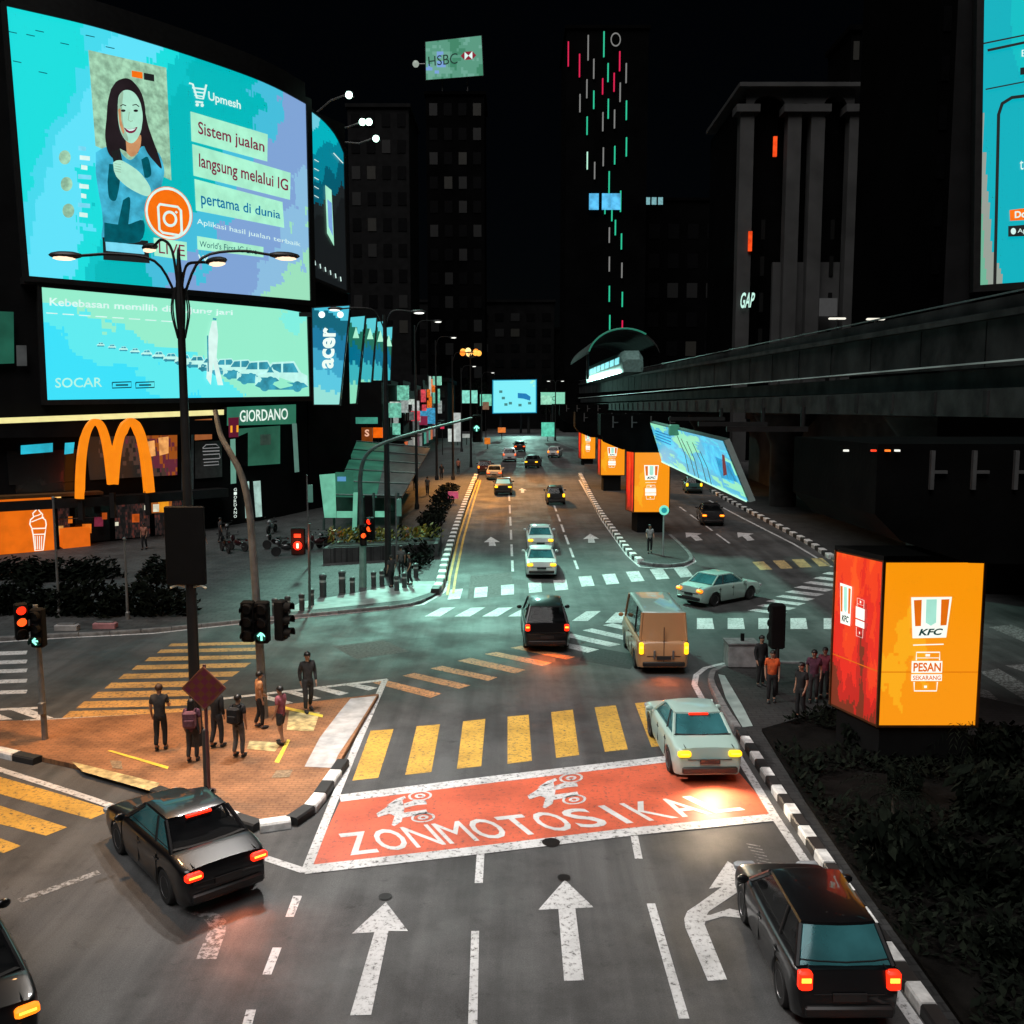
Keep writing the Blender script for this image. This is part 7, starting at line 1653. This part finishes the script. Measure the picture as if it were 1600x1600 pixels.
def make_person(label, x, y, rz, h, top, bottom, step=.0, arm=(0, 0), shorts=False, long_sleeve=False, long_hair=False, head_tilt=0.0, zoff=.13, hair=HAIR, wide=1.0, group='people waiting on the brick island', look=0.0):
    t = thing('person', label, 'person', (x, y, zg(y)+zoff), rz, group); k = h/1.7
    J = {}
    def j(n, *p): J[n] = Vector(p)
    j('pel', 0, 0, .93); j('sp', 0, -.01, 1.10); j('ch', 0, 0, 1.30); j('nk', 0, .005, 1.47); j('hb', 0, .02, 1.54); j('hm', look*.02, .025, 1.61); j('ht', look*.02, .015, 1.67)
    for s, n in ((-1, 'l'), (1, 'r')):
        st = step*s; sw = arm[0 if s < 0 else 1]
        j('sh'+n, s*.17, -.005, 1.40); j('el'+n, s*.215, -.03-.10*st*.8+.05*sw, 1.13+.03*sw); j('wr'+n, s*.205, .05-.22*st*.8+.24*sw, .90+.26*sw); j('ha'+n, s*.20, .075-.24*st+.31*sw, .825+.30*sw)
        j('hi'+n, s*.085, 0, .88); j('kn'+n, s*.095, .03+.16*st, .49); j('an'+n, s*.095, -.02+.30*st-(.06 if st < 0 else 0), .09+(.05 if st < 0 else 0)); j('to'+n, s*.105, .12+.30*st, .04)
    V, E, Rr, ix = [], [], [], {}
    def add(n, r_, par=None, p=None):
        ix[n] = len(V); V.append(tuple((p if p is not None else J[n])*k)); Rr.append(r_*k if not isinstance(r_, tuple) else tuple(a*k for a in r_))
        if par is not None: E.append((ix[par], ix[n]))
    add('pel', .085); add('sp', .08, 'pel'); add('ch', .10, 'sp'); add('nk', .052, 'ch'); add('hb', .062, 'nk'); add('hm', (.078, .092), 'hb'); add('ht', .062, 'hm')
    for n in 'lr':
        s = -1 if n == 'l' else 1
        add('sh'+n, .055, 'ch'); add('el'+n, .040, 'sh'+n); add('wr'+n, .027, 'el'+n); add('ha'+n, (.020, .034), 'wr'+n)
        d = (J['ha'+n]-J['wr'+n]).normalized(); side = Vector((0, 1, 0))
        for q in range(4):
            b0 = J['ha'+n]+d*.028+side*(-.024+.016*q); ln = (.052, .062, .066, .054)[q]
            add(f'f{n}{q}', .0085, 'ha'+n, b0); add(f'g{n}{q}', .0075, f'f{n}{q}', b0+d*ln*.55+Vector((-s*.006, .004, 0))); add(f'h{n}{q}', .006, f'g{n}{q}', b0+d*ln+Vector((-s*.016, .01, 0)))
        add('t'+n, .010, 'ha'+n, J['ha'+n]+Vector((0, .034, .012))); add('u'+n, .008, 't'+n, J['ha'+n]+Vector((-s*.004, .05, -.022)))
        add('hi'+n, .068, 'pel'); add('kn'+n, .053, 'hi'+n); add('an'+n, .038, 'kn'+n); add('to'+n, .035, 'an'+n)
    add('nose', .013, 'hm', J['hm']+Vector((0, .098, -.015)))
    for s, n in ((-1, 'el_'), (1, 'er_')): add(n, .014, 'hm', J['hm']+Vector((s*.085, -.005, -.01)))
    skin_mesh('body', V, E, Rr, SK, t)
    # eyes, mouth
    for s in (-1, 1):
        mb = MB(); mb.ball((J['hm']+Vector((s*.033, .083, .005)))*k, .011*k, 8, (1.2, .6, .7)); mb.build('eye', mat('eye_dark', (.01, .01, .01), .3), t)
    mb = MB(); mb.ball((J['hm']+Vector((0, .082, -.058)))*k, .016*k, 8, (1.3, .4, .35)); mb.build('mouth', mat('lip', (.25, .08, .07), .5), t)
    # hair cap
    mb = MB(); c = (J['hm']+Vector((0, -.018, .028)))*k; n_ = 14; vs = []
    for i in range(8):
        a = math.pi*.5*i/7*1.12
        for q in range(n_):
            b_ = 2*math.pi*q/n_; fr = math.sin(b_); ext = a*(1.0 if fr > .2 else 1.45 if fr < -.2 else 1.2)*.88
            vs.append(c+Vector((.098*math.sin(ext)*math.cos(b_), .108*math.sin(ext)*math.sin(b_), .098*math.cos(ext)))*k)
    mb.add(vs, [(i*n_+q, i*n_+(q+1) % n_, (i+1)*n_+(q+1) % n_, (i+1)*n_+q) for i in range(7) for q in range(n_)])
    if long_hair: mb.add([(c+Vector((x_, y_, z_))*k) for x_, y_, z_ in ((-.085,-.03,.02),(.085,-.03,.02),(.10,-.06,-.2),(-.10,-.06,-.2),(-.07,-.11,.02),(.07,-.11,.02),(.08,-.12,-.2),(-.08,-.12,-.2))], [(0,1,2,3),(7,6,5,4),(0,3,7,4),(1,5,6,2),(3,2,6,7)])
    mb.build('hair', hair, t, ang=80)
    # shirt
    V, E, Rr, ix = [], [], [], {}
    add('pel', (.158*wide, .135*wide), None, Vector((0, 0, .80))); add('sp', (.145*wide, .122*wide), 'pel'); add('ch', (.165*wide, .128*wide), 'sp'); add('nk', .07, 'ch', Vector((0, 0, 1.445)))
    for n in 'lr':
        add('sh'+n, .078*wide, 'ch'); e = J['el'+n] if long_sleeve else J['sh'+n].lerp(J['el'+n], .72); add('el'+n, .062 if not long_sleeve else .058, 'sh'+n, e)
        if long_sleeve: add('wr'+n, .042, 'el'+n)
    skin_mesh('shirt', V, E, Rr, top, t)
    V, E, Rr, ix = [], [], [], {}
    add('pel', (.15, .128), None, Vector((0, 0, 1.02))); add('p2', (.15, .13), 'pel', Vector((0, 0, .88)))
    for n in 'lr':
        add('hi'+n, .098, 'p2', J['hi'+n]+Vector((0, 0, -.04))); kn = J['kn'+n]
        if shorts: add('kn'+n, .085, 'hi'+n, J['hi'+n].lerp(kn, .82))
        else: add('kn'+n, .073, 'hi'+n); add('an'+n, .058, 'kn'+n, J['an'+n]+Vector((0, 0, .01)))
    skin_mesh('shorts' if shorts else 'trousers', V, E, Rr, bottom, t)
    for n in 'lr':
        a, b_ = J['an'+n], J['to'+n]; mb = MB(); c = (a*.45+b_*.55); mb.ball((c.x*k, c.y*k, max(.045, c.z-.01)*k), .13*k, 12, (.40, 1.05, .42)); mb.build('shoe', SHOE, t)
    return t
def backpack(label, per, m, group=None):
    o = MB(); o.box((0, 0, 0), (.32, .18, .44), bev=.05); o.box((0, -.1, -.07), (.24, .06, .2), bev=.025)
    for s in (-1, 1): o.tube(smooth_path([(s*.1, .07, .2), (s*.12, .16, .24), (s*.13, .3, .12), (s*.12, .1, -.18)], 4), .02, 5)
    ob = o.build('backpack', m, None); rz = per.rotation_euler.z; d = Vector((math.sin(rz), -math.cos(rz), 0)); ob.location = per.location+d*.23+Vector((0, 0, 1.2)); ob.rotation_euler = (0, 0, rz); tag(ob, label, 'backpack')
def at(px_, py_): p = G(px_, py_, .13); return p.x, p.y
K = cloth('black', (.012, .012, .013)); K2 = cloth('charcoal', (.03, .03, .032)); PURP = cloth('plum', (.09, .03, .055)); ORG = cloth('orange', (.42, .19, .08)); DEN = cloth('denim', (.025, .03, .045)); GR = cloth('grey', (.09, .09, .09)); REDO = cloth('red_orange', (.55, .09, .02)); PEA = cloth('peach', (.38, .15, .10)); BRN = cloth('brown', (.2, .08, .03))
x, y = at(252, 1172); make_person('man in black shirt and trousers standing at the left of the waiting group', x, y, R(10), 1.8, K2, K, .12, arm=(.0, .9), hair=mat('brown_hair', (.05, .025, .015), .6))
x, y = at(302, 1190); pb = make_person('person in plum clothes with a backpack right behind the diamond sign', x, y, R(5), 1.66, PURP, K2, .1, long_hair=True); backpack('plum and grey backpack worn behind the diamond sign', pb, cloth('plum_pack', (.13, .05, .07)))
x, y = at(340, 1168); make_person('dark clothed person half hidden by the diamond sign', x, y, R(-20), 1.72, K, K2, .2, arm=(.6, .1), long_sleeve=True)
x, y = at(374, 1183); pc = make_person('person in black top and grey trousers with a black backpack', x, y, R(-15), 1.68, K, GR, .05, arm=(.8, .0)); backpack('black backpack on the person in grey trousers', pc, cloth('black_pack', (.01, .01, .011)))
x, y = at(407, 1138); make_person('person in orange top and black trousers by the curved mast', x, y, R(-60), 1.66, ORG, K, .15, arm=(.3, .0))
x, y = at(440, 1163); make_person('person in plum top and shorts at the right of the waiting group', x, y, R(70), 1.62, cloth('rose', (.26, .07, .09)), K2, .2, shorts=True, arm=(0, .7))
x, y = at(482, 1112); make_person('tall man in dark clothes walking off the island corner', x, y, R(-150), 1.84, K2, K2, .25, long_sleeve=True)
g2 = 'people on the right corner'
x, y = at(1205, 1098); make_person('person in a bright red orange shirt on the right corner', x, y, R(170), 1.66, REDO, K, .15, group=g2, wide=1.08)
x, y = at(1188, 1072); make_person('dark clothed person standing behind the red orange shirt', x, y, R(200), 1.7, K, K, .0, group=g2, long_sleeve=True)
x, y = at(1250, 1122); make_person('person in black close to the big orange column', x, y, R(120), 1.68, K, K, .1, group=g2)
x, y = at(1270, 1098); make_person('person in a plum shirt beside the big orange column', x, y, R(160), 1.68, PURP, K2, .1, group=g2)
x, y = at(1287, 1090); make_person('person in a maroon dress top half behind the big orange column', x, y, R(150), 1.62, cloth('maroon', (.16, .03, .05)), K, .1, group=g2)
p = G(1015, 868); make_person('person in grey shirt standing alone on the median tip', p.x, p.y, R(180), 1.75, cloth('light_grey', (.28, .28, .28)), K, .1, group='people farther off', arm=(.5, .5), zoff=.15)
g3 = 'people on the left plaza'
for i, (px_, py_, c, lab) in enumerate(((612, 922, K2, 'dark figure on the plaza by the lamp pole'), (640, 918, K, 'dark figure on the plaza near the kerb corner'), (226, 862, PEA, 'person in peach before the lit menu boards'), (318, 872, GR, 'person in grey on the plaza beyond the hedge'), (345, 852, K2, 'dark figure left of the parked motorcycles'), (627, 905, GR, 'grey figure between the two dark plaza figures'))):
    p = G(px_, py_); make_person(lab, p.x, p.y, R(40+i*67), 1.68, c, K, .2, group=g3)

for px_, py_, c, rz_, lab in ((668, 776, GR, 20, 'grey pedestrian on the far left pavement near the pink board'), (648, 768, K2, 200, 'dark pedestrian on the far left pavement behind the canopy roof edge'), (716, 742, PEA, 10, 'peach dressed pedestrian by the far left kerb'), (690, 752, K, 190, 'black dressed pedestrian between two far lamp poles')):
    p = G(px_, py_); make_person(lab, p.x, p.y, R(rz_), 1.7, c, K, .22, group='people farther off')
p = G(812, 706); make_car('dark far car with red lights at the head of the queue', p.x, p.y+2, 0, 'sedan', P_GRY, tail=TL_R, group='far cars up the street')
p = G(868, 716); make_car('white far car near the bend at the right', p.x, p.y+2, R(-10), 'hatch', P_WHT, tail=TL_O, group='far cars up the street')
